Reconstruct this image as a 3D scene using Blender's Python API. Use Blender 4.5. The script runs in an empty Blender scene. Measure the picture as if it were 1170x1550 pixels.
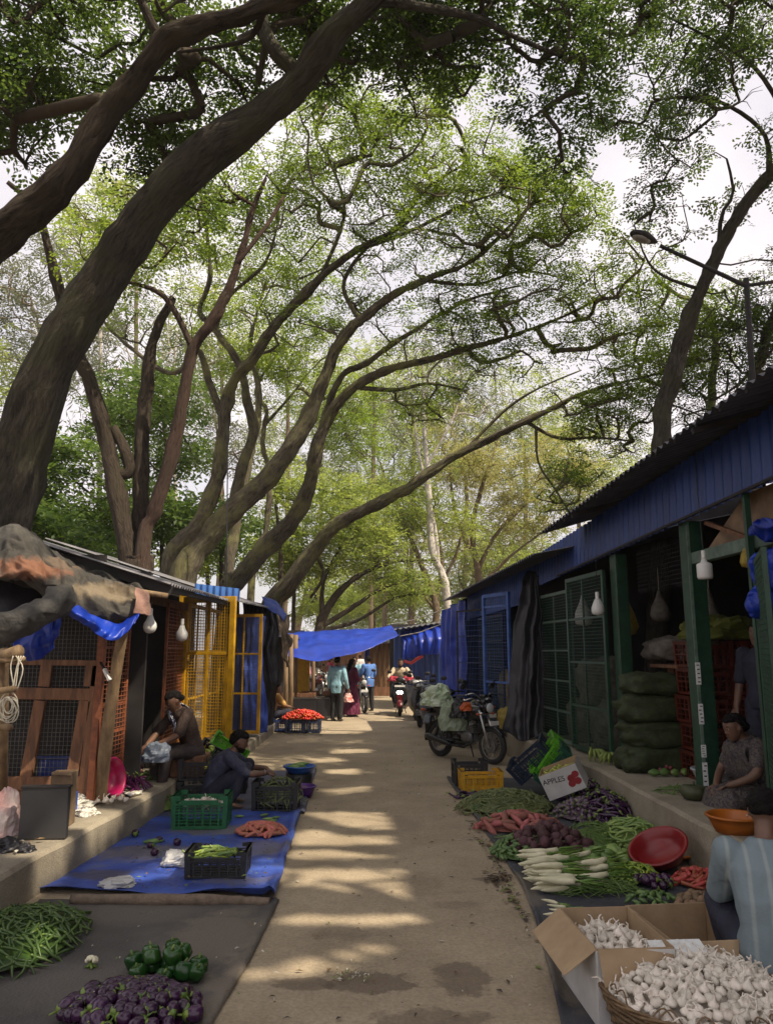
import bpy, bmesh, math, random
import numpy as np
from mathutils import Vector, Matrix, Euler, noise
rnd = random.Random(11)
V = Vector
SC = bpy.context.scene
COL = SC.collection
PI = math.pi

# ---------------------------------------------------------------- camera
CAM_H = 1.85
PITCH = math.radians(10.35); YAW = math.radians(0.5); FPX = 1150.0
cam_d = bpy.data.cameras.new('camera'); cam = bpy.data.objects.new('camera', cam_d); COL.objects.link(cam)
cam_d.sensor_fit = 'HORIZONTAL'; cam_d.sensor_width = 36; cam_d.lens = 36 * FPX / 1170
cam_d.clip_start = 0.05; cam_d.clip_end = 2000
cam.location = (0, 0, CAM_H); cam.rotation_euler = (PI / 2 + PITCH, 0, -YAW)
SC.camera = cam
_CR = cam.rotation_euler.to_matrix()

def ray(px, py):
    return _CR @ V(((px - 585) / FPX, (775 - py) / FPX, -1))
def P(px, py, y):
    """the point of the place seen at a photograph pixel, y metres down the lane"""
    d = ray(px, py); return V((0, 0, CAM_H)) + d * (y / d.y)
def G(px, py, z=0.0):
    d = ray(px, py); return V((0, 0, CAM_H)) + d * ((z - CAM_H) / d.z)

# ---------------------------------------------------------------- materials
MATS = {}
def nd(nt, t, **kw):
    n = nt.nodes.new(t)
    for k, v in kw.items():
        if k in n.inputs: n.inputs[k].default_value = v
        else: setattr(n, k, v)
    return n
def pm(name, col, col2=None, rough=.6, scale=6, bump=0, bscale=None, metal=0, inst=0, trans=0, spec=.5, detail=5, contrast=(.35, .65), third=None, stretch=None, sheen=0):
    """a Principled material mottled between two colours, varied per object"""
    if name in MATS: return MATS[name]
    m = bpy.data.materials.new(name); m.use_nodes = True; nt = m.node_tree; nt.nodes.clear()
    out = nd(nt, 'ShaderNodeOutputMaterial'); b = nd(nt, 'ShaderNodeBsdfPrincipled')
    b.inputs['Roughness'].default_value = rough; b.inputs['Metallic'].default_value = metal
    b.inputs['Specular IOR Level'].default_value = spec
    L = nt.links.new
    tc = nd(nt, 'ShaderNodeTexCoord'); src = tc.outputs['Object']
    if stretch:
        mp = nd(nt, 'ShaderNodeMapping'); mp.inputs['Scale'].default_value = stretch; L(src, mp.inputs['Vector']); src = mp.outputs['Vector']
    n = nd(nt, 'ShaderNodeTexNoise', Scale=scale, Detail=detail, Roughness=.6); L(src, n.inputs['Vector'])
    r = nd(nt, 'ShaderNodeValToRGB'); e = r.color_ramp.elements
    c2 = col2 or tuple(x * .72 for x in col)
    e[0].position, e[1].position = contrast
    e[0].color = (*c2, 1); e[1].color = (*col, 1)
    if third:
        k = e.new(.78); k.color = (*third, 1)
    L(n.outputs['Fac'], r.inputs['Fac']); csrc = r.outputs['Color']
    if inst:
        oi = nd(nt, 'ShaderNodeObjectInfo'); mr = nd(nt, 'ShaderNodeMapRange'); mr.inputs['To Min'].default_value = 1 - inst; mr.inputs['To Max'].default_value = 1 + inst
        L(oi.outputs['Random'], mr.inputs['Value'])
        hs = nd(nt, 'ShaderNodeHueSaturation'); L(csrc, hs.inputs['Color']); L(mr.outputs['Result'], hs.inputs['Value']); csrc = hs.outputs['Color']
        mr2 = nd(nt, 'ShaderNodeMapRange'); mr2.inputs['To Min'].default_value = .5 + inst * .06; mr2.inputs['To Max'].default_value = .5 - inst * .06
        L(oi.outputs['Random'], mr2.inputs['Value']); L(mr2.outputs['Result'], hs.inputs['Hue'])
    L(csrc, b.inputs['Base Color'])
    if bump:
        bn = nd(nt, 'ShaderNodeTexNoise', Scale=bscale or scale * 5, Detail=6); L(src, bn.inputs['Vector'])
        bp = nd(nt, 'ShaderNodeBump', Strength=bump, Distance=.02); L(bn.outputs['Fac'], bp.inputs['Height']); L(bp.outputs['Normal'], b.inputs['Normal'])
    if trans:
        t = nd(nt, 'ShaderNodeBsdfTranslucent'); L(csrc, t.inputs['Color']); mx = nd(nt, 'ShaderNodeMixShader', Fac=trans)
        L(b.outputs[0], mx.inputs[1]); L(t.outputs[0], mx.inputs[2]); L(mx.outputs[0], out.inputs['Surface'])
    else: L(b.outputs[0], out.inputs['Surface'])
    MATS[name] = m; return m

def spots(m, places, sock='Base Color'):
    """stains with ragged edges at fixed places of a surface: (centre, radii, colour, strength, seed)"""
    nt = m.node_tree; L = nt.links.new; b = [n for n in nt.nodes if n.type == 'BSDF_PRINCIPLED'][0]; cur = b.inputs[sock].links[0].from_socket; g = nd(nt, 'ShaderNodeNewGeometry')
    nz = nd(nt, 'ShaderNodeTexNoise', Scale=5, Detail=7, Roughness=.65); L(g.outputs['Position'], nz.inputs['Vector'])
    for c, r, col, k, soft in places:
        a = nd(nt, 'ShaderNodeVectorMath'); a.operation = 'SUBTRACT'; L(g.outputs['Position'], a.inputs[0]); a.inputs[1].default_value = c
        s = nd(nt, 'ShaderNodeVectorMath'); s.operation = 'DIVIDE'; L(a.outputs[0], s.inputs[0]); s.inputs[1].default_value = r
        l = nd(nt, 'ShaderNodeVectorMath'); l.operation = 'LENGTH'; L(s.outputs[0], l.inputs[0])
        d = nd(nt, 'ShaderNodeMath'); d.operation = 'MULTIPLY_ADD'; L(nz.outputs['Fac'], d.inputs[0]); d.inputs[1].default_value = 2.2; L(l.outputs['Value'], d.inputs[2])
        mr = nd(nt, 'ShaderNodeMapRange'); mr.interpolation_type = 'SMOOTHSTEP'; mr.inputs['From Min'].default_value = 2.05 + soft; mr.inputs['From Max'].default_value = 2.05 - soft; mr.inputs['To Max'].default_value = k; L(d.outputs[0], mr.inputs['Value'])
        mx = nd(nt, 'ShaderNodeMix'); mx.data_type = 'RGBA'; L(mr.outputs[0], mx.inputs[0]); L(cur, mx.inputs[6]); mx.inputs[7].default_value = (*col, 1); cur = mx.outputs[2]
    L(cur, b.inputs[sock])
# ---------------------------------------------------------------- mesh collecting
class MB:
    def __init__(s): s.v = []; s.f = []; s.m = []
    def add(s, vs, fs, mi=0):
        o = len(s.v); s.v += [tuple(x) for x in vs]; s.f += [tuple(i + o for i in f) for f in fs]; s.m += [mi] * len(fs); return s
    def box(s, c, size, rot=None, mi=0):
        hx, hy, hz = size[0] / 2, size[1] / 2, size[2] / 2
        vs = [V((x, y, z)) for x in (-hx, hx) for y in (-hy, hy) for z in (-hz, hz)]
        if rot is not None: vs = [rot @ v for v in vs]
        c = V(c)
        return s.add([v + c for v in vs], [(0, 1, 3, 2), (4, 6, 7, 5), (0, 4, 5, 1), (2, 3, 7, 6), (0, 2, 6, 4), (1, 5, 7, 3)], mi)
    def bar(s, a, b, w, h=None, up=(0, 0, 1), mi=0):
        a, b = V(a), V(b); h = h or w; d = (b - a); L = d.length
        if L < 1e-6: return s
        d.normalize(); u = V(up)
        if abs(d.dot(u)) > .98: u = V((0, 1, 0)) if abs(d.y) < .9 else V((1, 0, 0))
        x = d.cross(u).normalized(); z = x.cross(d)
        return s.box((a + b) / 2, (w, L, h), Matrix((x, d, z)).transposed(), mi)
    def tube(s, pts, rad, n=8, mi=0, cap=True, flat=1.0):
        pts = [V(p) for p in pts]
        if not hasattr(rad, '__len__'): rad = [rad] * len(pts)
        vs = []; k = len(pts); prev = None
        for i, p in enumerate(pts):
            t = (pts[min(i + 1, k - 1)] - pts[max(i - 1, 0)])
            t = t.normalized() if t.length > 1e-9 else V((0, 0, 1))
            if prev is None:
                a = V((0, 0, 1)) if abs(t.z) < .9 else V((1, 0, 0)); x = t.cross(a).normalized()
            else:
                x = prev - t * prev.dot(t)
                x = x.normalized() if x.length > 1e-6 else t.orthogonal().normalized()
            prev = x; y = t.cross(x)
            for j in range(n):
                an = 2 * PI * j / n; vs.append(p + (x * math.cos(an) + y * math.sin(an) * flat) * rad[i])
        fs = [(i * n + j, i * n + (j + 1) % n, (i + 1) * n + (j + 1) % n, (i + 1) * n + j) for i in range(k - 1) for j in range(n)]
        if cap: fs += [tuple(range(n - 1, -1, -1)), tuple((k - 1) * n + j for j in range(n))]
        return s.add(vs, fs, mi)
    def lathe(s, prof, n=20, M=None, mi=0, lobes=0, lobe=0, close=True):
        vs = []
        for (r, z) in prof:
            for j in range(n):
                a = 2 * PI * j / n; rr = r * (1 + lobe * math.cos(lobes * a)) if lobes else r
                vs.append(V((rr * math.cos(a), rr * math.sin(a), z)))
        if M is not None: vs = [M @ v for v in vs]
        k = len(prof)
        fs = [(i * n + j, i * n + (j + 1) % n, (i + 1) * n + (j + 1) % n, (i + 1) * n + j) for i in range(k - 1) for j in range(n)]
        if close: fs += [tuple(range(n - 1, -1, -1)), tuple((k - 1) * n + j for j in range(n))]
        return s.add(vs, fs, mi)
    def ball(s, c, r, n=12, k=8, M=None, mi=0):
        if not hasattr(r, '__len__'): r = (r, r, r)
        c = V(c); vs = []; fs = []
        vs.append(V((0, 0, -r[2])))
        for i in range(1, k):
            t = -PI / 2 + PI * i / k
            for j in range(n):
                a = 2 * PI * j / n; vs.append(V((r[0] * math.cos(t) * math.cos(a), r[1] * math.cos(t) * math.sin(a), r[2] * math.sin(t))))
        vs.append(V((0, 0, r[2])))
        for j in range(n):
            fs.append((0, 1 + (j + 1) % n, 1 + j)); o = 1 + (k - 2) * n; fs.append((len(vs) - 1, o + j, o + (j + 1) % n))
        for i in range(k - 2):
            for j in range(n):
                a = 1 + i * n; fs.append((a + j, a + (j + 1) % n, a + n + (j + 1) % n, a + n + j))
        if M is not None: vs = [M @ v for v in vs]
        return s.add([v + c for v in vs], fs, mi)
    def grid(s, fn, nu, nv, mi=0):
        vs = [fn(i / nu, j / nv) for i in range(nu + 1) for j in range(nv + 1)]
        return s.add(vs, [(i * (nv + 1) + j, (i + 1) * (nv + 1) + j, (i + 1) * (nv + 1) + j + 1, i * (nv + 1) + j + 1) for i in range(nu) for j in range(nv)], mi)
    def prism(s, out, d, mi=0):
        out = [V(p) for p in out]; d = V(d); n = len(out)
        return s.add(out + [p + d for p in out], [tuple(range(n - 1, -1, -1)), tuple(range(n, 2 * n))] + [(i, (i + 1) % n, n + (i + 1) % n, n + i) for i in range(n)], mi)
    def mesh(s, name, mats, smooth=False):
        me = bpy.data.meshes.new(name); me.from_pydata(s.v, [], s.f)
        for m in (mats if isinstance(mats, (list, tuple)) else [mats]): me.materials.append(m)
        if any(s.m): me.polygons.foreach_set('material_index', s.m)
        if smooth: me.polygons.foreach_set('use_smooth', [True] * len(me.polygons))
        me.update(); return me
    def build(s, name, mats, parent=None, smooth=False, bevel=0, solid=0, loc=None):
        return ob(name, s.mesh(name, mats, smooth), parent, bevel, solid, loc)

def ob(name, me, parent=None, bevel=0, solid=0, loc=None):
    o = bpy.data.objects.new(name, me); COL.objects.link(o)
    if parent is not None: o.parent = parent
    if loc is not None: o.location = loc
    if solid:
        m = o.modifiers.new('solid', 'SOLIDIFY'); m.thickness = solid; m.offset = 0
    if bevel:
        m = o.modifiers.new('bevel', 'BEVEL'); m.width = bevel; m.segments = 2; m.limit_method = 'ANGLE'
    return o
def tag(o, label, cat, group=None):
    o['label'] = label; o['category'] = cat
    if group: o['group'] = group
    return o
def thing(name, label, cat, loc=(0, 0, 0), rz=0, group=None):
    o = bpy.data.objects.new(name, None); COL.objects.link(o); o.empty_display_size = .1
    o.location = loc; o.rotation_euler = (0, 0, rz)
    return tag(o, label, cat, group)
def structure(o): o['kind'] = 'structure'; return o
def stuff(o): o['kind'] = 'stuff'; return o
KIDS = {}
def copy_tree(o, parent=None, loc=None, rz=None, label=None, group=None):
    c = o.copy(); COL.objects.link(c)
    if parent is not None: c.parent = parent
    if loc is not None: c.location = loc
    if rz is not None: c.rotation_euler = (0, 0, rz)
    if label: c['label'] = label
    if group: c['group'] = group
    for ch in [x for x in o.children]: copy_tree(ch, c)
    return c

def cat(p0, p1, p2, p3, t):
    return .5 * ((2 * p1) + (p2 - p0) * t + (2 * p0 - 5 * p1 + 4 * p2 - p3) * t * t + (3 * p1 - p0 - 3 * p2 + p3) * t ** 3)
def spline(pts, u):
    n = len(pts) - 1; x = min(max(u, 0), 1) * n; i = min(int(x), n - 1); t = x - i
    return cat(pts[max(i - 1, 0)], pts[i], pts[i + 1], pts[min(i + 2, n)], t)
def smooth_pts(pts, k):
    pts = [V(p) for p in pts]; return [spline(pts, i / k) for i in range(k + 1)]
def cloth(rows, nu, nv, wr=.03, fr=3, seed=0, sag=0, fold=0, nfold=6, mb=None, mi=0, ridge=0):
    """a cloth surface through a grid of control points, wrinkled and folded"""
    rows = [[V(p) for p in r] for r in rows]; mb = mb or MB()
    off = V((seed * 7.3, seed * 3.1, seed))
    def fn(u, v):
        p = spline([spline(r, v) for r in rows], u)
        q = p * fr + off
        d = V((noise.noise(q), noise.noise(q + V((31, 7, 3))), noise.noise(q + V((5, 19, 41))))) * wr
        d += V((noise.noise(q * 3.1), noise.noise(q * 3.1 + V((9, 2, 1))), noise.noise(q * 3.1 + V((3, 3, 8))))) * wr * .35
        if ridge:
            q2 = V((q.x * 1.5 + q.z * .8, q.y * 1.2, q.z * 1.1)); d += V((0, -.6, .8)) * (.5 - abs(noise.noise(q2)) * 2.4 - abs(noise.noise(q2 * 2.3 + V((4, 4, 4)))) * 1.1) * ridge
        if fold:
            w = math.sin(v * nfold * 2 * PI + 2.5 * noise.noise(V((v * 4, u * 1.5, seed)))) * fold * (.5 + .8 * abs(noise.noise(V((v * 3 + seed, u, 0)))))
            a = spline([spline(r, min(v + .02, 1)) for r in rows], u) - spline([spline(r, max(v - .02, 0)) for r in rows], u)
            n = a.cross(V((0, 0, 1)))
            if n.length > 1e-6: d += n.normalized() * w
        return p + d - V((0, 0, sag * 4 * v * (1 - v)))
    return mb.grid(fn, nu, nv, mi)
def corrugated(mb, a, b, c, pitch=.1, amp=.013, mi=0, nv=1):
    """a corrugated sheet: waves repeat along a->b, sheet runs a->c"""
    a, b, c = V(a), V(b), V(c); L = (b - a).length; n = max(4, int(L / pitch * 6)); nrm = (b - a).cross(c - a).normalized()
    def fn(u, v):
        w = math.sin(u * L / pitch * 2 * PI); w = max(-.75, min(.75, w)) / .75
        return a + (b - a) * u + (c - a) * v + nrm * amp * w
    return mb.grid(fn, n, nv, mi)
def wires(mb, a, b, c, nx, ny, r=.002, mi=0):
    """a flat welded wire net spanned by a->b and a->c"""
    a, b, c = V(a), V(b), V(c); nn = (b - a).cross(c - a).normalized() * r
    for i in range(1, nx):
        p = a + (b - a) * (i / nx); mb.bar(p, p + (c - a), r * 2, mi=mi)
    for j in range(1, ny):
        p = a + (c - a) * (j / ny) + nn; mb.bar(p, p + (b - a), r * 2, mi=mi)
def text_mesh(s, size, mat, name='lettering', depth=.001):
    cu = bpy.data.curves.new(name, 'FONT'); cu.body = s; cu.size = size; cu.align_x = 'CENTER'; cu.align_y = 'CENTER'; cu.extrude = depth
    o = bpy.data.objects.new('tmp', cu); COL.objects.link(o)
    dg = bpy.context.evaluated_depsgraph_get(); me = bpy.data.meshes.new_from_object(o.evaluated_get(dg))
    bpy.data.objects.remove(o); me.materials.clear(); me.materials.append(mat); return me
# ---------------------------------------------------------------- light and sky
SUN = V((.625, -.40, 1.0)).normalized()
SUN_EL = math.asin(SUN.z); SUN_AZ = math.atan2(SUN.x, SUN.y)
w = bpy.data.worlds.new('World'); SC.world = w; w.use_nodes = True
nt = w.node_tree; nt.nodes.clear(); L = nt.links.new
wo = nd(nt, 'ShaderNodeOutputWorld'); bg = nd(nt, 'ShaderNodeBackground', Strength=.1)
sk = nd(nt, 'ShaderNodeTexSky'); sk.sky_type = 'NISHITA'; sk.sun_disc = False; sk.sun_elevation = SUN_EL; sk.sun_rotation = SUN_AZ
sk.dust_density = 3; sk.air_density = 1.2
tc = nd(nt, 'ShaderNodeTexCoord'); cn = nd(nt, 'ShaderNodeTexNoise', Scale=2.2, Detail=6, Roughness=.55); L(tc.outputs['Generated'], cn.inputs['Vector'])
cr = nd(nt, 'ShaderNodeValToRGB'); cr.color_ramp.elements[0].position = .30; cr.color_ramp.elements[1].position = .58
cr.color_ramp.elements[0].color = (.45, .45, .45, 1); cr.color_ramp.elements[1].color = (1, 1, 1, 1)
L(cn.outputs['Fac'], cr.inputs['Fac'])
mx = nd(nt, 'ShaderNodeMix'); mx.data_type = 'RGBA'; L(cr.outputs['Color'], mx.inputs[0]); L(sk.outputs['Color'], mx.inputs[6]); mx.inputs[7].default_value = (7.8, 7.25, 7.5, 1)
L(mx.outputs[2], bg.inputs['Color']); L(bg.outputs[0], wo.inputs['Surface'])
sd = bpy.data.lights.new('sun', 'SUN'); sd.energy = 5.0; sd.angle = math.radians(.55); sd.color = (1, .87, .67)
so = bpy.data.objects.new('sun', sd); COL.objects.link(so); so.rotation_euler = SUN.to_track_quat('Z', 'Y').to_euler(); so.location = (8, 4, 14)
SC.view_settings.view_transform = 'Standard'; SC.view_settings.look = 'None'; SC.view_settings.exposure = .5; SC.view_settings.gamma = 1
SC.cycles.max_bounces = 6; SC.cycles.diffuse_bounces = 3; SC.cycles.transmission_bounces = 4; SC.cycles.transparent_max_bounces = 4
SC.cycles.sample_clamp_indirect = 4; SC.cycles.caustics_reflective = False; SC.cycles.caustics_refractive = False

# ---------------------------------------------------------------- ground, lane, raised pavements
def ground_mat(name, c1, c2, dark, s=1.0):
    m = bpy.data.materials.new(name); m.use_nodes = True; nt = m.node_tree; b = nt.nodes['Principled BSDF']; L = nt.links.new
    tc = nd(nt, 'ShaderNodeTexCoord')
    n1 = nd(nt, 'ShaderNodeTexNoise', Scale=1.1 * s, Detail=8, Roughness=.65); L(tc.outputs['Object'], n1.inputs['Vector'])
    r1 = nd(nt, 'ShaderNodeValToRGB'); e = r1.color_ramp.elements; e[0].position = .36; e[1].position = .64; e[0].color = (*c2, 1); e[1].color = (*c1, 1); L(n1.outputs['Fac'], r1.inputs['Fac'])
    n2 = nd(nt, 'ShaderNodeTexNoise', Scale=2.3 * s, Detail=4, Roughness=.65, Distortion=.0); mp = nd(nt, 'ShaderNodeMapping'); mp.inputs['Location'].default_value = (3.1, 8.2, 0); L(tc.outputs['Object'], mp.inputs['Vector']); L(mp.outputs[0], n2.inputs['Vector'])
    r2 = nd(nt, 'ShaderNodeValToRGB'); e = r2.color_ramp.elements; e[0].position = .60; e[1].position = .78; e[0].color = (0, 0, 0, 1); e[1].color = (.5, .5, .5, 1); L(n2.outputs['Fac'], r2.inputs['Fac'])
    m1 = nd(nt, 'ShaderNodeMix'); m1.data_type = 'RGBA'; L(r2.outputs[0], m1.inputs[0]); L(r1.outputs[0], m1.inputs[6]); m1.inputs[7].default_value = (*dark, 1)
    n3 = nd(nt, 'ShaderNodeTexNoise', Scale=42 * s, Detail=5, Roughness=.7); L(tc.outputs['Object'], n3.inputs['Vector'])
    r3 = nd(nt, 'ShaderNodeValToRGB'); e = r3.color_ramp.elements; e[0].position = .32; e[1].position = .62; e[0].color = (.76, .75, .73, 1); e[1].color = (1.08, 1.07, 1.05, 1); L(n3.outputs['Fac'], r3.inputs['Fac'])
    m2 = nd(nt, 'ShaderNodeMix'); m2.data_type = 'RGBA'; m2.blend_type = 'MULTIPLY'; m2.inputs[0].default_value = 1; L(m1.outputs[2], m2.inputs[6]); L(r3.outputs[0], m2.inputs[7])
    L(m2.outputs[2], b.inputs['Base Color']); b.inputs['Roughness'].default_value = .9; b.inputs['Specular IOR Level'].default_value = .2
    ad = nd(nt, 'ShaderNodeMath'); ad.operation = 'ADD'; L(n3.outputs['Fac'], ad.inputs[0]); L(n1.outputs['Fac'], ad.inputs[1])
    bp = nd(nt, 'ShaderNodeBump', Strength=.45, Distance=.02); L(ad.outputs[0], bp.inputs['Height']); L(bp.outputs[0], b.inputs['Normal'])
    return m
M_soil = ground_mat('soil', (.17, .135, .095), (.11, .09, .062), (.05, .042, .03))
M_lane = ground_mat('lane_concrete', (.40, .33, .24), (.30, .245, .175), (.13, .105, .08))
M_conc = ground_mat('old_concrete', (.36, .32, .25), (.24, .21, .165), (.12, .10, .08), 1.5)
mb = MB(); mb.grid(lambda u, v: V((-400 + 800 * u, -100 + 800 * v, -.006)), 8, 8); structure(mb.build('ground', M_soil))
def lane_z(x, y): return .0 + .012 * noise.noise(V((x * .8, y * .8, 0))) * min(1, 1)
mb = MB(); mb.grid(lambda u, v: (lambda x, y: V((x, y, .002 + .004 * (1 + noise.noise(V((x * .9, y * .9, 0)))))))(-2.75 + 5.6 * u, 0 + 70 * v), 40, 300); structure(mb.build('road', M_lane, smooth=True))
# raised plinths along both rows
mb = MB()
PL = .30
def plinth(mb, line, depth, z, seed):
    """a worn concrete step: front face along line, top running back"""
    pts = smooth_pts(line, 60)
    rows = []
    for p in pts:
        j = .012 * noise.noise(V((p.y * 2.2, seed, 0))); k = .014 * noise.noise(V((p.y * 1.7, seed, 5)))
        s = 1 if depth > 0 else -1
        rows.append([V((p.x + j, p.y, -.02)), V((p.x + j * .6, p.y, z * .5)), V((p.x + j * 1.3, p.y, z - .03 + k)), V((p.x + s * .03 + j, p.y, z + k)), V((p.x + s * .4, p.y, z + k * .5)), V((p.x + depth, p.y, z))])
    n = len(rows[0]); vs = [p for r in rows for p in r]
    fs = [(i * n + j, (i + 1) * n + j, (i + 1) * n + j + 1, i * n + j + 1) for i in range(len(rows) - 1) for j in range(n - 1)]
    fs += [tuple(range(n)), tuple((len(rows) - 1) * n + j for j in range(n))]
    mb.add(vs, fs)
plinth(mb, [(-2.72, 2.2, 0), (-2.63, 6, 0), (-2.5, 8.5, 0), (-2.45, 12.3, 0)], -4.5, PL, 1)
structure(mb.build('pavement', M_conc, smooth=False))
mb = MB(); plinth(mb, [(-2.35, 12.6, 0), (-2.4, 17, 0), (-2.6, 26, 0)], -4.5, .2, 4); structure(mb.build('pavement', M_conc))
PR = .42
def XF(y): return 3.88 - .085 * y          # front line of the long shed
mb = MB(); plinth(mb, [(2.95, 2.0, 0), (2.72, 6.5, 0), (2.66, 10, 0), (2.35, 13.2, 0), (1.75, 22, 0), (1.6, 26, 0)], 4.8, PR, 9)
structure(mb.build('pavement', M_conc))
# ---------------------------------------------------------------- trees
def leaf_mat(name, c1, c2, tr=.45, tint=(.75, 1.25)):
    m = bpy.data.materials.new(name); m.use_nodes = True; nt = m.node_tree; nt.nodes.clear(); L = nt.links.new
    out = nd(nt, 'ShaderNodeOutputMaterial'); g = nd(nt, 'ShaderNodeNewGeometry'); tc = nd(nt, 'ShaderNodeTexCoord')
    n = nd(nt, 'ShaderNodeTexNoise', Scale=.55, Detail=3); L(tc.outputs['Object'], n.inputs['Vector'])
    ad = nd(nt, 'ShaderNodeMath'); ad.operation = 'MULTIPLY_ADD'; L(g.outputs['Random Per Island'], ad.inputs[0]); ad.inputs[1].default_value = .45; L(n.outputs['Fac'], ad.inputs[2])
    r = nd(nt, 'ShaderNodeValToRGB'); e = r.color_ramp.elements; e[0].position = .45; e[1].position = .95; e[0].color = (*c1, 1); e[1].color = (*c2, 1); L(ad.outputs[0], r.inputs['Fac'])
    b = nd(nt, 'ShaderNodeBsdfPrincipled', Roughness=.5); b.inputs['Specular IOR Level'].default_value = .25; L(r.outputs[0], b.inputs['Base Color'])
    t = nd(nt, 'ShaderNodeBsdfTranslucent'); hs = nd(nt, 'ShaderNodeHueSaturation', Value=1.9, Saturation=1.1); hs.inputs['Hue'].default_value = .485; L(r.outputs[0], hs.inputs['Color']); L(hs.outputs[0], t.inputs['Color'])
    mx = nd(nt, 'ShaderNodeMixShader', Fac=tr); L(b.outputs[0], mx.inputs[1]); L(t.outputs[0], mx.inputs[2]); L(mx.outputs[0], out.inputs['Surface'])
    return m
def bark_mat(name, c1, c2, moss_or_lit=None, s=1.0):
    m = bpy.data.materials.new(name); m.use_nodes = True; nt = m.node_tree; b = nt.nodes['Principled BSDF']; L = nt.links.new
    tc = nd(nt, 'ShaderNodeTexCoord'); ba = nd(nt, 'ShaderNodeAttribute'); ba.attribute_name = 'bark_run'; mp = nd(nt, 'ShaderNodeMapping'); mp.inputs['Scale'].default_value = (1, 1, .22); L(ba.outputs['Vector'], mp.inputs['Vector'])
    v = nd(nt, 'ShaderNodeTexNoise', Scale=24 * s, Detail=10, Roughness=.72, Distortion=.6); L(mp.outputs[0], v.inputs['Vector'])
    n = nd(nt, 'ShaderNodeTexNoise', Scale=1.6, Detail=7, Roughness=.7); L(tc.outputs['Object'], n.inputs['Vector'])
    r = nd(nt, 'ShaderNodeValToRGB'); e = r.color_ramp.elements; e[0].position = .33; e[1].position = .68; e[0].color = (*c2, 1); e[1].color = (*c1, 1); L(v.outputs['Fac'], r.inputs['Fac'])
    r2 = nd(nt, 'ShaderNodeValToRGB'); e = r2.color_ramp.elements; e[0].position = .48; e[1].position = .62; e[0].color = (0, 0, 0, 1); e[1].color = (.7, .7, .7, 1); L(n.outputs['Fac'], r2.inputs['Fac'])
    m1 = nd(nt, 'ShaderNodeMix'); m1.data_type = 'RGBA'; L(r2.outputs[0], m1.inputs[0]); L(r.outputs[0], m1.inputs[6]); m1.inputs[7].default_value = (*(moss_or_lit or c1), 1)
    L(m1.outputs[2], b.inputs['Base Color']); b.inputs['Roughness'].default_value = .9; b.inputs['Specular IOR Level'].default_value = .15
    bp = nd(nt, 'ShaderNodeBump', Strength=1, Distance=.09); L(v.outputs['Fac'], bp.inputs['Height']); L(bp.outputs[0], b.inputs['Normal'])
    return m
B_grey = bark_mat('bark_grey', (.145, .128, .105), (.028, .024, .020), (.10, .10, .06))
B_dark = bark_mat('bark_dark', (.11, .085, .066), (.022, .017, .014), (.08, .066, .045))
B_red = bark_mat('bark_reddish', (.14, .09, .07), (.055, .037, .03), (.10, .08, .06))
B_warm = bark_mat('bark_warm', (.22, .19, .135), (.05, .042, .032), (.27, .26, .11))  # yellow-green patches are lichen plus sunlight painted into the bark colour
B_pale = bark_mat('bark_pale', (.66, .62, .57), (.42, .38, .34), (.55, .50, .45), .4)
B_thin = bark_mat('bark_thin', (.22, .165, .11), (.11, .08, .055))
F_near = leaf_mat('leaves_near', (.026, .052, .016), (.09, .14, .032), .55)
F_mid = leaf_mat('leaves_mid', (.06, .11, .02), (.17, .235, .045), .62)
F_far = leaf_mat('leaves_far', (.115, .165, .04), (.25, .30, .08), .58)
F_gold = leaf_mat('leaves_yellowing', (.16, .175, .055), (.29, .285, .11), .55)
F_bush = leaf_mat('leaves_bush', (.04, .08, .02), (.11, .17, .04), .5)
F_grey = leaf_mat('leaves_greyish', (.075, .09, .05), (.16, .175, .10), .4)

def spray_feather(npair=4, nl=3, lw=.10, ll=.2):
    """a twice-divided feathery leaf, one unit long"""
    q = []
    for i in range(npair):
        x = .25 + .75 * i / (npair - 1)
        for s in (-1, 1):
            for k in range(nl):
                d = .10 + .30 * k / max(nl - 1, 1) * (1.1 - .45 * i / npair)
                cx, cy = x + d * .45, s * d
                q.append((cx, cy, -.25 * d - .12 * x * x, s * (.5 + .35 * k), ll, lw))
    return q
def spray_simple(n=9, lw=.16, ll=.34):
    r = random.Random(3); q = []
    for i in range(n):
        x = .15 + .85 * i / (n - 1); s = -1 if i % 2 else 1
        q.append((x, s * .08, -.1 * x * x, s * r.uniform(.5, 1.1), ll * r.uniform(.8, 1.1), lw))
    return q
def spray_verts(q):
    vs = []
    for (x, y, z, a, ll, lw) in q:
        c, s = math.cos(a), math.sin(a)
        for (u, v, w_) in ((0, 0, 0), (.5, .5, .12), (1, 0, -.15), (.5, -.5, .12)):
            uu, vv = u * ll, v * lw
            vs.append((x + uu * c - vv * s, y + uu * s + vv * c, z + w_ * lw))
    return np.array(vs, dtype=np.float32)
SP_FEATHER = spray_verts(spray_feather(4, 3, .12, .22)); SP_FINE = spray_verts(spray_feather(4, 3, .15, .24)); SP_SIMPLE = spray_verts(spray_simple()); SP_DROOP = spray_verts(spray_simple(11, .05, .45))

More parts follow.
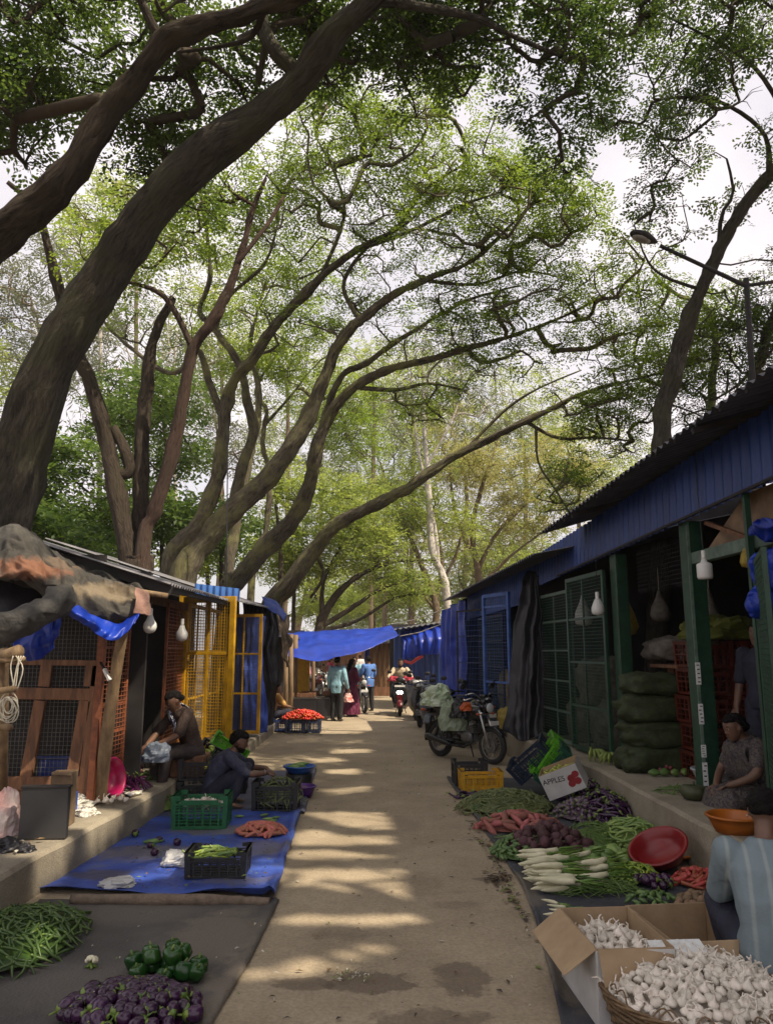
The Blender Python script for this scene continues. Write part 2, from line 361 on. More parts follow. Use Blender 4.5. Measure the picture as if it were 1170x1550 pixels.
# places on the lane that the sun reaches through gaps in the leaves
_lit = [[(450, 1232), (520, 1229), (588, 1231), (600, 1257), (560, 1259), (520, 1253)],
        [(435, 1264), (470, 1254), (520, 1266), (602, 1265), (602, 1279), (540, 1283), (440, 1282)],
        [(428, 1290), (500, 1285), (560, 1294), (600, 1297), (560, 1304), (430, 1302)],
        [(415, 1316), (615, 1316), (622, 1352), (610, 1364), (560, 1362), (500, 1348), (415, 1342)],
        [(380, 1402), (440, 1383), (520, 1386), (640, 1384), (650, 1402), (560, 1406)],
        [(330, 1482), (420, 1456), (560, 1430), (600, 1434), (585, 1454), (470, 1484), (380, 1490)],
        [(20, 1430), (80, 1440), (70, 1478), (10, 1478)],
        [(170, 1335), (290, 1290), (330, 1296), (300, 1325), (200, 1345)], [(340, 1330), (400, 1300), (430, 1310), (425, 1340)],
        [(400, 1110), (400, 1092), (470, 1062), (640, 1062), (645, 1085), (540, 1112)],
        [(380, 1330), (370, 1360), (420, 1362), (430, 1320)],
        [(490, 1172), (490, 1166), (545, 1164), (545, 1174)], [(480, 1196), (560, 1190), (560, 1198), (500, 1206)],
        [(500, 1136), (560, 1134), (560, 1140), (500, 1142)], [(470, 1150), (520, 1148), (520, 1154), (470, 1155)]]
LIT = [np.array([[g.x, g.y] for g in (G(x, y) for x, y in poly)]) for poly in _lit]
def _plat(pts):                       # lit places on the face of the plinth and on the stall fronts
    out = []
    for (p, h) in pts: out.append([p.x - SUN.x / SUN.z * h, p.y - SUN.y / SUN.z * h])
    return np.array(out)
for (y0, y1, zt) in ((6.1, 6.75, .30), (7.0, 7.9, .30), (8.4, 8.8, .3)):
    LIT.append(_plat([(V((-2.6, y0, .02)), .02), (V((-2.6, y1, .02)), .02), (V((-2.6, y1 + .1, zt)), zt), (V((-2.9, y1 + .1, zt)), zt), (V((-2.9, y0 + .1, zt)), zt), (V((-2.6, y0 + .1, zt)), zt)]))
LIT.append(_plat([(V((-2.9, 7.4, .3)), .3), (V((-2.9, 8.0, .3)), .3), (V((-2.9, 8.1, 2.0)), 2.0), (V((-2.9, 7.5, 2.0)), 2.0)]))
LIT.append(_plat([(V((-3.0, 11.5, .4)), .4), (V((-2.2, 11.5, .4)), .4), (V((-2.2, 11.5, 2.6)), 2.6), (V((-3, 11.5, 2.6)), 2.6)]))
def inside(poly, x, y):
    r = np.zeros(len(x), bool); n = len(poly); j = n - 1
    for i in range(n):
        xi, yi = poly[i]; xj, yj = poly[j]
        c = ((yi > y) != (yj > y)) & (x < (xj - xi) * (y - yi) / (yj - yi + 1e-12) + xi); r ^= c; j = i
    return r
def _face(pts):                        # sunlit stretches of the leaning trunks
    LIT.append(np.array([[p.x - SUN.x / SUN.z * p.z, p.y - SUN.y / SUN.z * p.z] for p in pts]))
_face([P(505, 800, 17.2), P(500, 785, 17.2), P(560, 755, 17), P(640, 715, 16.7), P(720, 668, 16.3), P(730, 685, 16.3), P(650, 735, 16.7), P(570, 778, 17)])
_face([P(445, 745, 15.8), P(462, 690, 15.6), P(470, 640, 15.5), P(505, 640, 15.5), P(490, 700, 15.6), P(482, 750, 15.8)])
_face([P(400, 720, 14.9), P(440, 650, 14.8), P(470, 580, 14.6), P(500, 585, 14.6), P(470, 660, 14.8), P(435, 720, 14.9)])

class Tree:
    def __init__(s, seed, slim=.54, dens=1.0): s.slim = slim; s.dens = dens; s.pos = []; s.rad = []; s.par = []; s.limbs = []; s.chains = []; s.tips = []; s.rn = random.Random(seed); s.np = np.random.default_rng(seed)
    def limb(s, spec, join=None, kn=.06):
        """spec: photograph pixel, distance down the lane and apparent width of each bend"""
        pts = [P(a, b, c) for a, b, c, d in spec]; rs = [d * c / FPX / 2 * s.slim for a, b, c, d in spec]
        if join is not None and s.pos:
            d = [(p - pts[0]).length for p in s.pos]; j = int(np.argmin(d)); pts.insert(0, s.pos[j]); rs.insert(0, min(rs[0] * 1.15, s.rad[j] * .9))
        else: j = -1
        L = sum((pts[i + 1] - pts[i]).length for i in range(len(pts) - 1)); k = max(6, int(L / .16))
        idx = []; sd = s.rn.random() * 50
        for i in range(k + 1):
            u = i / k; p = spline(pts, u); x = u * (len(pts) - 1); a = min(int(x), len(pts) - 2); r = rs[a] + (rs[a + 1] - rs[a]) * (x - a)
            p = p + V((noise.noise(V((u * L * .9, sd, 0))), noise.noise(V((u * L * .9, sd, 9))), noise.noise(V((u * L * .9, sd, 19))))) * r * .35 * min(1, i / 3)
            s.pos.append(p); s.rad.append(r); s.par.append(j if i == 0 else len(s.pos) - 2); idx.append(len(s.pos) - 1)
        s.limbs.append(idx); return s
    def crown(s, cl, spread=1.0):
        """cl: (px, py, distance, half width px, half height px, half depth m, number of shoots)"""
        pts = []
        for (px, py, y, rx, ry, rd, n) in cl:
            c = P(px, py, y); ex = P(px + rx, py, y) - c; ez = P(px, py - ry, y) - c
            for _ in range(max(1, int(n * s.dens + .5))):
                while 1:
                    a, b, d = (s.rn.uniform(-1, 1) for _ in range(3))
                    if a * a + b * b + d * d <= 1: break
                pts.append(c + ex * a + ez * b + V((0, 1, 0)) * rd * d)
        s.sprout(pts)
    def sprout(s, pts, maxlen=3.5):
        base = np.array([list(p) for p in s.pos])
        d0 = [np.min(np.sum((base - np.array(list(p))) ** 2, 1)) for p in pts]
        P_ = [list(p) for p in s.pos]; arr = np.array(P_ + [[0, 0, 0]] * 40000, dtype=float); n = len(P_)
        for i in np.argsort(d0):
            p = pts[i]; q = np.array(list(p)); dv = arr[:n] - q; dd = np.sqrt(np.sum(dv * dv, 1)) + np.maximum(0, dv[:, 2]) * .8
            j = int(np.argmin(dd)); a = s.pos[j]; dist = (p - a).length
            if dist < .05: continue
            pj = s.par[j]; tdir = (a - s.pos[pj]).normalized() if pj >= 0 else V((0, 0, 1))
            k = max(2, int(dist / .22)); ctl = a + tdir * dist * .35 + V((0, 0, dist * .12))
            chain = [j]; sd = s.rn.random() * 90
            for t in range(1, k + 1):
                u = t / k; w_ = a * (1 - u) ** 2 + ctl * 2 * u * (1 - u) + p * u * u
                jit = dist * .11 * math.sin(PI * min(1, u * 1.1)) + .03
                w_ = w_ + V((noise.noise(V((u * dist * 1.6, sd, 0))), noise.noise(V((u * dist * 1.6, sd, 7))), noise.noise(V((u * dist * 1.6, sd, 3))))) * jit * 2.2
                s.pos.append(w_); s.rad.append(0); s.par.append(chain[-1]); chain.append(len(s.pos) - 1); arr[n] = list(w_); n += 1
            s.chains.append(chain); s.tips.append(chain[-1])
    def open_to_sun(s):
        if not s.tips: return
        A = np.array([list(s.pos[i]) for i in s.tips]); gx = A[:, 0] - SUN.x / SUN.z * A[:, 2]; gy = A[:, 1] - SUN.y / SUN.z * A[:, 2]; bad = np.zeros(len(A), bool)
        for poly in LIT: bad |= inside(poly, gx, gy)
        k = [i for i in range(len(A)) if not bad[i]]; s.tips = [s.tips[i] for i in k]; used = set()
        for t_ in s.tips:
            while t_ >= 0: used.add(t_); t_ = s.par[t_]
        s.chains = [c for c in s.chains if c[-1] in used]
    def finish(s, name, label, cat_, bark, leafm, spray, size, per, shoot=.7, tiprad=.0095, flat=.5, group=None, droop=0, base=None, prune=True, twig=True, sides=10, lift=.12, skip_above=None):
        t = thing(name, label, cat_, base or (0, 0, 0), 0, group); o0 = V(base or (0, 0, 0))
        if prune: s.open_to_sun()
        cnt = [0] * len(s.pos)
        for tip in s.tips:
            i = tip
            while i >= 0: cnt[i] += 1; i = s.par[i]
        mb = MB(); BK = []
        for idx in s.limbs:
            pts = [s.pos[i] - o0 for i in idx]; sd = s.rn.random() * 40
            rr = [s.rad[i] * (1 + .16 * noise.noise(pts[k] * 1.9 + V((sd, 0, 0))) + .10 * noise.noise(pts[k] * 5)) for k, i in enumerate(idx)]
            o = len(mb.v); big = max(rr) > .1; ns = 30 if max(rr) > .2 else (16 if big else sides); mb.tube(pts, rr, ns); run = 0
            for k_ in range(len(pts)):
                run += (pts[k_] - pts[k_ - 1]).length if k_ else 0; BK += [(rr[k_] * math.cos(2 * PI * j / ns) + sd, rr[k_] * math.sin(2 * PI * j / ns), run) for j in range(ns)]
            if big:
                for vi in range(o, len(mb.v)):
                    p = V(mb.v[vi]); c_ = pts[(vi - o) // ns]; b_ = V(BK[vi]); b_.z *= .22; h_ = abs(noise.noise(b_ * 11)) * .05 + abs(noise.noise(b_ * 25)) * .022 - .02; mb.v[vi] = tuple(p + V((noise.noise(p * 4), noise.noise(p * 4 + V((7, 0, 0))), noise.noise(p * 4 + V((0, 7, 0))))) * .03 + (p - c_).normalized() * h_ * min(1, max(rr) * 4))
        tk = mb.build('trunk', bark, t, smooth=True); at = tk.data.attributes.new('bark_run', 'FLOAT_VECTOR', 'POINT'); at.data.foreach_set('vector', np.array(BK, dtype=np.float32).ravel())
        BR = MB()
        if s.chains:
            mb = MB()
            for ch in s.chains:
                rs = []
                for i in ch:
                    r = s.rad[i] if s.rad[i] > 0 else tiprad * max(1, cnt[i]) ** .52
                    rs.append(r)
                rs[0] = min(rs[0], rs[1] * 1.35)
                mb.tube([s.pos[i] - o0 for i in ch], rs, 6 if max(rs) > .03 else 4, cap=False)
            if twig:
                for tip in s.tips:
                    p = s.pos[tip] - o0
                    for _ in range(4):
                        d = V((s.rn.uniform(-1, 1), s.rn.uniform(-1, 1), s.rn.uniform(-.3, .5) - droop)).normalized() * shoot * s.rn.uniform(.6, 1.1)
                        mb.tube([p, p + d * .5 + V((0, 0, .06)), p + d], [tiprad * .8, tiprad * .55, tiprad * .3], 3, cap=False)
            BR = mb
        # leaves
        if not s.tips: return t
        T = np.array([list(s.pos[i]) for i in s.tips]); n = len(T) * per
        rg = s.np; C = np.repeat(T, per, 0)
        d = rg.normal(size=(n, 3)); d /= np.linalg.norm(d, axis=1)[:, None]; rr = shoot * rg.uniform(.15, 1.1, n) ** .7 * np.repeat(rg.uniform(.45, 1.15, len(T)), per)
        C = C + d * rr[:, None] * np.array([1, 1, flat]); C[:, 2] -= droop * rr; C[:, 2] += lift
        keep = np.ones(n, bool)
        if prune:
            gx = C[:, 0] - SUN.x / SUN.z * C[:, 2]; gy = C[:, 1] - SUN.y / SUN.z * C[:, 2]
        C = C[keep]; d = d[keep]; n = len(C)
        yaw = np.arctan2(d[:, 1], d[:, 0]) + rg.normal(0, .7, n); pit = rg.normal(-.15 - droop * .9, .35, n); rol = rg.normal(0, .5, n); sc = size * rg.uniform(.7, 1.25, n)
        cy, sy, cp, sp_, cr_, sr = np.cos(yaw), np.sin(yaw), np.cos(pit), np.sin(pit), np.cos(rol), np.sin(rol)
        X = np.stack([cy * cp, sy * cp, sp_], 1); Y0 = np.stack([-sy, cy, 0 * cy], 1); Z0 = np.cross(X, Y0)
        Y = Y0 * cr_[:, None] + Z0 * sr[:, None]; Z = np.cross(X, Y)
        tv = spray; m = len(tv)
        VV = (C[:, None, :] + sc[:, None, None] * (tv[None, :, 0, None] * X[:, None] + tv[None, :, 1, None] * Y[:, None] + tv[None, :, 2, None] * Z[:, None])).reshape(-1, 3) - np.array(list(o0))
        VV = VV.reshape(-1, 4, 3); VV = VV[rg.random(len(VV)) > .18]; VV = (VV + rg.normal(0, size * .05, (len(VV), 1, 3)) + rg.normal(0, size * .012, VV.shape)).reshape(-1, 3)
        if prune:
            q4 = VV.reshape(-1, 4, 3).mean(1) + np.array(list(o0)); gx = q4[:, 0] - SUN.x / SUN.z * q4[:, 2]; gy = q4[:, 1] - SUN.y / SUN.z * q4[:, 2]; kq = np.ones(len(q4), bool)
            for poly in LIT: kq &= ~inside(poly, gx, gy)
            VV = VV.reshape(-1, 4, 3)[kq].reshape(-1, 3)
        nl = len(VV); VV = np.concatenate([VV, np.array(BR.v, dtype=float)]) if BR.v else VV
        nv = len(VV); me = bpy.data.meshes.new('crown'); me.vertices.add(nv); me.vertices.foreach_set('co', VV.astype(np.float32).ravel())
        li = np.concatenate([np.arange(nl, dtype=np.int32), np.array(BR.f, dtype=np.int32).ravel() + nl]) if BR.f else np.arange(nl, dtype=np.int32); nf = len(li) // 4
        me.loops.add(len(li)); me.loops.foreach_set('vertex_index', li); me.polygons.add(nf); me.polygons.foreach_set('loop_start', np.arange(0, nf * 4, 4, dtype=np.int32))
        mi = np.zeros(nf, np.int32); mi[nl // 4:] = 1; me.materials.append(leafm); me.materials.append(bark); me.polygons.foreach_set('material_index', mi); me.polygons.foreach_set('use_smooth', mi.astype(bool)); me.update(calc_edges=True); ob('crown', me, t); global N_LEAF; N_LEAF += nv // 4
        return t
N_LEAF = 0
# big leaning rain tree that crosses the sky
t = Tree(1, .68, .68)
t.limb([(-118, 1215, 8.7, 175), (-70, 1010, 8.6, 150), (-20, 880, 8.5, 140), (12, 760, 8.4, 128), (55, 630, 8.2, 120), (110, 505, 8, 114), (165, 405, 7.8, 108), (240, 305, 7.5, 104), (318, 222, 7.2, 96), (405, 165, 7, 84), (460, 112, 6.8, 74), (505, 50, 6.6, 62), (560, 0, 6.4, 52), (660, -80, 6, 42), (800, -150, 5.8, 30)])
t.limb([(448, 108, 6.8, 36), (418, 78, 6.75, 36), (397, 30, 6.7, 33), (400, -40, 6.6, 28)], join=1)
t.limb([(560, 0, 6.4, 30), (640, 10, 6.6, 24), (720, 25, 6.9, 18), (780, 55, 7.2, 13), (850, 85, 7.6, 8)], join=1)
t.limb([(800, -150, 5.8, 26), (760, -60, 6.4, 22), (728, 0, 6.8, 16), (735, 30, 7.0, 11)], join=1)
t.crown([(560, 50, 7.6, 130, 60, 1.2, 34), (700, 20, 7.6, 130, 60, 1.2, 36), (640, 120, 7.8, 70, 40, .8, 10), (860, 90, 8, 70, 60, 1, 20), (850, 200, 8.2, 70, 40, .8, 16), (420, 60, 7.6, 90, 60, 1, 14), (300, -60, 6.6, 500, 60, 2.2, 36), (780, -40, 7, 200, 40, 1.5, 22)])
t.finish('rain_tree', 'huge dark leaning trunk that sweeps over the tarp-roofed stall and across the sky', 'tree', B_grey, F_near, SP_FINE, .225, 16, .38, flat=.6, tiprad=.011, lift=.18)
# second dark limb above it, from a tree outside the row
t = Tree(2, .72, .62)
t.limb([(-430, 1250, 8.4, 130), (-330, 850, 8.2, 112), (-160, 500, 7.8, 94), (-60, 408, 7.5, 88), (0, 362, 7.3, 82), (62, 308, 7.1, 74), (122, 238, 6.9, 68), (165, 168, 6.8, 62), (215, 98, 6.6, 56), (262, 60, 6.5, 52), (330, 32, 6.4, 46), (400, 8, 6.2, 40), (480, -20, 6, 34), (600, -90, 5.6, 24)])
t.limb([(250, 65, 6.55, 26), (230, 38, 6.5, 24), (208, -12, 6.4, 20), (180, -90, 6.2, 15)], join=1)
t.limb([(400, 8, 6.2, 20), (380, 55, 6.6, 13), (330, 70, 6.9, 9), (270, 78, 7.2, 6)], join=1)
t.crown([(80, 60, 7.6, 110, 90, 1.2, 36), (30, 190, 7.8, 90, 70, 1.0, 28), (210, 200, 8.2, 80, 60, .8, 22), (180, 30, 7.4, 120, 50, 1, 24), (330, 130, 8, 70, 45, .8, 16), (260, 260, 8.6, 90, 50, .8, 18), (-60, 80, 7, 120, 150, 1.5, 26), (470, 60, 7.6, 70, 50, .8, 14)])
t.finish('rain_tree', 'dark crooked limb high over the lane, arching above the huge leaning trunk', 'tree', B_dark, F_near, SP_FINE, .225, 16, .38, flat=.6, tiprad=.011, lift=.18)
# dark many-stemmed tree behind the shops
t = Tree(3, .66)
t.limb([(206, 1180, 13, 78), (207, 920, 13, 74), (208, 840, 13, 72)])
t.limb([(200, 850, 13, 46), (176, 740, 13, 40), (160, 660, 13, 38), (136, 580, 12.8, 34), (110, 520, 12.6, 30), (88, 440, 12.3, 26), (70, 360, 12, 22), (50, 310, 11.8, 16), (10, 275, 11.5, 10)], join=1)
t.limb([(197, 715, 13.1, 28), (188, 680, 13.1, 24), (172, 645, 13, 20)], join=1)
t.limb([(212, 850, 13.2, 44), (213, 760, 13.2, 38), (215, 690, 13.2, 34), (218, 620, 13.2, 30), (226, 560, 13.2, 28), (238, 500, 13.2, 24), (262, 450, 13.2, 15)], join=1)
t.finish('stout_tree', 'dark many-stemmed trunk with snapped tops rising behind the grey shop roof', 'tree', B_dark, F_near, SP_FEATHER, .4, 1)
t = Tree(4, .62)
t.limb([(218, 1170, 12.9, 50), (215, 840, 12.9, 42), (235, 770, 12.9, 38), (258, 690, 12.8, 35), (278, 600, 12.7, 32), (292, 530, 12.6, 30), (320, 490, 12.5, 26), (345, 440, 12.4, 22), (370, 370, 12.3, 18), (384, 310, 12.2, 14), (402, 268, 12.1, 9)])
t.limb([(362, 395, 12.3, 14), (385, 365, 12.3, 12), (408, 335, 12.4, 11), (430, 296, 12.5, 8)], join=1)
t.limb([(292, 530, 12.6, 18), (270, 480, 12.4, 16), (240, 442, 12.2, 13), (185, 425, 12, 9)], join=1)
t.limb([(384, 310, 12.2, 9), (350, 290, 12.2, 8), (330, 262, 12.1, 6)], join=1)
t.crown([(350, 270, 12.4, 70, 60, 1, 10), (180, 380, 12.2, 70, 60, 1, 12), (260, 340, 12.4, 60, 50, .8, 8)])
t.finish('slender_tree', 'reddish bare-barked trunk slanting up beside the dark many-stemmed tree', 'tree', B_red, F_mid, SP_FEATHER, .34, 12, .6)
# double rain tree leaning over the lane
t = Tree(5)
t.limb([(262, 1150, 15.2, 80), (258, 870, 15.2, 66), (280, 820, 15, 54), (303, 790, 15, 48), (326, 733, 15, 43), (338, 672, 15, 40), (340, 622, 15, 38), (355, 576, 14.8, 36), (385, 540, 14.6, 33), (429, 475, 14.4, 30), (484, 422, 14.2, 25), (540, 378, 14, 20), (600, 345, 13.8, 15), (640, 290, 13.6, 10), (700, 250, 13.4, 7)])
t.limb([(333, 622, 15, 26), (318, 580, 15, 22), (300, 530, 14.8, 20), (275, 560, 15, 16), (245, 560, 15.2, 14), (190, 520, 15.4, 11), (160, 490, 15.6, 8)], join=1)
t.limb([(484, 422, 14.2, 14), (520, 330, 13.8, 11), (510, 270, 13.6, 9), (480, 210, 13.4, 6)], join=1)
t.limb([(540, 378, 14, 13), (620, 350, 13.6, 11), (700, 310, 13.2, 9), (760, 290, 13, 6)], join=1)
t.crown([(500, 215, 13.4, 90, 60, 1.5, 26), (620, 235, 13.2, 80, 60, 1.5, 26), (720, 260, 13, 80, 50, 1.3, 22), (430, 330, 14, 70, 60, 1.2, 14), (560, 320, 13.6, 90, 50, 1.3, 20), (230, 470, 15.4, 100, 60, 1.2, 12), (590, 150, 13, 130, 45, 1.5, 18)])
t.finish('rain_tree', 'curving grey trunk with a sideways elbow, second from the many-stemmed tree', 'tree', B_warm, F_mid, SP_FEATHER, .27, 12, .42, tiprad=.0135, lift=.22)
t = Tree(6)
t.limb([(268, 1150, 15, 95), (270, 900, 15, 78), (290, 845, 15, 70), (323, 808, 15, 66), (383, 748, 15, 60), (419, 707, 14.9, 55), (459, 642, 14.8, 48), (489, 581, 14.6, 42), (509, 526, 14.4, 36), (545, 486, 14.2, 30), (590, 450, 14, 25), (640, 424, 13.8, 20), (705, 400, 13.6, 15), (762, 352, 13.4, 11), (822, 292, 13.2, 8), (890, 238, 13, 5)])
t.limb([(355, 765, 15, 38), (368, 702, 15.1, 32), (383, 657, 15.2, 29), (374, 606, 15.2, 27), (363, 551, 15.2, 24), (325, 498, 15.2, 20), (303, 470, 15.2, 17), (318, 420, 15, 14), (312, 340, 14.8, 10), (300, 260, 14.6, 6)], join=1)
t.limb([(325, 498, 15.2, 14), (345, 450, 15.2, 12), (400, 400, 15, 10), (420, 340, 14.8, 7)], join=1)
t.limb([(545, 486, 14.2, 16), (520, 430, 14.2, 13), (560, 370, 14, 10), (625, 330, 13.8, 8), (690, 240, 13.6, 5)], join=1)
t.limb([(640, 424, 13.8, 12), (720, 430, 14, 10), (790, 410, 14.2, 7), (850, 420, 14.4, 5)], join=1)
t.crown([(760, 330, 13.3, 80, 60, 1.4, 26), (850, 300, 13, 60, 70, 1.3, 22), (690, 380, 13.6, 90, 45, 1.3, 22), (820, 400, 14, 70, 45, 1.3, 18), (340, 350, 14.8, 90, 80, 1.3, 24), (640, 300, 13.6, 80, 40, 1.2, 12), (420, 250, 14.4, 90, 60, 1.2, 16), (560, 440, 14.2, 60, 45, 1, 10), (450, 480, 14.8, 80, 60, 1, 12)])
t.finish('rain_tree', 'thickest forked trunk leaning toward the lane from behind the blue shop roof', 'tree', B_warm, F_mid, SP_FEATHER, .27, 12, .42, tiprad=.0135, lift=.22)
t = Tree(7)
t.limb([(330, 1130, 16.3, 76), (345, 905, 16.3, 62), (358, 880, 16.3, 56), (403, 830, 16.2, 50), (444, 783, 16, 47), (468, 732, 15.8, 42), (480, 672, 15.6, 38), (504, 622, 15.4, 32), (536, 586, 15.2, 28), (590, 558, 15, 24), (645, 545, 14.8, 20), (705, 528, 14.6, 16), (765, 512, 14.4, 12), (830, 488, 14.2, 9), (900, 455, 14, 7), (960, 418, 13.8, 4)])
t.limb([(474, 700, 15.7, 26), (495, 620, 15.6, 22), (520, 568, 15.5, 20), (552, 550, 15.4, 17), (595, 520, 15.2, 15), (655, 482, 15, 12), (720, 450, 14.8, 9), (790, 432, 14.6, 6)], join=1)
t.limb([(536, 586, 15.2, 15), (600, 590, 15.4, 11), (650, 580, 15.6, 9), (700, 590, 15.8, 6)], join=1)
t.crown([(820, 470, 14.3, 90, 50, 1.4, 30), (910, 440, 14, 70, 60, 1.4, 26), (720, 480, 14.6, 80, 50, 1.3, 22), (640, 500, 15, 70, 45, 1.2, 12), (880, 530, 14.6, 90, 40, 1.3, 24), (660, 610, 15.8, 70, 40, 1.2, 14), (760, 560, 15, 70, 35, 1.2, 14)])
t.finish('rain_tree', 'sunlit yellow-green trunk bending over the lane, its long arms nearly level', 'tree', B_warm, F_mid, SP_FEATHER, .27, 12, .42, tiprad=.0135, lift=.22)
t = Tree(8)
t.limb([(375, 1110, 18, 70), (405, 930, 17.8, 56), (440, 882, 17.6, 48), (474, 832, 17.4, 42), (510, 797, 17.2, 38), (560, 768, 17, 34), (622, 735, 16.7, 31), (690, 690, 16.4, 26), (758, 657, 16, 22), (830, 620, 15.6, 17), (900, 590, 15.2, 12), (985, 568, 14.8, 8), (1075, 545, 14.4, 5)])
t.limb([(800, 640, 15.8, 12), (845, 663, 15.8, 10), (900, 662, 15.8, 8), (960, 668, 15.8, 5)], join=1)
t.limb([(812, 650, 15.8, 9), (815, 700, 16, 7), (840, 740, 16.2, 6), (862, 775, 16.4, 4)], join=1)
t.limb([(700, 686, 16.4, 10), (760, 625, 16.2, 9), (810, 590, 16, 7), (880, 560, 15.8, 4)], join=1)
t.limb([(475, 832, 17.4, 16), (490, 870, 17.6, 10), (470, 905, 17.8, 7)], join=1)
t.crown([(880, 610, 15.6, 80, 40, 1.3, 24), (960, 580, 15, 80, 50, 1.3, 26), (800, 610, 16, 80, 40, 1.2, 16), (930, 660, 15.8, 70, 35, 1.2, 20), (860, 740, 16.2, 60, 50, 1.0, 16), (1060, 520, 14.6, 80, 50, 1.4, 20)])
t.finish('rain_tree', 'long low trunk lying almost level across the lane above the blue awning', 'tree', B_warm, F_mid, SP_FEATHER, .27, 12, .42, tiprad=.0135, lift=.22)
# slim stems between the leaning trunks
t = Tree(9)
t.limb([(340, 1110, 19, 34), (345, 890, 19, 32), (356, 800, 19, 30), (376, 700, 19, 26), (392, 600, 19, 20), (380, 520, 19, 14), (395, 450, 19, 8)]); t.crown([(400, 480, 19, 90, 90, 1.6, 26), (480, 400, 19, 80, 70, 1.5, 16)])
t.finish('slender_tree', 'straight slim trunk standing between the forked leaning trunks', 'tree', B_warm, F_mid, SP_FEATHER, .34, 15, .7)
t = Tree(10)
t.limb([(372, 1100, 20, 24), (382, 860, 20, 20), (402, 803, 20, 18), (408, 722, 20, 16), (398, 672, 20, 15), (404, 622, 20, 13), (388, 588, 20, 10), (430, 520, 20, 7)]); t.limb([(404, 640, 20, 10), (440, 600, 20, 7), (470, 560, 20, 4)], join=1)
t.crown([(440, 560, 20, 80, 70, 1.6, 22), (530, 640, 20, 70, 60, 1.6, 22)])
t.finish('slender_tree', 'thin wavy stem just behind the sunlit yellow-green trunk', 'tree', B_warm, F_mid, SP_FEATHER, .34, 15, .7)
# trees behind the long blue shed
t = Tree(11, .7, .62)
t.limb([(990, 1120, 13.4, 56), (1002, 700, 13.2, 44), (1004, 620, 13.2, 40), (1018, 560, 13, 38), (1040, 490, 12.8, 36), (1062, 438, 12.6, 34), (1088, 380, 12.4, 32), (1122, 318, 12.1, 30), (1172, 255, 11.8, 28), (1250, 170, 11.4, 22), (1330, 60, 11, 14)])
t.limb([(1088, 380, 12.4, 12), (1092, 325, 12.2, 9), (1110, 292, 12, 7), (1100, 240, 11.8, 5)], join=1)
t.limb([(1062, 438, 12.6, 9), (1010, 420, 12.4, 7), (980, 395, 12.2, 5), (960, 340, 12, 3)], join=1)
t.limb([(1165, 262, 11.8, 14), (1155, 200, 11.4, 11), (1080, 150, 11, 8), (990, 150, 10.6, 5)], join=1)
t.limb([(1210, 215, 11.6, 14), (1150, 110, 11, 10), (1080, 60, 10.6, 7), (1000, 20, 10.2, 4)], join=1)
t.crown([(1010, 90, 10.6, 110, 80, 1.3, 48), (1120, 50, 10.6, 90, 70, 1.3, 44), (1090, 170, 11, 90, 60, 1.2, 26), (980, 330, 12, 70, 60, 1, 10), (1130, 290, 11.8, 50, 40, 1, 5), (930, 180, 10.8, 60, 50, 1, 8), (1010, 240, 11, 60, 50, 1, 8), (1150, 420, 12.4, 60, 40, 1, 6), (950, 20, 10.2, 70, 50, 1, 20)])
t.finish('rain_tree', 'dark trunk bending away behind the blue shed roof, past the street lamp', 'tree', B_grey, F_near, SP_FINE, .235, 12, .36, flat=.6, tiprad=.011, lift=.15)
t = Tree(12)
t.limb([(1078, 1050, 15.5, 34), (1076, 620, 15.5, 24), (1080, 560, 15.4, 22), (1084, 510, 15.3, 20), (1068, 466, 15.2, 17), (1030, 448, 15, 13), (995, 425, 14.8, 8)]); t.limb([(1080, 560, 15.4, 10), (1050, 600, 15.4, 6), (1020, 560, 15.4, 4)], join=1)
t.limb([(1084, 510, 15.3, 10), (1110, 470, 15, 8), (1120, 420, 14.8, 5)], join=1)
t.crown([(990, 450, 15, 70, 40, 1.3, 16), (1040, 540, 15.4, 70, 50, 1.3, 18), (1110, 470, 15, 60, 40, 1.2, 10), (960, 500, 15, 50, 40, 1.2, 10)])
t.finish('slender_tree', 'slim S-shaped trunk behind the shed, next to the lamp post', 'tree', B_warm, F_mid, SP_FEATHER, .27, 12, .42, tiprad=.0135, lift=.22)
t = Tree(13)
t.limb([(1135, 1000, 14, 50), (1140, 600, 14, 40), (1150, 545, 13.8, 36), (1165, 500, 13.6, 32), (1190, 440, 13.4, 28), (1260, 330, 13, 20)]); t.limb([(1150, 545, 13.8, 14), (1120, 580, 14, 9), (1090, 600, 14.2, 5)], join=1)
t.crown([(1140, 530, 14, 70, 40, 1.2, 22), (1180, 470, 13.6, 60, 60, 1.2, 14), (1060, 610, 14.4, 60, 30, 1.2, 14), (1300, 300, 13, 150, 150, 2, 24)])
t.finish('rain_tree', 'dark stub of trunk at the shed roof directly behind the lamp post', 'tree', B_grey, F_near, SP_FEATHER, .27, 12, .42, tiprad=.0135, lift=.22)
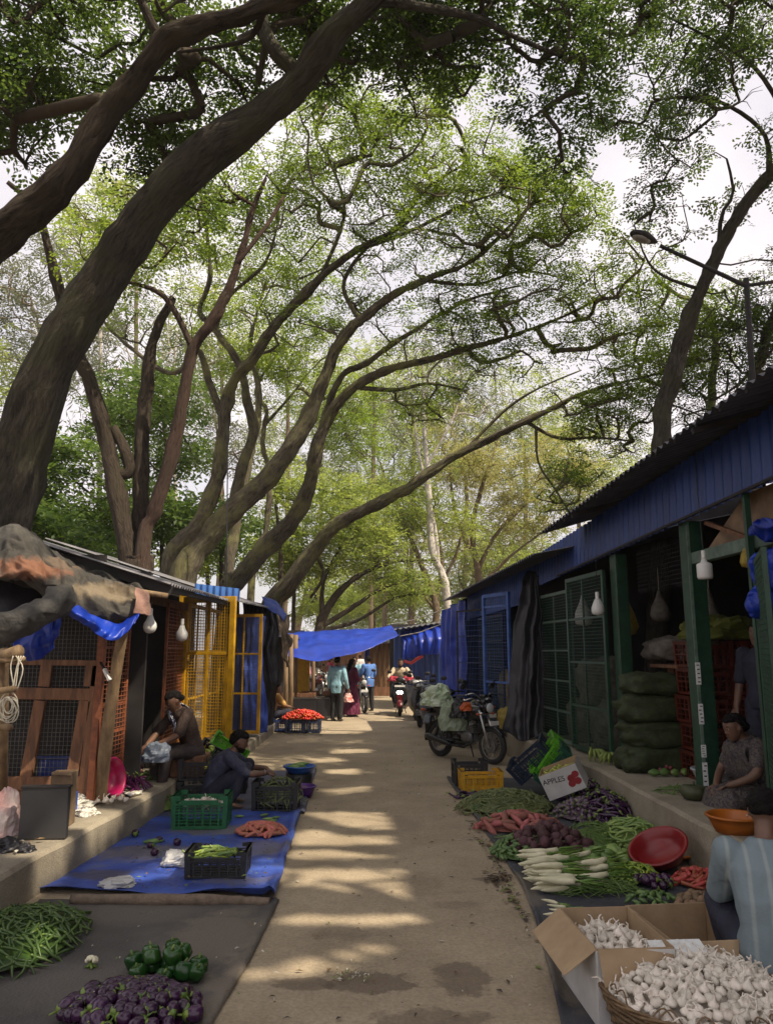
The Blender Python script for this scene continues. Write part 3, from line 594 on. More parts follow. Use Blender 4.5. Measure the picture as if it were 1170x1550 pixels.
# unseen tall crowns over the shed, added to shade the lane from out of view
for k, (bx, by, hgt, seed) in enumerate(((8.2, -3.0, 13, 21), (9.5, 5.6, 14, 22), (10.3, 9.8, 14, 23), (-6.0, 1.0, 9, 24), (7.9, 1.3, 13.5, 25))):
    t = Tree(seed); o = V((bx, by, 0))
    p0 = o; t.pos = []; 
    pts = smooth_pts([o + V((0, 0, 0)), o + V((-.2, .2, 3)), o + V((.2, 0, 6)), o + V((-.3, -.2, hgt - 3)), o + V((0, 0, hgt - .5))], 40)
    for i, p in enumerate(pts): t.pos.append(p); t.rad.append(.3 * (1 - i / 55)); t.par.append(i - 1)
    t.limbs.append(list(range(len(pts))))
    rx = (3.6, 3.4, 2.4, 3.2, 3.5)[k]; ry = (4.0, 3.6, 2.6, 4, 3.4)[k]; q = []
    for _ in range((220, 200, 90, 70, 240)[k]):
        while 1:
            a, b, c = (t.rn.uniform(-1, 1) for _ in range(3))
            if a * a + b * b + c * c <= 1: break
        q.append(V((bx - .4 + a * rx, by + b * ry, hgt - 1.0 + c * 1.7)))
    t.sprout(q)
    t.finish('rain_tree', ['unseen broad tree added behind the shed to shade the lane', 'unseen tall tree added for shade behind the shed near the lamp post', 'unseen tree added for shade behind the second blue shed', 'leafy tree behind the tarp-roofed stall', 'unseen tall tree added for shade behind the middle of the green-posted shed'][k], 'tree', B_dark, F_near, SP_SIMPLE, .6, 18, .8, twig=False)
# ---------------------------------------------------------------- trees farther off
def far_tree(seed, name, label, stems, crown, bark, leafm, spray, size, per, shoot, group=None, **kw):
    t = Tree(seed)
    for i, sp in enumerate(stems): t.limb(sp, join=1 if i else None)
    t.crown(crown)
    return t.finish(name, label, 'tree', bark, leafm, spray, size, per, shoot, lift=0, tiprad=kw.pop('tiprad', .012), group=group, twig=kw.pop('twig', False), prune=kw.pop('prune', True), sides=8, **kw)
far_tree(31, 'eucalyptus', 'tall white-barked twin trunk beyond the end of the blue stalls',
    [[(690, 1010, 31, 24), (676, 900, 31, 22), (668, 865, 31, 20), (654, 835, 31, 20), (650, 780, 31, 18), (648, 720, 31, 16), (642, 640, 31, 12), (640, 540, 31, 8)],
     [(664, 860, 31, 12), (658, 800, 31, 12), (646, 740, 31, 9), (630, 660, 31, 6), (622, 560, 31, 4)], [(648, 700, 31, 8), (690, 620, 31, 6), (700, 540, 31, 4)]],
    [(640, 540, 31, 70, 60, 2.0, 30), (700, 540, 31, 70, 60, 2.0, 24), (730, 600, 31, 60, 50, 1.6, 14), (600, 620, 31, 50, 50, 1.6, 10)], B_pale, F_grey, SP_DROOP, .75, 8, 1.0, droop=.9)
far_tree(32, 'eucalyptus', 'white straight trunk in the wood behind the dark many-stemmed tree',
    [[(152, 1010, 26, 20), (152, 800, 26, 18), (150, 650, 26, 15), (152, 540, 26, 12), (150, 400, 26, 8)]],
    [(150, 420, 26, 90, 90, 2.5, 26), (90, 520, 26, 70, 70, 2, 14), (230, 520, 26, 60, 80, 2, 14)], B_pale, F_grey, SP_DROOP, .8, 9, 1.1, droop=.9)
far_tree(33, 'eucalyptus', 'pale thin trunk in the wood between the two leaning rain trees',
    [[(268, 1010, 30, 12), (266, 760, 30, 10), (262, 600, 30, 8), (268, 500, 30, 5)]],
    [(290, 560, 30, 70, 80, 2.2, 24), (250, 640, 30, 60, 60, 2, 16)], B_pale, F_grey, SP_DROOP, .9, 9, 1.2, droop=.9)
# brown thin-stemmed trees past the sheds
fan = [('thin-stemmed brown tree fanning out over the far shed roofs', 36, [[(735, 1000, 36, 22), (725, 880, 36, 20), (715, 800, 36, 16), (735, 720, 36, 11), (760, 650, 36, 6)], [(722, 870, 36, 13), (750, 810, 36, 10), (800, 760, 36, 6)], [(720, 850, 36, 12), (690, 780, 36, 9), (680, 700, 36, 5)], [(725, 890, 36, 11), (775, 840, 36, 8), (830, 800, 36, 5)]],
        [(740, 720, 36, 70, 60, 3, 34), (800, 770, 36, 60, 50, 3, 26), (850, 700, 36, 80, 60, 3, 30), (690, 720, 36, 50, 60, 2, 16)], F_gold),
       ('brown tree with many steep stems beside the white twin trunk', 33, [[(650, 1000, 33, 24), (660, 920, 33, 20), (640, 860, 33, 15), (612, 790, 33, 10), (590, 730, 33, 5)], [(662, 925, 33, 14), (630, 890, 33, 11), (590, 860, 33, 7), (540, 845, 33, 4)], [(660, 915, 33, 13), (668, 850, 33, 10), (655, 770, 33, 6)], [(655, 900, 33, 10), (690, 840, 33, 8), (705, 770, 33, 5)]],
        [(600, 760, 33, 60, 50, 2.5, 30), (560, 820, 33, 60, 40, 2.5, 24), (650, 760, 33, 50, 60, 2.5, 18), (700, 790, 33, 40, 50, 2.5, 12)], F_far),
       ('dark-limbed tree spreading low over the lane behind the awning', 30, [[(478, 1010, 30, 34), (486, 945, 30, 28), (510, 900, 30, 20), (550, 868, 30, 13), (600, 850, 30, 8), (660, 848, 30, 4)], [(484, 950, 30, 18), (530, 922, 30, 13), (580, 890, 30, 9), (640, 872, 30, 5)], [(486, 955, 30, 15), (540, 940, 30, 10), (600, 905, 30, 7), (650, 900, 30, 4)], [(488, 940, 30, 15), (490, 880, 30, 11), (520, 820, 30, 7), (540, 780, 30, 4)]],
        [(560, 830, 30, 70, 40, 2.5, 30), (520, 770, 30, 60, 50, 2.5, 30), (610, 880, 30, 50, 25, 2, 14), (480, 820, 30, 45, 50, 2, 14)], F_far),
       ('broad dim tree arching from the stalls at the far end', 44, [[(440, 1000, 44, 24), (455, 930, 44, 20), (490, 870, 44, 14), (540, 830, 44, 8), (590, 810, 44, 4)], [(455, 930, 44, 14), (470, 860, 44, 9), (480, 790, 44, 5)]],
        [(470, 760, 44, 80, 60, 3, 34), (560, 770, 44, 70, 50, 3, 34), (430, 840, 44, 40, 50, 3, 14)], F_far)]
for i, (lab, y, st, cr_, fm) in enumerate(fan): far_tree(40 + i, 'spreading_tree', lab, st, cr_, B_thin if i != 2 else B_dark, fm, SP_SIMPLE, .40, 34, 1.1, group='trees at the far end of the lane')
# the bright distant tree line
bk = [(480, 660, 60, 100, 80, 60, 'F'), (580, 700, 62, 90, 70, 60, 'F'), (700, 680, 66, 90, 70, 55, 'G'), (790, 640, 58, 90, 90, 60, 'F'), (620, 600, 70, 110, 50, 40, 'F'), (560, 560, 55, 90, 60, 36, 'F'), (870, 700, 52, 80, 60, 50, 'F'), (940, 740, 48, 60, 50, 36, 'F'), (430, 560, 50, 90, 70, 36, 'F'), (620, 840, 75, 130, 60, 70, 'G'), (760, 820, 60, 80, 60, 46, 'G'), (560, 920, 90, 90, 50, 60, 'F')]
bl = ['lime-lit tree seen between the two sunlit leaning trunks', 'pale green tree over the far end of the awning', 'yellowing tree behind the white twin trunk', 'green tree above the low level trunk', 'hazy tall tree beyond the white twin trunk', 'light green tree behind the arms of the sunlit trunk', 'green tree past the shed roof beneath the level trunk', 'small tree close above the shed roof edge', 'light tree behind the curved grey trunk', 'yellow distant tree low over the awning', 'yellowing tree just over the far blue shed', 'far tree closing the end of the lane']
for i, (px, py, y, rx, ry, n, k) in enumerate(bk):
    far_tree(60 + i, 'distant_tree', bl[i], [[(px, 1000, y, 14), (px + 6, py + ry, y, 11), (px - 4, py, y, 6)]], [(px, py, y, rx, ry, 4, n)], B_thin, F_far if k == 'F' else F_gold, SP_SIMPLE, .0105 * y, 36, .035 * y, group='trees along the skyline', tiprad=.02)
# dense wood behind the shops
bw = [(70, 720, 19, 70, 90, 44, 'glossy dark tree behind the tarp-roofed stall', F_bush), (150, 760, 21, 60, 80, 34, 'dark leafy tree directly behind the grey shop roof', F_bush), (20, 800, 16, 50, 50, 26, 'bushy tree touching the huge leaning trunk', F_bush), (250, 640, 22, 60, 110, 38, 'dark green tree between the many-stemmed and the leaning trunks', F_bush), (185, 640, 24, 50, 80, 30, 'leafy tree glimpsed between the dark stems', F_bush), (420, 760, 28, 50, 90, 30, 'light tree seen past the straight slim trunk', F_far), (310, 830, 26, 60, 60, 30, 'small tree in the gap under the thick forked trunk', F_far)]
for i, (px, py, y, rx, ry, n, lab, fm) in enumerate(bw):
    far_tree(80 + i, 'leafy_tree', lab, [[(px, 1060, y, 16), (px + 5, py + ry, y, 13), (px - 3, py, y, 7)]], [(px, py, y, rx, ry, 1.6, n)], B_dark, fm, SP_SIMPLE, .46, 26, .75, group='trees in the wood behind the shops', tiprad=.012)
for i, (px, py, y, rx, ry, n, lab, fm) in enumerate(((330, 800, 23, 50, 50, 26, 'low leafy tree under the elbowed grey trunk', F_bush), (440, 850, 31, 55, 45, 26, 'low light tree between the two sunlit leaning trunks', F_far), (240, 780, 20, 45, 50, 24, 'low dark tree just above the blue gable sheet', F_bush), (480, 900, 40, 60, 45, 30, 'low tree right above the near end of the awning', F_far), (110, 830, 18, 60, 40, 24, 'low shrubby tree behind the ridge of the grey roof', F_bush))):
    far_tree(110 + i, 'leafy_tree', lab, [[(px, 1060, y, 14), (px + 5, py + ry, y, 11), (px - 3, py, y, 6)]], [(px, py, y, rx, ry, 1.6, n)], B_dark, fm, SP_SIMPLE, .5, 26, .8, group='low trees behind the shops', tiprad=.012)
for i, (px, py, y, rx, ry, n, lab) in enumerate(((700, 880, 62, 70, 50, 40, 'low distant tree behind the far blue shed'), (790, 840, 50, 70, 50, 40, 'low distant tree above the second shed roof'), (560, 905, 72, 80, 50, 46, 'low distant tree closing the view over the awning'), (640, 930, 80, 70, 40, 30, 'farthest low tree at the end of the lane'))):
    far_tree(120 + i, 'distant_tree', lab, [[(px, 1000, y, 14), (px + 6, py + ry * .6, y, 11), (px - 4, py, y, 6)]], [(px, py, y, rx, ry, 4, n)], B_thin, F_far, SP_SIMPLE, .0105 * y, 36, .035 * y, group='low trees at the end of the lane', tiprad=.02)
bl = [(60, 480, 34, 110, 120, 60, F_grey, 'pale tall tree behind the huge leaning trunk'), (330, 480, 36, 90, 90, 40, F_far, 'tall sunny tree behind the reddish trunk'), (200, 330, 30, 110, 80, 40, F_far, 'high tree crown between the two dark limbs'), (-30, 600, 30, 70, 120, 26, F_far, 'tall tree by the edge of the wood'), (330, 640, 40, 80, 90, 34, F_grey, 'misty tree deep in the wood')]
for i, (px, py, y, rx, ry, n, fm, lab) in enumerate(bl):
    far_tree(95 + i, 'distant_tree', lab, [[(px, 1000, y, 14), (px + 6, py + ry, y, 11), (px - 4, py, y, 6)]], [(px, py, y, rx, ry, 3, n)], B_thin, fm, SP_SIMPLE, .48, 32, 1.3, group='tall trees deep in the wood', tiprad=.018)
print('LEAVES', N_LEAF)
# ---------------------------------------------------------------- market sheds
M_bluetin = pm('blue_painted_tin', (.020, .056, .24), (.012, .034, .15), .45, 3, .1, stretch=(1, 1, .25))
M_oldtin = pm('weathered_tin', (.10, .10, .115), (.05, .048, .055), .6, 5, .15)
M_greytin = pm('grey_tin', (.22, .22, .24), (.12, .11, .12), .5, 4, .1)
M_green = pm('green_painted_steel', (.014, .06, .032), (.008, .034, .018), .45, 9, .1)
M_greenpale = pm('faded_green_steel', (.13, .19, .15), (.07, .11, .085), .55, 12, .1)
M_orange = pm('rust_orange_steel', (.30, .095, .035), (.16, .05, .025), .6, 12, .1)
M_yellow = pm('yellow_painted_steel', (.56, .31, .012), (.38, .20, .01), .45, 8, .1)
M_wood = pm('brown_timber', (.23, .105, .05), (.10, .045, .024), .7, 6, .4, 40, stretch=(3, 3, .5))
M_pole = pm('raw_pole', (.27, .18, .095), (.14, .09, .05), .75, 7, .4, 30, stretch=(2, 2, .4))
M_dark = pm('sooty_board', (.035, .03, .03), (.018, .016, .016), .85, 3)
M_ply = pm('stained_ply', (.27, .18, .11), (.14, .09, .055), .8, 4, .2)
M_wire = pm('galvanised_wire', (.15, .145, .135), (.08, .075, .07), .5, 20, metal=.4)
M_bluet = pm('blue_tarpaulin', (.010, .050, .46), (.006, .028, .29), .38, 2.2, .25, 30, trans=.15)
M_bluet2 = pm('blue_tarpaulin_worn', (.05, .10, .42), (.02, .045, .26), .5, 3, .3, 26, trans=.12, third=(.13, .17, .33))
M_blackt = pm('black_plastic_sheet', (.02, .019, .024), (.012, .011, .014), .42, 3, .3, 14)
M_canvas = pm('weathered_canvas', (.055, .049, .041), (.018, .017, .015), .8, 3.6, .9, third=(.13, .09, .06), contrast=(.34, .62), detail=8, bscale=14)
M_canvas2 = pm('faded_tan_canvas', (.34, .26, .175), (.11, .09, .07), .85, 4, .6, 30, contrast=(.38, .56))
M_rust = pm('rusty_canvas', (.40, .17, .09), (.16, .08, .055), .85, 5, .6, 30, contrast=(.4, .6))
M_white = pm('white_plastic', (.78, .77, .74), (.66, .65, .62), .35, 10)
M_rope = pm('pale_rope', (.62, .58, .48), (.42, .38, .30), .8, 20)
M_redhem = pm('red_hem', (.5, .04, .05), (.35, .03, .03), .6, 8)
M_net_g = pm('green_net_sack', (.034, .05, .010), (.014, .021, .005), .7, 14, .6, 60)
M_net_y = pm('yellow_net', (.34, .25, .03), (.20, .14, .015), .6, 18, .5, 60)
M_sack = pm('woven_sack', (.17, .15, .125), (.08, .07, .058), .7, 12, .5, 70)
M_redcrate = pm('faded_red_plastic', (.30, .05, .02), (.18, .03, .015), .5, 6)
M_bulb = pm('frosted_bulb', (.72, .72, .70), (.62, .62, .6), .3, 4)
M_black = pm('black_plastic', (.018, .018, .02), (.012, .012, .013), .4, 8)
M_cardb = pm('cardboard', (.38, .27, .16), (.28, .19, .11), .8, 5, .15)
M_sticker = pm('white_sticker', (.75, .76, .74), (.6, .61, .6), .5, 30)

def F(y, off=0, z=0): return V((XF(y) + off, y, z))
def mesh_door(parent, a, b, z0, z1, mat, wmat, rails=(.33, .66), stiles=(), w=.05, nx=None, ny=None, name='mesh_door', handle=True, za=0, r=.0022):
    """a framed wire door from foot a to foot b"""
    a, b = V((a[0], a[1], z0)), V((b[0], b[1], z0)); h = V((0, 0, z1 - z0)); d = (b - a); L = d.length; dn = d.normalized(); n = dn.cross(V((0, 0, 1)))
    mb = MB(); i = dn * w / 2; o = n * .002
    mb.bar(a + i, a + i + h, w, w * .8, n); mb.bar(b - i, b - i + h, w, w * .8, n)
    for z in (w / 2, (z1 - z0) - w / 2): mb.bar(a + V((0, 0, z)) + dn * w, b + V((0, 0, z)) - dn * w, w * .8, w)
    for q in rails: mb.bar(a + h * q + dn * w, b + h * q - dn * w, w * .5, w * .6)
    for q in stiles: mb.bar(a + d * q + o + V((0, 0, w)), a + d * q + o + h - V((0, 0, w)), w * .5, w * .45, n)
    door = mb.build(name, mat, parent, bevel=.004)
    mb = MB(); nx = nx or max(4, int(L / .045)); ny = ny or max(6, int((z1 - z0) / .045))
    wires(mb, a + n * .012, b + n * .012, a + n * .012 + h, nx, ny, r); mb.build('wire_mesh', wmat, door)
    if handle:
        mb = MB(); c = a + d * .12 + V((0, 0, (z1 - z0) * .48)) - n * .05; mb.tube([c + n * .04, c, c + V((0, 0, .03)), c + V((0, 0, .17)), c + V((0, 0, .2)), c + V((0, 0, .2)) + n * .04], .008, 6); mb.build('handle', M_wire, door, smooth=True)
    return door

# --- the long blue shed
shed = thing('market_shed', 'long dark shed with a blue corrugated fascia and green posts', 'shed', (0, 0, 0))
def ze(y): return 4.165 - .0582 * y
mb = MB(); corrugated(mb, F(1.5, -.62, ze(1.5)), F(10.95, -.62, ze(10.95)), F(1.5, 4.6, ze(1.5) + 1.5), .13, .018, nv=2)
for k in range(24):
    y = 1.6 + k * .4; mb.bar(F(y, -.56, ze(y) - .02), F(y, -.56, ze(y) + .055), .02, .03)
mb.build('roof', M_oldtin, shed, smooth=True)
mb = MB(); corrugated(mb, F(1.5, 0, 3.55 - .0448 * 1.5), F(13.4, 0, 3.55 - .0448 * 13.4), F(1.5, .02, 4.32 - .0595 * 1.5), .16, .02, nv=1)
# let the top follow the roof
for i, v in enumerate(mb.v):
    y = v[1]; zb = 3.55 - .0448 * y; zt = min(4.30 - .0595 * y, 9)
    mb.v[i] = (v[0], v[1], zb if i % 2 == 0 else zt)
mb.build('fascia', M_bluetin, shed, smooth=True)
mb = MB(); mb.bar(F(12.0, -.05, 3.02), F(2.5, -.05, 3.45), .025); mb.build('conduit', M_dark, shed)
mb = MB()
for y in (3.2, 6.4, 9.6): mb.bar(F(y, -.6, ze(y) - .05), F(y, .1, ze(y) + .15), .05)
mb.build('rafter', M_dark, shed)
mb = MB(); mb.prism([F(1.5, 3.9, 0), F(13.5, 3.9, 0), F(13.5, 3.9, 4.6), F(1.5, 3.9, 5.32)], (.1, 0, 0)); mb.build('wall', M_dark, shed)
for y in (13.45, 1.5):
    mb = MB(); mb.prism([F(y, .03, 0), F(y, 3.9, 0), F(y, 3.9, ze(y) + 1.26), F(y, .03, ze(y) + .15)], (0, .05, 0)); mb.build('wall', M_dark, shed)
for (y, wd, zz) in ((9.98, .20, 3.1), (8.0, .22, 3.2), (3.2, .2, 3.3)):
    mb = MB(); mb.box(F(y, .12, (PR + zz) / 2), (.16, wd, zz - PR), Matrix.Rotation(.085, 3, 'Z')); po = mb.build('post', M_green, shed, bevel=.008)
    if y == 8.0:
        mb = MB()
        mb.bar(F(y - .115, .03, PR + .02), F(y - .115, .03, 3.15), .03, .012, (0, 1, 0)); mb.build('edge_strip', M_greenpale, po)
        rs = random.Random(5)
        for (z, h) in ((1.62, .22), (1.22, .20), (.62, .26), (.86, .12)):
            mb = MB(); c = F(y - .125, .03, z); mb.box(c, (.05, .004, h))
            for q in range(5): mb.box(c + V((rs.uniform(-.008, .008), -.003, h * (.38 - .19 * q))), (.026, .002, h * .05), mi=1)
            mb.build('sticker', [M_sticker, M_dark], po)
mb = MB(); mb.bar(F(7.9, .1, 2.80), F(2.6, .1, 2.86), .1, .12); mb.build('beam', M_greenpale, shed, bevel=.006)
mb = MB(); mb.prism([F(7.75, .16, 2.88), F(5.2, .16, 2.93), F(5.2, .16, 3.36), F(7.0, .16, 3.3)], (.02, 0, 0)); mb.build('fascia_board', M_ply, shed)
mb = MB(); mb.bar(F(7.7, .14, 3.15), F(6.9, .1, 2.87), .04); mb.build('brace', M_wood, shed)
mb = MB(); mb.bar(F(6.62, -.05, PR), F(6.75, .02, 3.28), .05); mb.build('thin_post', M_green, shed)
mesh_door(shed, F(13.3, .02), F(11.62, .02), PR + .03, 2.78, M_greenpale, M_green, (.2, .4, .6, .8), (.5,), .05, 34, 52, name='mesh_shutter', handle=False)
mesh_door(shed, F(11.58, -.05), F(10.14, -.02), PR + .03, 2.92, M_green, M_green, (.25, .5, .75), (.45,), .06, 34, 52, name='mesh_shutter', handle=False)
mb = MB(); wires(mb, F(9.6, .2, 2.55), F(8.1, .2, 2.55), F(9.6, .2, 3.1), 30, 11, .002); mb.build('upper_mesh', M_dark, shed)
mesh_door(shed, F(6.5, -.1), F(5.5, -.6), PR + .03, 2.6, M_green, M_green, (.3, .6), (), .05, name='mesh_gate', handle=False)

def sack(c, sx, sy, sz, mat, label, seed, group=None, name='sack', cat_='sack', rz=0, z0=None):
    """a plump lying sack with gathered corners, resting at c"""
    mb = MB(); mb.ball((0, 0, 0), (1, 1, 1), 40, 26)
    for i, v in enumerate(mb.v):
        p = V(v); q = V([math.copysign(abs(a) ** .62, a) for a in p]); n = noise.noise(q * 1.7 + V((seed, 0, 0))) * .20 + abs(noise.noise(q * 3.6 + V((seed, 4, 0)))) * .16 + noise.noise(q * 9 + V((seed, 4, 0))) * .03
        q = q * (1 + n); mb.v[i] = (q.x * sx, q.y * sy, max(q.z, -.86) * sz)
    o = mb.build(name, mat, smooth=True, loc=(c[0], c[1], c[2] + sz * .86)); o.rotation_euler.z = rz
    return tag(o, label, cat_, group)
lab = ['bottom green net sack of the pile by the green post', 'second green net sack from the bottom of the pile', 'third green net sack up the pile in the dark shop', 'top sagging sack of the green pile in the dark shop']
z = PR
for k, (sx, sz) in enumerate(((.44, .17), (.43, .17), (.44, .18), (.36, .14))):
    sack((3.36 + rnd.uniform(-.03, .03), 9.55, z), sx, .30, sz, M_net_g, lab[k], k + 2, 'green net sacks stacked in the shop'); z += sz * 1.72
sack((4.25, 9.7, PR), .42, .3, .45, M_sack, 'tall dim sack standing behind the green sack pile', 9)
sack((3.85, 9.9, 1.72), .40, .3, .16, M_sack, 'grey folded sack lying above the green sack pile', 12)
sh = MB(); sh.box(F(9.6, 1.3, 1.66), (1.7, .9, .04)); sh2 = thing('shop_shelf', 'plank shelf above the green sack pile', 'shelf', (0, 0, 0)); sh.build('shelf_board', M_wood, sh2)
for q in (.55, 2.05):
    m_ = MB(); m_.bar(F(9.6, q, PR), F(9.6, q, 1.64), .06); m_.build('leg', M_wood, sh2)
def hang_bag(p, h, r, mat, label, top=.5, name='hanging_bag', cat_='bag'):
    t = thing(name, label, cat_, p)
    mb = MB(); mb.lathe([(.012, 0), (.02, -.05 * h), (r * .35, -.25 * h), (r * .8, -.55 * h), (r, -.8 * h), (r * .8, -.96 * h), (r * .3, -h)], 16)
    for i, v in enumerate(mb.v):
        q = V(v); n = 1 + .18 * noise.noise(q * 7 + V(p)); mb.v[i] = (q.x * n, q.y * n, q.z)
    mb.build('bag', mat, t, smooth=True); mb = MB(); mb.tube([(0, 0, 0), (0, 0, top)], .004, 5); mb.build('string', M_rope, t); return t
hang_bag(P(944, 893, 10.4), .62, .16, M_net_y, 'yellow net bag hanging in the dark doorway beside the mesh shutter', .25)
hang_bag(P(997, 893, 10.2), .42, .13, M_sack, 'whitish bag hanging behind the tall green post', .3)
hang_bag(P(1072, 890, 9.3), .72, .17, M_sack, 'grey pointed bag hanging deep in the dark shop', .3)
hang_bag(P(1131, 815, 6.9), .27, .085, M_net_y, 'small yellow net pouch hanging under the pale green beam', .2)
hang_bag(P(853, 900, 12.3) + V((.3, 0, 0)), .5, .15, M_white, 'white plastic bag hanging behind the mesh shutter', .2)
for k, (yy, zz) in enumerate(((12.6, PR), (11.6, PR), (12.1, PR + .62))):
    sack((F(yy, .6).x, yy, zz), .34, .3, .36, M_sack, ['pale sack behind the mesh shutter next to the black sheet', 'pale sack behind the mesh shutter next to the green post', 'pale sack on top of the two behind the mesh shutter'][k], 20 + k, 'pale sacks behind the shutters')

def bulb(p, wire_to, label, kind=0, s=1.0):
    t = thing('light_bulb', label, 'light bulb', p)
    mb = MB(); mb.tube([(0, 0, .03 * s), V(wire_to) - V(p)], .004, 5); mb.build('wire', M_black, t)
    mb = MB(); mb.lathe([(.013 * s, .05 * s), (.016 * s, .04 * s), (.016 * s, 0), (.02 * s, -.012 * s)], 14); mb.build('holder', M_white, t, smooth=True)
    if kind == 0: prof = [(.02, -.012), (.034, -.05), (.05, -.075), (.055, -.105), (.046, -.135), (.028, -.152), (.004, -.158)]
    elif kind == 1: prof = [(.016, -.012), (.026, -.04), (.055, -.055), (.058, -.065), (.058, -.155), (.052, -.172), (.004, -.175)]
    else: prof = [(.02, -.012), (.042, -.06), (.052, -.085), (.054, -.115), (.045, -.14), (.004, -.15)]
    mb = MB(); mb.lathe([(r * s, z * s) for r, z in prof], 20); mb.build('globe', M_bulb, t, smooth=True)
    if kind == 2:
        mb = MB()
        for k in range(12):
            a = k * PI / 6; mb.bar((.02 * s * math.cos(a), .02 * s * math.sin(a), -.012 * s), (.045 * s * math.cos(a), .045 * s * math.sin(a), -.07 * s), .006 * s)
        mb.build('cooling_fins', M_sticker, t)
    return t
p = P(1065, 843, 7.3); bulb(p, p + V((-.02, 0, 1.05)), 'wide cylindrical white bulb on a long cord before the green beam', 1, 1.25)
p = P(904, 905, 9.8); bulb(p, p + V((.02, .05, .5)), 'finned white bulb hanging in front of the green mesh shutter', 2, 1.5)
# blue bundle tied to the thin post
mb = MB()
mb.ball(P(1172, 862, 6.35), (.15, .2, .20), 44, 32); mb.ball(P(1157, 918, 6.3), (.12, .16, .12), 40, 28); mb.ball(P(1166, 802, 6.4), (.12, .2, .08), 40, 24)
for i, v in enumerate(mb.v):
    q = V(v); d = V((noise.noise(q * 5), noise.noise(q * 5 + V((9, 0, 0))), noise.noise(q * 5 + V((0, 9, 0))))) * .07 + V((noise.noise(q * 14), 0, noise.noise(q * 13 + V((3, 0, 0))))) * .04 + V((-1, -1, 0)) * abs(noise.noise(V((q.x * 9 + q.z * 7, q.y * 9, q.z * 3)))) * .09; mb.v[i] = tuple(q + d)
tag(mb.build('tarp_bundle', M_bluet, smooth=True), 'bunched blue tarpaulin tied high on the thin green post', 'tarpaulin')

# --- second shed with the blue gate and hanging sheets
sb = thing('market_shed', 'blue tin shed with an open blue gate, next along from the green-posted shed', 'shed')
mb = MB(); corrugated(mb, F(11.3, -.62, 3.27), F(19.6, -.62, 3.10), F(11.3, 4, 4.2), .13, .018, nv=2); mb.build('roof', M_oldtin, sb, smooth=True)
mb = MB(); corrugated(mb, F(13.5, .0, 2.72), F(19.5, .0, 2.62), F(13.5, .03, 3.42), .16, .02); mb.build('fascia', pm('cobalt_painted_tin', (.03, .09, .38), (.02, .06, .25), .45, 3, .1), sb, smooth=True)
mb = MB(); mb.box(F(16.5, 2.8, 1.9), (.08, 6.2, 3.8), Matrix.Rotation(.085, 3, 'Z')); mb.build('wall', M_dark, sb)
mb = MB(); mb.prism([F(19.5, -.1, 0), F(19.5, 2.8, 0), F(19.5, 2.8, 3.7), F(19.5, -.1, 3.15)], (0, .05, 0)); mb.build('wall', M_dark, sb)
mb = MB(); corrugated(mb, F(15.2, .9, .42), F(17.6, .9, .42), F(15.2, .9, 2.7), .16, .02); mb.build('inner_wall', M_bluetin, sb, smooth=True)
M_bluesteel = pm('blue_painted_steel', (.05, .13, .42), (.03, .08, .28), .45, 8)
mesh_door(sb, P(735, 1100, 15.3), P(776, 1100, 14.4), PR, 2.95, M_bluesteel, M_bluesteel, (.33, .9), (), .07, 12, 40, name='gate')
mesh_door(sb, F(17.9, -.05), F(15.6, -.05), PR, 2.6, M_dark, M_green, (.25, .5, .75), (.33, .66), .05, 40, 40, name='mesh_shutter', handle=False)
mesh_door(sb, P(693, 1060, 17.6), P(735, 1060, 16.6), PR, 2.75, M_dark, M_bluesteel, (.25, .5, .75), (.5,), .04, 18, 20, name='gate', handle=False)
sack((F(16.6, .5).x, 16.6, PR), .4, .4, .55, M_net_y, 'dim yellow-green sack behind the dark gate', 31); sack((F(14.6, .0).x - .15, 14.3, PR - .02), .3, .28, .22, M_net_y, 'yellow plastic sack sitting at the foot of the blue gate', 33)
o = cloth([[P(802, 862, 13.5), P(812, 864, 13.3), P(818, 872, 13.15)], [P(786, 905, 13.4), P(805, 920, 13.2), P(820, 930, 13.1)], [P(775, 985, 13.3), P(798, 1000, 13.0), P(822, 1010, 12.95)], [P(768, 1060, 13.25), P(795, 1075, 12.95), P(822, 1080, 12.9)], [P(762, 1108, 13.2), P(790, 1120, 12.8), P(822, 1112, 12.85)]], 60, 50, .06, 2.2, 3, fold=.07, nfold=3.5).build('hanging_sheet', M_blackt, smooth=True, solid=.006)
tag(o, 'tall black plastic sheet hanging in folds between the two sheds', 'plastic sheet')
o = cloth([[P(668, 926, 19.6), P(682, 918, 19), P(705, 906, 18)], [P(667, 960, 19.6), P(683, 960, 18.9), P(704, 955, 18)], [P(668, 1010, 19.6), P(684, 1010, 18.9), P(706, 1005, 18)], [P(670, 1060, 19.5), P(686, 1062, 18.8), P(707, 1060, 17.9)]], 44, 50, .05, 2, 8, fold=.05, nfold=4).build('hanging_sheet', M_bluet, smooth=True, solid=.005)
tag(o, 'blue tarpaulin curtain hanging from the corner of the second shed', 'tarpaulin')
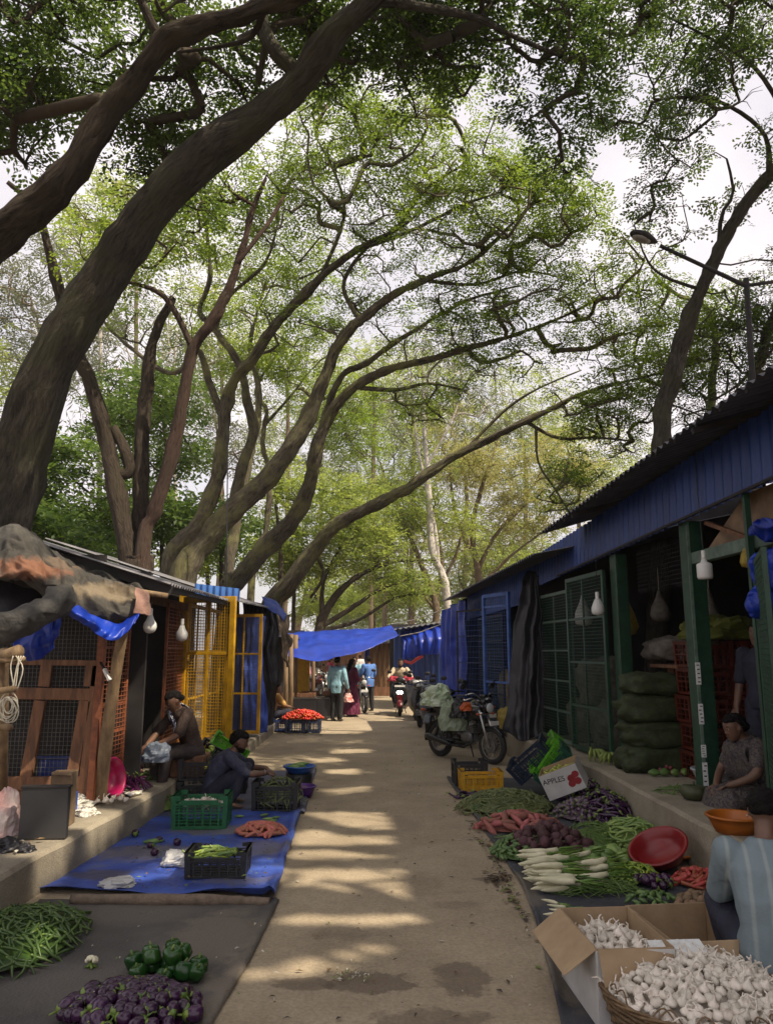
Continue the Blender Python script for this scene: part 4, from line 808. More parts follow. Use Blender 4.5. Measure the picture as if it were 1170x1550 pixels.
# --- stalls past it
sc_ = thing('market_stall', 'low blue stall with a drooping blue sheet before the parked scooters', 'stall')
mb = MB(); corrugated(mb, P(596, 1048, 26.5), P(690, 1048, 25.5), P(596, 950, 26.5), .2, .025); mb.build('wall', M_bluetin, sc_, smooth=True)
mb = MB(); corrugated(mb, P(592, 954, 25.2), P(700, 938, 24.0), P(605, 950, 29), .2, .02); mb.build('roof', M_oldtin, sc_, smooth=True)
mb = MB(); mb.box(P(640, 1000, 28) , (2.4, .1, 2.6)); mb.build('back_wall', M_dark, sc_)
o = cloth([[P(606, 958, 25.6), P(630, 950, 25.2), P(668, 944, 24.6)], [P(612, 970, 25.0), P(635, 968, 24.5), P(668, 962, 24)], [P(612, 1000, 24.8), P(636, 992, 24.4), P(668, 990, 24)]], 26, 50, .06, 2, 4, fold=.08, nfold=6).build('awning_sheet', M_bluet, smooth=True, solid=.005)
tag(o, 'creased blue sheet with a red corner drooping from the far stall roof', 'tarpaulin'); mb = MB(); mb.tube([P(612, 1001, 24.75), P(622, 1004, 24.6), P(634, 996, 24.4), P(640, 993, 24.4)], .05, 6); mb.build('red_hem', M_redhem, o)
sd_ = thing('market_stall', 'brown pole stall beyond the blue one, hung with a yellow cloth', 'stall')
for px in (566, 574, 581, 588, 595, 603):
    mb = MB(); mb.tube([P(px, 1040, 31), P(px + 1, 975, 31)], .06, 6); mb.build('pole', M_pole, sd_, smooth=True)
mb = MB(); mb.box(P(590, 1010, 32.2), (1.7, .1, 2.6)); mb.build('back_wall', M_wood, sd_)
mb = MB(); mb.prism([P(545, 977, 30), P(612, 972, 30), P(612, 966, 34), P(545, 971, 34)], (0, 0, .05)); mb.build('roof', M_oldtin, sd_)
o = cloth([[P(596, 966, 30.3), P(604, 966, 30.2)], [P(594, 980, 30.3), P(602, 980, 30.2)], [P(598, 990, 30.3), P(602, 992, 30.2)]], 10, 8, .04, 2, 4).build('cloth_scrap', M_net_y, smooth=True, solid=.01); tag(o, 'yellow cloth scrap tied under the far stall roof', 'cloth')
o = cloth([[P(553, 978, 33), P(566, 978, 33)], [P(552, 1005, 33), P(567, 1005, 33)], [P(553, 1032, 33), P(566, 1032, 33)]], 16, 12, .05, 2, 5, fold=.06, nfold=3).build('hanging_sheet', M_bluet, smooth=True, solid=.006); tag(o, 'narrow blue sheet hanging beside the brown pole stall', 'tarpaulin')
# closing stalls far down the lane
for k, (px, y, wd, lab) in enumerate(((505, 46, 3.2, 'small dark stall at the far end behind the scooters'), (600, 58, 6, 'dim stall row closing the far end of the lane'))):
    t = thing('market_stall', lab, 'stall'); c = P(px, 985, y); mb = MB(); mb.box((c.x, y + 1, 1.1), (wd, .1, 2.2)); mb.build('back_wall', M_wood, t)
    mb = MB(); mb.prism([(c.x - wd / 2 - .3, y - .6, 2.2), (c.x + wd / 2 + .3, y - .6, 2.2), (c.x + wd / 2 + .3, y + 1.4, 2.6), (c.x - wd / 2 - .3, y + 1.4, 2.6)], (0, 0, .05)); mb.build('roof', M_oldtin, t)
    for s in (-1, 1):
        mb = MB(); mb.bar((c.x + s * wd / 2, y - .4, 0), (c.x + s * wd / 2, y - .4, 2.2), .1); mb.build('post', M_wood, t)

# ---------------------------------------------------------------- left row
ls = thing('market_shed', 'grey tin-roofed shop with rust-orange mesh doors', 'shed')
mb = MB(); corrugated(mb, (-2.28, 8.3, 2.56), (-2.28, 11.75, 2.60), (-5.3, 8.3, 3.5), .11, .016, nv=2); mb.build('roof', M_greytin, ls, smooth=True)
mb = MB(); mb.bar((-2.3, 8.42, 2.50), (-5.2, 8.42, 3.42), .06, .1); mb.build('rafter', M_dark, ls); mb = MB(); mb.bar((-2.35, 8.5, 2.52), (-2.35, 11.7, 2.56), .05, .06); mb.build('rafter', M_dark, ls)
mb = MB(); mb.tube([(-2.9, 8.15, 2.52), (-2.25, 8.1, 2.42)], .03, 8); mb.build('pole', M_pole, ls, smooth=True)
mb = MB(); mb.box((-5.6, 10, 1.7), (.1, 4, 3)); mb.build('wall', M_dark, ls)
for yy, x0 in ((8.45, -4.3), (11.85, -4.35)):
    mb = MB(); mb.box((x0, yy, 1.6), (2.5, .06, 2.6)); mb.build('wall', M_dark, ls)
mesh_door(ls, (-2.98, 8.2), (-2.95, 9.1), .38, 2.5, M_orange, M_orange, (.14, .28, .42, .57, .71, .86), (.5,), .045, 10, 44, r=.004)
mesh_door(ls, (-2.92, 10.55), (-2.98, 11.8), .38, 2.5, M_orange, M_orange, (.14, .28, .42, .57, .71, .86), (.5,), .045, 14, 44, r=.004)
mb = MB(); mb.box((-2.95, 9.95, 2.5), (.06, 3.5, .1)); mb.build('lintel', M_wood, ls)
mb = MB(); mb.box((-3.3, 9.9, 1.62), (.3, .01, .24), Matrix.Rotation(.2, 3, 'Z')); tag(mb.build('paper_sheet', M_sticker), 'blank pale paper sheet pinned up in the dark doorway', 'paper')
p = P(228, 930, 8.6); bulb(p, p + V((-.03, .1, .25)), 'round bulb hanging beside the ragged canvas corner', 0, 1.35)
p = P(276, 945, 9.6); bulb(p, p + V((-.1, .2, .25)), 'round bulb on a looped wire above the scarfed woman', 0, 1.35)
yf = thing('market_shed', 'shop with yellow-framed wire doors standing open', 'shed')
mb = MB(); corrugated(mb, (-2.22, 11.95, 2.62), (-2.4, 17.3, 2.78), (-5.3, 11.95, 3.6), .12, .016, nv=2); mb.build('roof', M_greytin, yf, smooth=True)
mb = MB(); corrugated(mb, (-2.18, 11.86, 2.61), (-2.88, 11.86, 2.69), (-2.18, 11.86, 2.80), .1, .012); mb.build('gable_sheet', pm('bright_blue_tin', (.07, .20, .55), (.05, .14, .42), .4, 5), yf, smooth=True)
mb = MB(); mb.box((-5.6, 14.6, 1.7), (.1, 5.2, 3)); mb.build('wall', M_dark, yf)
mesh_door(yf, (-3.0, 11.75), (-2.17, 11.55), .42, 2.66, M_yellow, M_yellow, (.62,), (.5,), .085, 20, 50, r=.004)
mb = MB(); mb.bar((-3.08, 11.9, .3), (-3.08, 11.9, 2.7), .12); mb.build('post', M_yellow, yf, bevel=.006)
mesh_door(yf, (-3.0, 15.0), (-2.27, 14.9), .3, 2.55, M_yellow, M_wire, (.33, .66), (.5,), .06, 18, 44)
mesh_door(yf, (-3.05, 12.3), (-3.05, 14.7), .35, 2.6, M_yellow, M_wire, (.33, .66), (.25, .5, .75), .06, 40, 44)
o = cloth([[(-2.9, 15.4, 2.6), (-2.5, 15.3, 2.55), (-2.3, 15.6, 2.5)], [(-2.85, 15.3, 1.6), (-2.55, 15.2, 1.6), (-2.3, 15.5, 1.6)], [(-2.9, 15.3, .3), (-2.5, 15.15, .3), (-2.2, 15.5, .28)]], 34, 26, .06, 2, 6, fold=.05, nfold=4).build('hanging_sheet', M_bluet2, smooth=True, solid=.006); tag(o, 'bright blue sheet hanging behind the second yellow door', 'tarpaulin')
o = cloth([[(-3.0, 16.6, 2.9), (-2.5, 16.5, 2.85), (-2.25, 16.6, 2.8)], [(-2.9, 16.5, 1.6), (-2.5, 16.3, 1.7), (-2.15, 16.5, 1.7)], [(-2.9, 16.5, .3), (-2.4, 16.4, .3), (-2.3, 16.7, .3)]], 34, 26, .08, 2, 9, fold=.06, nfold=3).build('hanging_sheet', M_blackt, smooth=True, solid=.006); tag(o, 'dark sheet hanging at the corner by the blue awning', 'plastic sheet')
o = cloth([[P(396, 905, 16.5), P(420, 912, 16.4), P(432, 930, 16.3)], [P(400, 920, 16.2), P(420, 930, 16.1), P(430, 945, 16.1)]], 14, 20, .08, 3, 3).build('roof_sheet', M_bluet2, smooth=True, solid=.006); tag(o, 'blue scrap of sheet thrown over the roof corner', 'tarpaulin')
o = cloth([[P(424, 928, 16.2), P(436, 932, 16.2)], [P(424, 955, 16.1), P(440, 960, 16.1)], [P(426, 985, 16.1), P(438, 990, 16.1)], [P(430, 1010, 16.1), P(436, 1012, 16.1)]], 30, 14, .10, 4, 3, fold=.04, nfold=3).build('rag', M_canvas2, smooth=True, solid=.006); tag(o, 'pale ragged strip of cloth dangling from the roof corner', 'cloth')
# the big awning over the lane
o = cloth([[P(432, 958, 23), P(480, 953, 23), P(540, 949, 23), P(592, 945, 23.2)], [P(430, 972, 21.6), P(480, 970, 21.5), P(545, 966, 21.5), P(600, 956, 22)], [P(432, 990, 20.4), P(480, 998, 20.3), P(540, 986, 20.6), P(606, 963, 21.4)]], 24, 60, .10, 1.3, 2, sag=.05).build('awning_sheet', M_bluet, smooth=True, solid=.006)
tag(o, 'broad blue tarpaulin stretched over the lane above the shoppers', 'tarpaulin')
for (a, b) in ((P(432, 958, 23), P(420, 930, 17)), (P(592, 945, 23.2), P(665, 925, 19.6)), (P(606, 963, 21.4), P(668, 945, 19.6))):
    mb = MB(); mb.tube([a, (a + b) / 2 - V((0, 0, .05)), b], .012, 5); mb.build('rope', M_rope, o)
lst = thing('market_stall', 'pole-framed stall under the blue awning with yellow shutters', 'stall')
for px, y in ((440, 20), (447, 21), (432, 19.4), (462, 25), (474, 27)):
    mb = MB(); mb.tube([P(px, 985 + 2150 / y, y), P(px + 1, 985 - 500 / y, y)], .06, 7); mb.build('pole', M_pole, lst, smooth=True)
for px, y in ((452, 23.4), (462, 23.2)):
    mb = MB(); c = P(px, 1025, y); mb.box((c.x, y, 1.1), (.26, .05, 1.9)); mb.build('shutter', M_yellow, lst)
mb = MB(); c = P(446, 1000, 25); mb.box((c.x - .5, 25, 1.4), (1.6, .06, 2.2)); mb.build('back_wall', M_dark, lst)
mb = MB(); mb.box(P(455, 1000, 21.5) + V((-1.2, 2, .75)), (2.2, 5, .05), Matrix.Rotation(.12, 3, 'Y')); mb.build('roof', M_oldtin, lst)
# ---------------------------------------------------------------- tarp-roofed stall at the front
ts = thing('market_stall', 'timber and wire-mesh stall under a heap of weathered canvas', 'stall')
yF = 8.15
def fx(px): return P(px, 1000, yF).x
def rail(a, b, w, name='rail'):
    mb = MB(); mb.bar(a, b, .05, w); mb.build(name, M_wood, ts, bevel=.006)
rail((-4.9, yF, 1.43), (-2.95, yF, 1.40), .12); rail((-4.9, yF, .52), (-2.95, yF, .52), .13); rail((-4.9, yF, 1.75), (-2.95, yF, 1.72), .06)
for (xa, xb, za, zb) in ((fx(134), fx(122), 1.34, .58), (fx(66), fx(54), 1.34, .58), (fx(150), fx(140), 1.72, .3), (fx(72), fx(70), 1.72, 1.48), (fx(140), fx(139), 1.70, 1.48)):
    mb = MB(); mb.bar((xa, yF + .002, za), (xb, yF + .002, zb), .12, .05, (0, 1, 0)); mb.build('stile', M_wood, ts, bevel=.006)
mb = MB(); mb.bar((-2.93, yF - .03, .3), (-2.90, yF - .03, 2.35), .07); mb.build('post', M_orange, ts, bevel=.006)
mb = MB(); wires(mb, (-4.9, yF + .04, .58), (-2.98, yF + .04, .58), (-4.9, yF + .04, 2.4), 46, 42, .0018); mb.build('wire_mesh', M_wire, ts)
mb = MB(); mb.box((-3.9, 9.3, 1.5), (2.2, .06, 2.6)); mb.build('wall', M_dark, ts)
mb = MB(); mb.box((-5.0, 8.7, 1.5), (.06, 1.2, 2.6)); mb.build('wall', M_dark, ts)
mb = MB(); mb.box((-3.9, yF + .05, .4), (2.0, .04, .2)); mb.build('kick_board', M_wood, ts)
sack((-4.35, 8.7, .3), .42, .28, .46, M_sack, 'big pale sack seen through the timber stall mesh', 41)
mb = MB(); mb.box((-3.35, 8.6, .52), (.5, .4, .4)); o = mb.build('storage_bin', pm('blue_bin', (.02, .05, .25), None, .4, 5), bevel=.02); mb = MB(); mb.box((0, 0, 0), (.54, .44, .03)); l_ = mb.build('lid', pm('blue_bin', (.02, .05, .25)), o, bevel=.008); l_.location = (-3.35, 8.6, .737); tag(o, 'dark blue bin inside the timber stall', 'bin')
mb = MB()
for k in range(6): mb.tube([(-4.6 + .25 * k, 8.75, 1.30), (-4.5 + .25 * k, 8.72, 1.34)], [.09, .06], 7)
tag(mb.build('folded_sacking', M_sack, smooth=True), 'crumpled grey sacking on the ledge inside the timber stall', 'sacking')
# leaning pole
mb = MB(); mb.tube(smooth_pts([G(150, 1216, .3), G(150, 1216, .3).lerp(P(187, 950, 7.7), .5) + V((-.02, 0, 0)), P(187, 950, 7.7)], 14), [.075, .072, .070, .068, .066, .066, .064, .062, .062, .06, .058, .058, .056, .055, .054], 12)
for i, v in enumerate(mb.v): q = V(v); mb.v[i] = tuple(q + V((noise.noise(q * 6), noise.noise(q * 6 + V((4, 0, 0))), 0)) * .008)
tag(mb.build('pole', M_pole, smooth=True), 'stout bare pole leaning at the corner of the canvas-roofed stall', 'pole')
mb = MB(); mb.bar(P(152, 1003, 8.0), P(160, 1016, 7.85), .02); mb.bar(P(158, 1013, 7.84), P(166, 1030, 7.8), .03, mi=1); tag(mb.build('hanging_knife', [M_black, M_white]), 'small white-handled knife hanging beside the leaning pole', 'knife')
# canvas heap
o = cloth([[P(-90, 800, 8.9), P(10, 792, 8.7), P(95, 838, 8.8), P(160, 866, 8.9), P(214, 874, 8.9)],
           [P(-90, 815, 7.7), P(20, 797, 7.5), P(80, 842, 7.7), P(150, 874, 8.0), P(220, 888, 8.2)],
           [P(-90, 850, 7.1), P(24, 842, 7.0), P(78, 866, 7.15), P(138, 898, 7.5), P(216, 906, 7.8)],
           [P(-90, 872, 6.95), P(28, 868, 6.9), P(74, 884, 7.05), P(132, 922, 7.4), P(206, 926, 7.65)],
           [P(-90, 876, 7.15), P(28, 874, 7.2), P(78, 900, 7.3), P(138, 938, 7.55), P(192, 934, 7.8)]], 110, 190, .05, 2.6, 4, fold=.022, nfold=8, ridge=.075).build('canvas_cover', M_canvas, smooth=True, solid=.008)
tag(o, 'weathered grey-brown canvas with rusty and tan stains heaped over the timber stall roof', 'canvas')
spots(M_canvas, [(tuple(P(48, 858, 6.95)), (.30, .5, .11), (.20, .085, .045), .85, .3), (tuple(P(165, 892, 7.55)), (.34, .6, .10), (.20, .155, .10), .8, .3), (tuple(P(20, 800, 7.6)), (.25, .5, .2), (.095, .09, .08), .7, .5), (tuple(P(100, 850, 7.6)), (.12, .5, .1), (.15, .10, .065), .6, .35)])
o = cloth([[P(205, 888, 7.75), P(224, 895, 7.9)], [P(204, 910, 7.6), P(228, 915, 7.75)], [P(202, 928, 7.6), P(227, 932, 7.7)]], 18, 14, .03, 5, 18).build('canvas_patch', pm('pinkish_canvas', (.30, .17, .135), (.16, .095, .075), .85, 6, .5), smooth=True, solid=.006); tag(o, 'pinkish torn corner of canvas hanging beside the round bulb', 'canvas')
mb = MB(); pts = smooth_pts([P(-60, 968, 6.5), P(10, 950, 6.5), P(50, 936, 6.6), P(85, 918, 6.8), P(98, 905, 7)], 40)
mb.tube(pts, [.125 * (1 + .25 * noise.noise(p * 3)) * (1 if i < 36 else .75) for i, p in enumerate(pts)], 22)
for i, v in enumerate(mb.v): q = V(v); mb.v[i] = tuple(q + V((noise.noise(q * 7), noise.noise(q * 7 + V((4, 0, 0))), noise.noise(q * 7 + V((0, 4, 0))))) * .03 + V((0, 0, 1)) * abs(noise.noise(V((q.x * 2.2 + q.z * 6, q.y * 3, q.z * 9)))) * .10)
tag(mb.build('rolled_sheet', pm('grey_sheet', (.062, .058, .052), (.022, .021, .02), .7, 5, .8, 22), smooth=True), 'thick rolled grey sheet slung under the canvas heap', 'sheet')
o = cloth([[P(92, 896, 7.3), P(140, 930, 7.45), P(185, 945, 7.6), P(207, 925, 7.7)], [P(96, 912, 7.15), P(140, 945, 7.3), P(178, 955, 7.45), P(208, 935, 7.6)], [P(94, 920, 7.2), P(130, 948, 7.3), P(172, 968, 7.4), P(204, 944, 7.55)]], 24, 60, .05, 3, 21, fold=.02).build('tarp_swag', M_bluet, smooth=True, solid=.006); tag(o, 'blue tarpaulin swag drooping beneath the canvas heap by the pole', 'tarpaulin')
o = cloth([[P(20, 945, 7.1), P(60, 935, 7.1), P(98, 905, 7.2)], [P(24, 965, 6.95), P(60, 955, 6.9), P(92, 935, 7.05)], [P(28, 985, 6.9), P(55, 980, 6.85), P(84, 965, 7)], [P(34, 992, 6.95), P(56, 1000, 6.95), P(78, 985, 7)]], 36, 40, .06, 3.4, 25, fold=.03, nfold=3).build('tarp_bundle', M_bluet, smooth=True, solid=.006); tag(o, 'crumpled blue tarpaulin corner hanging below the rolled sheet', 'tarpaulin')
o = cloth([[P(-60, 875, 7.6), P(60, 890, 7.7), P(130, 935, 7.9)], [P(-60, 940, 7.5), P(40, 925, 7.5), P(100, 920, 7.6)]], 16, 20, .05, 2, 28).build('under_sheet', M_blackt, smooth=True, solid=.006); tag(o, 'black sheet sagging in the shadow under the canvas heap', 'plastic sheet')
# bundle of sticks and rope at the frame edge
sf = thing('bamboo_trellis', 'upright bamboo with short lashed sticks and loops of rope', 'trellis', G(4, 1245, .3))
o_ = V(sf.location)
mb = MB(); mb.tube([V((0, 0, 0)), P(6, 985, 6.3) - o_], .04, 10); mb.build('pole', M_pole, sf, smooth=True)
for (a, b, r) in ((P(-40, 1003, 6.25), P(37, 998, 6.2), .022), (P(-40, 1052, 6.3), P(22, 1043, 6.1), .026), (P(-40, 1096, 6.3), P(16, 1102, 6.1), .028), (P(-10, 1000, 6.3), P(30, 985, 6.2), .05)):
    mb = MB(); mb.tube([a - o_, b - o_], r, 9); mb.build('stick', M_pole, sf, smooth=True)
mb = MB(); rr = random.Random(4)
for k in range(7):
    c = P(12 + rr.uniform(-3, 5), 1072 + rr.uniform(-6, 6), 6.1 + rr.uniform(-.05, .05)); R_ = .07 + rr.uniform(-.02, .03); tl = rr.uniform(-.5, .5)
    mb.tube([c - o_ + V((R_ * .75 * math.cos(a) + .25 * R_ * math.sin(a) * tl, R_ * .5 * math.cos(a) * tl, R_ * math.sin(a))) for a in [i * 2 * PI / 18 for i in range(19)]], .005, 5)
for k in range(5):
    a = P(20 + 4 * k, 993, 6.15); mb.tube(smooth_pts([a - o_, a - o_ + V((rr.uniform(-.05, .08), 0, -.1)), a - o_ + V((rr.uniform(-.08, .05), 0, -.22 - .1 * rr.random()))], 8), .005, 5)
mb.build('rope', M_rope, sf, smooth=True)
# things on the plinth
mb = MB(); c = G(61, 1272, .3); mb.box((c.x, c.y + .05, .3 + .205), (.385, .07, .41), Matrix.Rotation(.06, 3, 'Z')); o = mb.build('metal_board', pm('charcoal_board', (.05, .048, .048), (.035, .034, .034), .5, 3), bevel=.006); mb = MB(); mb.box((c.x, c.y + .05, .3 + .415), (.40, .09, .02), Matrix.Rotation(.06, 3, 'Z')); mb.build('rim', M_dark, o, bevel=.004)
tag(o, 'blank charcoal board propped upright on the plinth', 'board')
def carton(name, label, c, w, d, h, mat, flaps=(1, 1, 1, 1), rz=0, fl=.6, t=.006, group=None, ang=None, cat_='cardboard box', outer=None):
    """an open cardboard box: floor, four sides and flaps folded out"""
    th = thing(name, label, cat_, c, rz, group); mm = [mat, outer or mat]
    mb = MB(); mb.box((0, 0, t / 2), (w, d, t)); 
    for s in (-1, 1):
        mb.box((s * (w / 2 - t / 2), 0, h / 2 + t), (t, d, h)); mb.box((0, s * (d / 2 - t / 2), h / 2 + t), (w - 2 * t, t, h))
    if outer:
        for s in (-1, 1):
            mb.box((s * (w / 2 + .0015), 0, h * .5), (.003, d + .006, h * .99), mi=1); mb.box((0, s * (d / 2 + .0015), h * .5), (w, .003, h * .99), mi=1)
    mb.build('box_walls', mm, th, bevel=.003)
    ang = ang or (2.6, 2.5, 2.3, 2.6)
    for k, f in enumerate(flaps):
        if not f: continue
        mb = MB(); L = (d if k < 2 else w) - .01; fw = f * fl * (w if k < 2 else d) * .5; mb.box((0, fw / 2 + .002, 0), (L, fw, t))
        for i, v in enumerate(mb.v): mb.v[i] = (v[0] * (1 - .04 * (v[1] > fw / 2)), v[1], v[2] + .012 * math.sin(v[0] * 9))
        a = PI - ang[k]
        R_ = {0: Matrix.Rotation(PI / 2, 4, 'Z'), 1: Matrix.Rotation(-PI / 2, 4, 'Z'), 2: Matrix.Rotation(PI, 4, 'Z'), 3: Matrix.Identity(4)}[k]
        off = {0: V((-w / 2, 0, h + t)), 1: V((w / 2, 0, h + t)), 2: V((0, -d / 2, h + t)), 3: V((0, d / 2, h + t))}[k]
        M = Matrix.Translation(off) @ R_ @ Matrix.Rotation(PI / 2 - ang[k], 4, 'X')
        mb.v = [tuple(M @ V(v)) for v in mb.v]; mb.build('flap', mat, th, bevel=.002)
    return th
c = G(82, 1258, .3); carton('cardboard_box', 'tattered small carton standing behind the charcoal board', (c.x - .03, c.y + .22, .3), .19, .16, .46, pm('old_cardboard', (.22, .15, .09), (.13, .085, .05), .85, 6, .3), (0, 0, .6, 0), .1)
def crumple(name, label, c, r, mat, seed, cat_='plastic bag', flat=.6, group=None, parent=None):
    mb = MB(); mb.ball((0, 0, 0), (1, 1, 1), 26, 18)
    for i, v in enumerate(mb.v):
        q = V(v); n = 1 + .45 * noise.noise(q * 1.9 + V((seed, 0, 0))) + .3 * abs(noise.noise(q * 5 + V((seed, 3, 0)))); z = q.z * flat
        mb.v[i] = (q.x * n * r[0], q.y * n * r[1], max(-.3, z * n) * r[2])
    zm = min(v[2] for v in mb.v); o = mb.build(name, mat, smooth=False, loc=(c[0], c[1], c[2] - zm)); return tag(o, label, cat_, group)
M_pbag = pm('thin_white_plastic', (.75, .75, .75), (.6, .6, .6), .3, 8, .4, 30, trans=.35)
c = G(8, 1268, .3); crumple('printed_bag', 'white bag with a pinkish print slumped on the plinth edge', (c.x - .1, c.y + .1, .3), (.15, .13, .25), pm('pink_print', (.55, .49, .47), (.48, .27, .27), .5, 5, .2), 3, 'bag', 1)
for k, (px, py, r, s) in enumerate(((10, 1288, .09, 7), (40, 1290, .06, 9))): 
    c = G(px, py, .3); crumple('black_bag', ['knotted black bag at the plinth edge', 'small twist of black plastic at the plinth edge'][k], c, (r, r, r * .9), M_blackt, s, 'plastic bag', .8)
c = G(105, 1238, .3); mb = MB(); mb.box((c.x, c.y + .05, .41), (.06, .12, .22)); o = mb.build('blue_packet', pm('blue_packet', (.03, .08, .4), None, .4, 5), bevel=.01); mb = MB(); mb.box((c.x, c.y - .012, .41), (.04, .004, .12)); mb.build('front_label', M_sticker, o); tag(o, 'blue packet with a white patch beside the charcoal board', 'packet')
for k, (px, py, r, s) in enumerate(((118, 1222, .15, 1), (128, 1234, .11, 5), (112, 1210, .1, 8))):
    c = G(px, py, .3); crumple('crumpled_newspaper', ['largest crumpled newspaper by the foot of the pole', 'flat crumpled newspaper near the plinth edge', 'small crumpled newspaper behind the others'][k], c, (r, r * .8, r * .6), pm('newsprint', (.6, .58, .52), (.15, .14, .13), .8, 22, contrast=(.42, .5)), s, 'newspaper', .8)
M_pink = pm('magenta_plastic', (.48, .01, .11), (.40, .008, .09), .35, 3)
def basin(name, label, c, r, h, mat, M=None, group=None, rimw=.02):
    prof = [(r * .68, 0), (r * .74, .01), (r * .86, h * .5), (r * .97, h * .96), (r, h), (r + rimw, h + .004), (r + rimw, h - .012), (r + .004, h - .014), (r * .95, h * .9), (r * .84, h * .45), (r * .70, .012)]
    prof = [(r * .70, .012), (r * .84, h * .48), (r * .96, h * .97), (r + .3 * rimw, h + .006), (r + rimw, h), (r + rimw, h - .012), (r + .004, h - .014), (r * .89, h * .48), (r * .74, 0)]
    mb = MB(); mb.lathe(prof, 36, M, close=True); o = mb.build(name, mat, smooth=True, loc=c); return tag(o, label, 'basin', group)
c = G(172, 1210, .3); basin('plastic_basin', 'magenta basin standing on its rim against the leaning pole', (c.x - .14, c.y + .08, .32 + .17), .19, .15, M_pink, Matrix.Rotation(math.radians(78), 4, Vector((.25, 1, 0)).normalized()) @ Matrix.Translation((0, 0, -.02)))
o = cloth([[G(196, 1205, .31) + V((-.1, .1, 0)), G(222, 1195, .31) + V((-.08, .12, .0))], [G(196, 1206, .33), G(216, 1200, .33)], [G(200, 1215, .2) + V((.03, 0, 0)), G(219, 1210, .2) + V((.03, 0, 0))], [G(202, 1232, .1) + V((.02, 0, 0)), G(218, 1228, .08) + V((.03, 0, 0))]], 24, 20, .02, 6, 31).build('printed_cloth', pm('printed_cloth', (.65, .62, .52), (.22, .22, .25), .8, 14, contrast=(.45, .55), third=(.6, .55, .2)), smooth=True, solid=.004); tag(o, 'pale printed cloth draped over the plinth edge below the basin', 'cloth')

# ---------------------------------------------------------------- street lamp over the shed
p0 = P(1138, 560, 11.0); p1 = P(1130, 430, 11.0)
sl = thing('street_lamp', 'slim street lamp reaching out over the shed roof, its head dark against the sky', 'street lamp', (p0.x, p0.y, 0)); o_ = V((p0.x, p0.y, 0))
mb = MB(); mb.tube([(0, 0, 0), p0 - o_, p1 - o_ + V((0, 0, .1))], [.06, .045, .04], 10); mb.build('pole', M_dark, sl, smooth=True)
pa = P(1128, 432, 11.0); pb = P(1000, 372, 10.2)
mb = MB(); mb.tube([pa - o_, P(1060, 400, 10.6) - o_, pb - o_], [.035, .03, .028], 8); mb.tube([pa - o_, P(1180, 425, 11.3) - o_], .03, 8); mb.build('arm', M_dark, sl, smooth=True)
hc = P(975, 359, 10.0); ax = (P(948, 350, 9.85) - P(1002, 372, 10.15)).normalized()
mb = MB(); Mr = ax.to_track_quat('X', 'Z').to_matrix().to_4x4()
mb.ball((0, 0, 0), (.26, .105, .075), 20, 12)
for i, v in enumerate(mb.v): q = V(v); f = 1 - .45 * max(0, -q.x / .26); mb.v[i] = tuple(Mr @ V((q.x, q.y * f, q.z * f)) + hc - o_)
mb.build('lamp_head', M_dark, sl, smooth=True)
mb = MB(); mb.ball((.05, 0, -.035), (.17, .08, .05), 16, 8); mb.v = [tuple(Mr @ V(v) + hc - o_) for v in mb.v]; mb.build('lens', pm('dim_lens', (.4, .38, .34), None, .2, 5), sl, smooth=True)
# wire falling from the big trunk
mb = MB(); mb.tube([P(345, 640, 14.2), P(344, 760, 14.2), P(343, 885, 14.2)], .012, 5); tag(mb.build('cable', M_black), 'thin dark cable hanging straight down before the leaning trunks', 'cable')
# ---------------------------------------------------------------- ground sheets
def sheet(name, label, outline, mat, nu=50, nv=40, z=.016, wr=.006, seed=0, lift=None, cat_='ground sheet'):
    """outline: rows of photograph pixels on the ground, near row first"""
    rows = [[G(px, py, z) for px, py in r] for r in outline]; mb = cloth(rows, nu, nv, wr, 2.5, seed)
    for i, v in enumerate(mb.v):
        u = (i // (nv + 1)) / nu; w_ = (i % (nv + 1)) / nv; zz = max(v[2], z - .002)
        if lift: zz += lift(u, w_)
        mb.v[i] = (v[0], v[1], zz)
    return tag(mb.build(name, mat, smooth=True, solid=.003), label, cat_)
M_charmat = pm('charcoal_sheet', (.085, .078, .074), (.05, .046, .045), .75, 2.5, .5, 50, third=(.11, .095, .08))
M_bluemat = pm('blue_ground_tarp', (.045, .10, .46), (.03, .05, .22), .5, 2.2, .6, 14, third=(.12, .15, .26), contrast=(.38, .58), detail=9)
M_denim = pm('dark_blue_grey_sheet', (.055, .056, .068), (.032, .033, .042), .8, 3, .5, 60)
sheet('ground_sheet', 'charcoal sheet with the okra and aubergine heaps on it', [[(-420, 1700), (-100, 1700), (255, 1700)], [(-200, 1550), (60, 1550), (322, 1550)], [(-40, 1445), (180, 1445), (383, 1445)], [(60, 1362), (230, 1362), (424, 1362)]], M_charmat, wr=.01, seed=2, lift=lambda u, v: .022 * max(0, 1 - abs(v - .965) / .03) + (.012 * max(0, 1 - abs(u - .6) / .012)))
def bl(u, v): return .085 * math.exp(-(u / .035) ** 2) * (.35 + .65 * v ** 2) * (.7 + .5 * math.sin(v * 9)) + .05 * math.exp(-((v - .97) / .03) ** 2) * (.6 + .5 * math.sin(u * 17)) + .012 * abs(noise.noise(V((u * 6, v * 5, 3))))
sheet('ground_sheet', 'blue tarpaulin spread beside the plinth, its front corner curling up', [[(58, 1350), (180, 1354), (300, 1357), (416, 1366)], [(112, 1306), (220, 1306), (320, 1306), (432, 1306)], [(165, 1265), (250, 1265), (340, 1265), (446, 1262)], [(212, 1230), (280, 1228), (360, 1226), (456, 1226)]], M_bluemat, 70, 60, .024, .012, 5, bl)
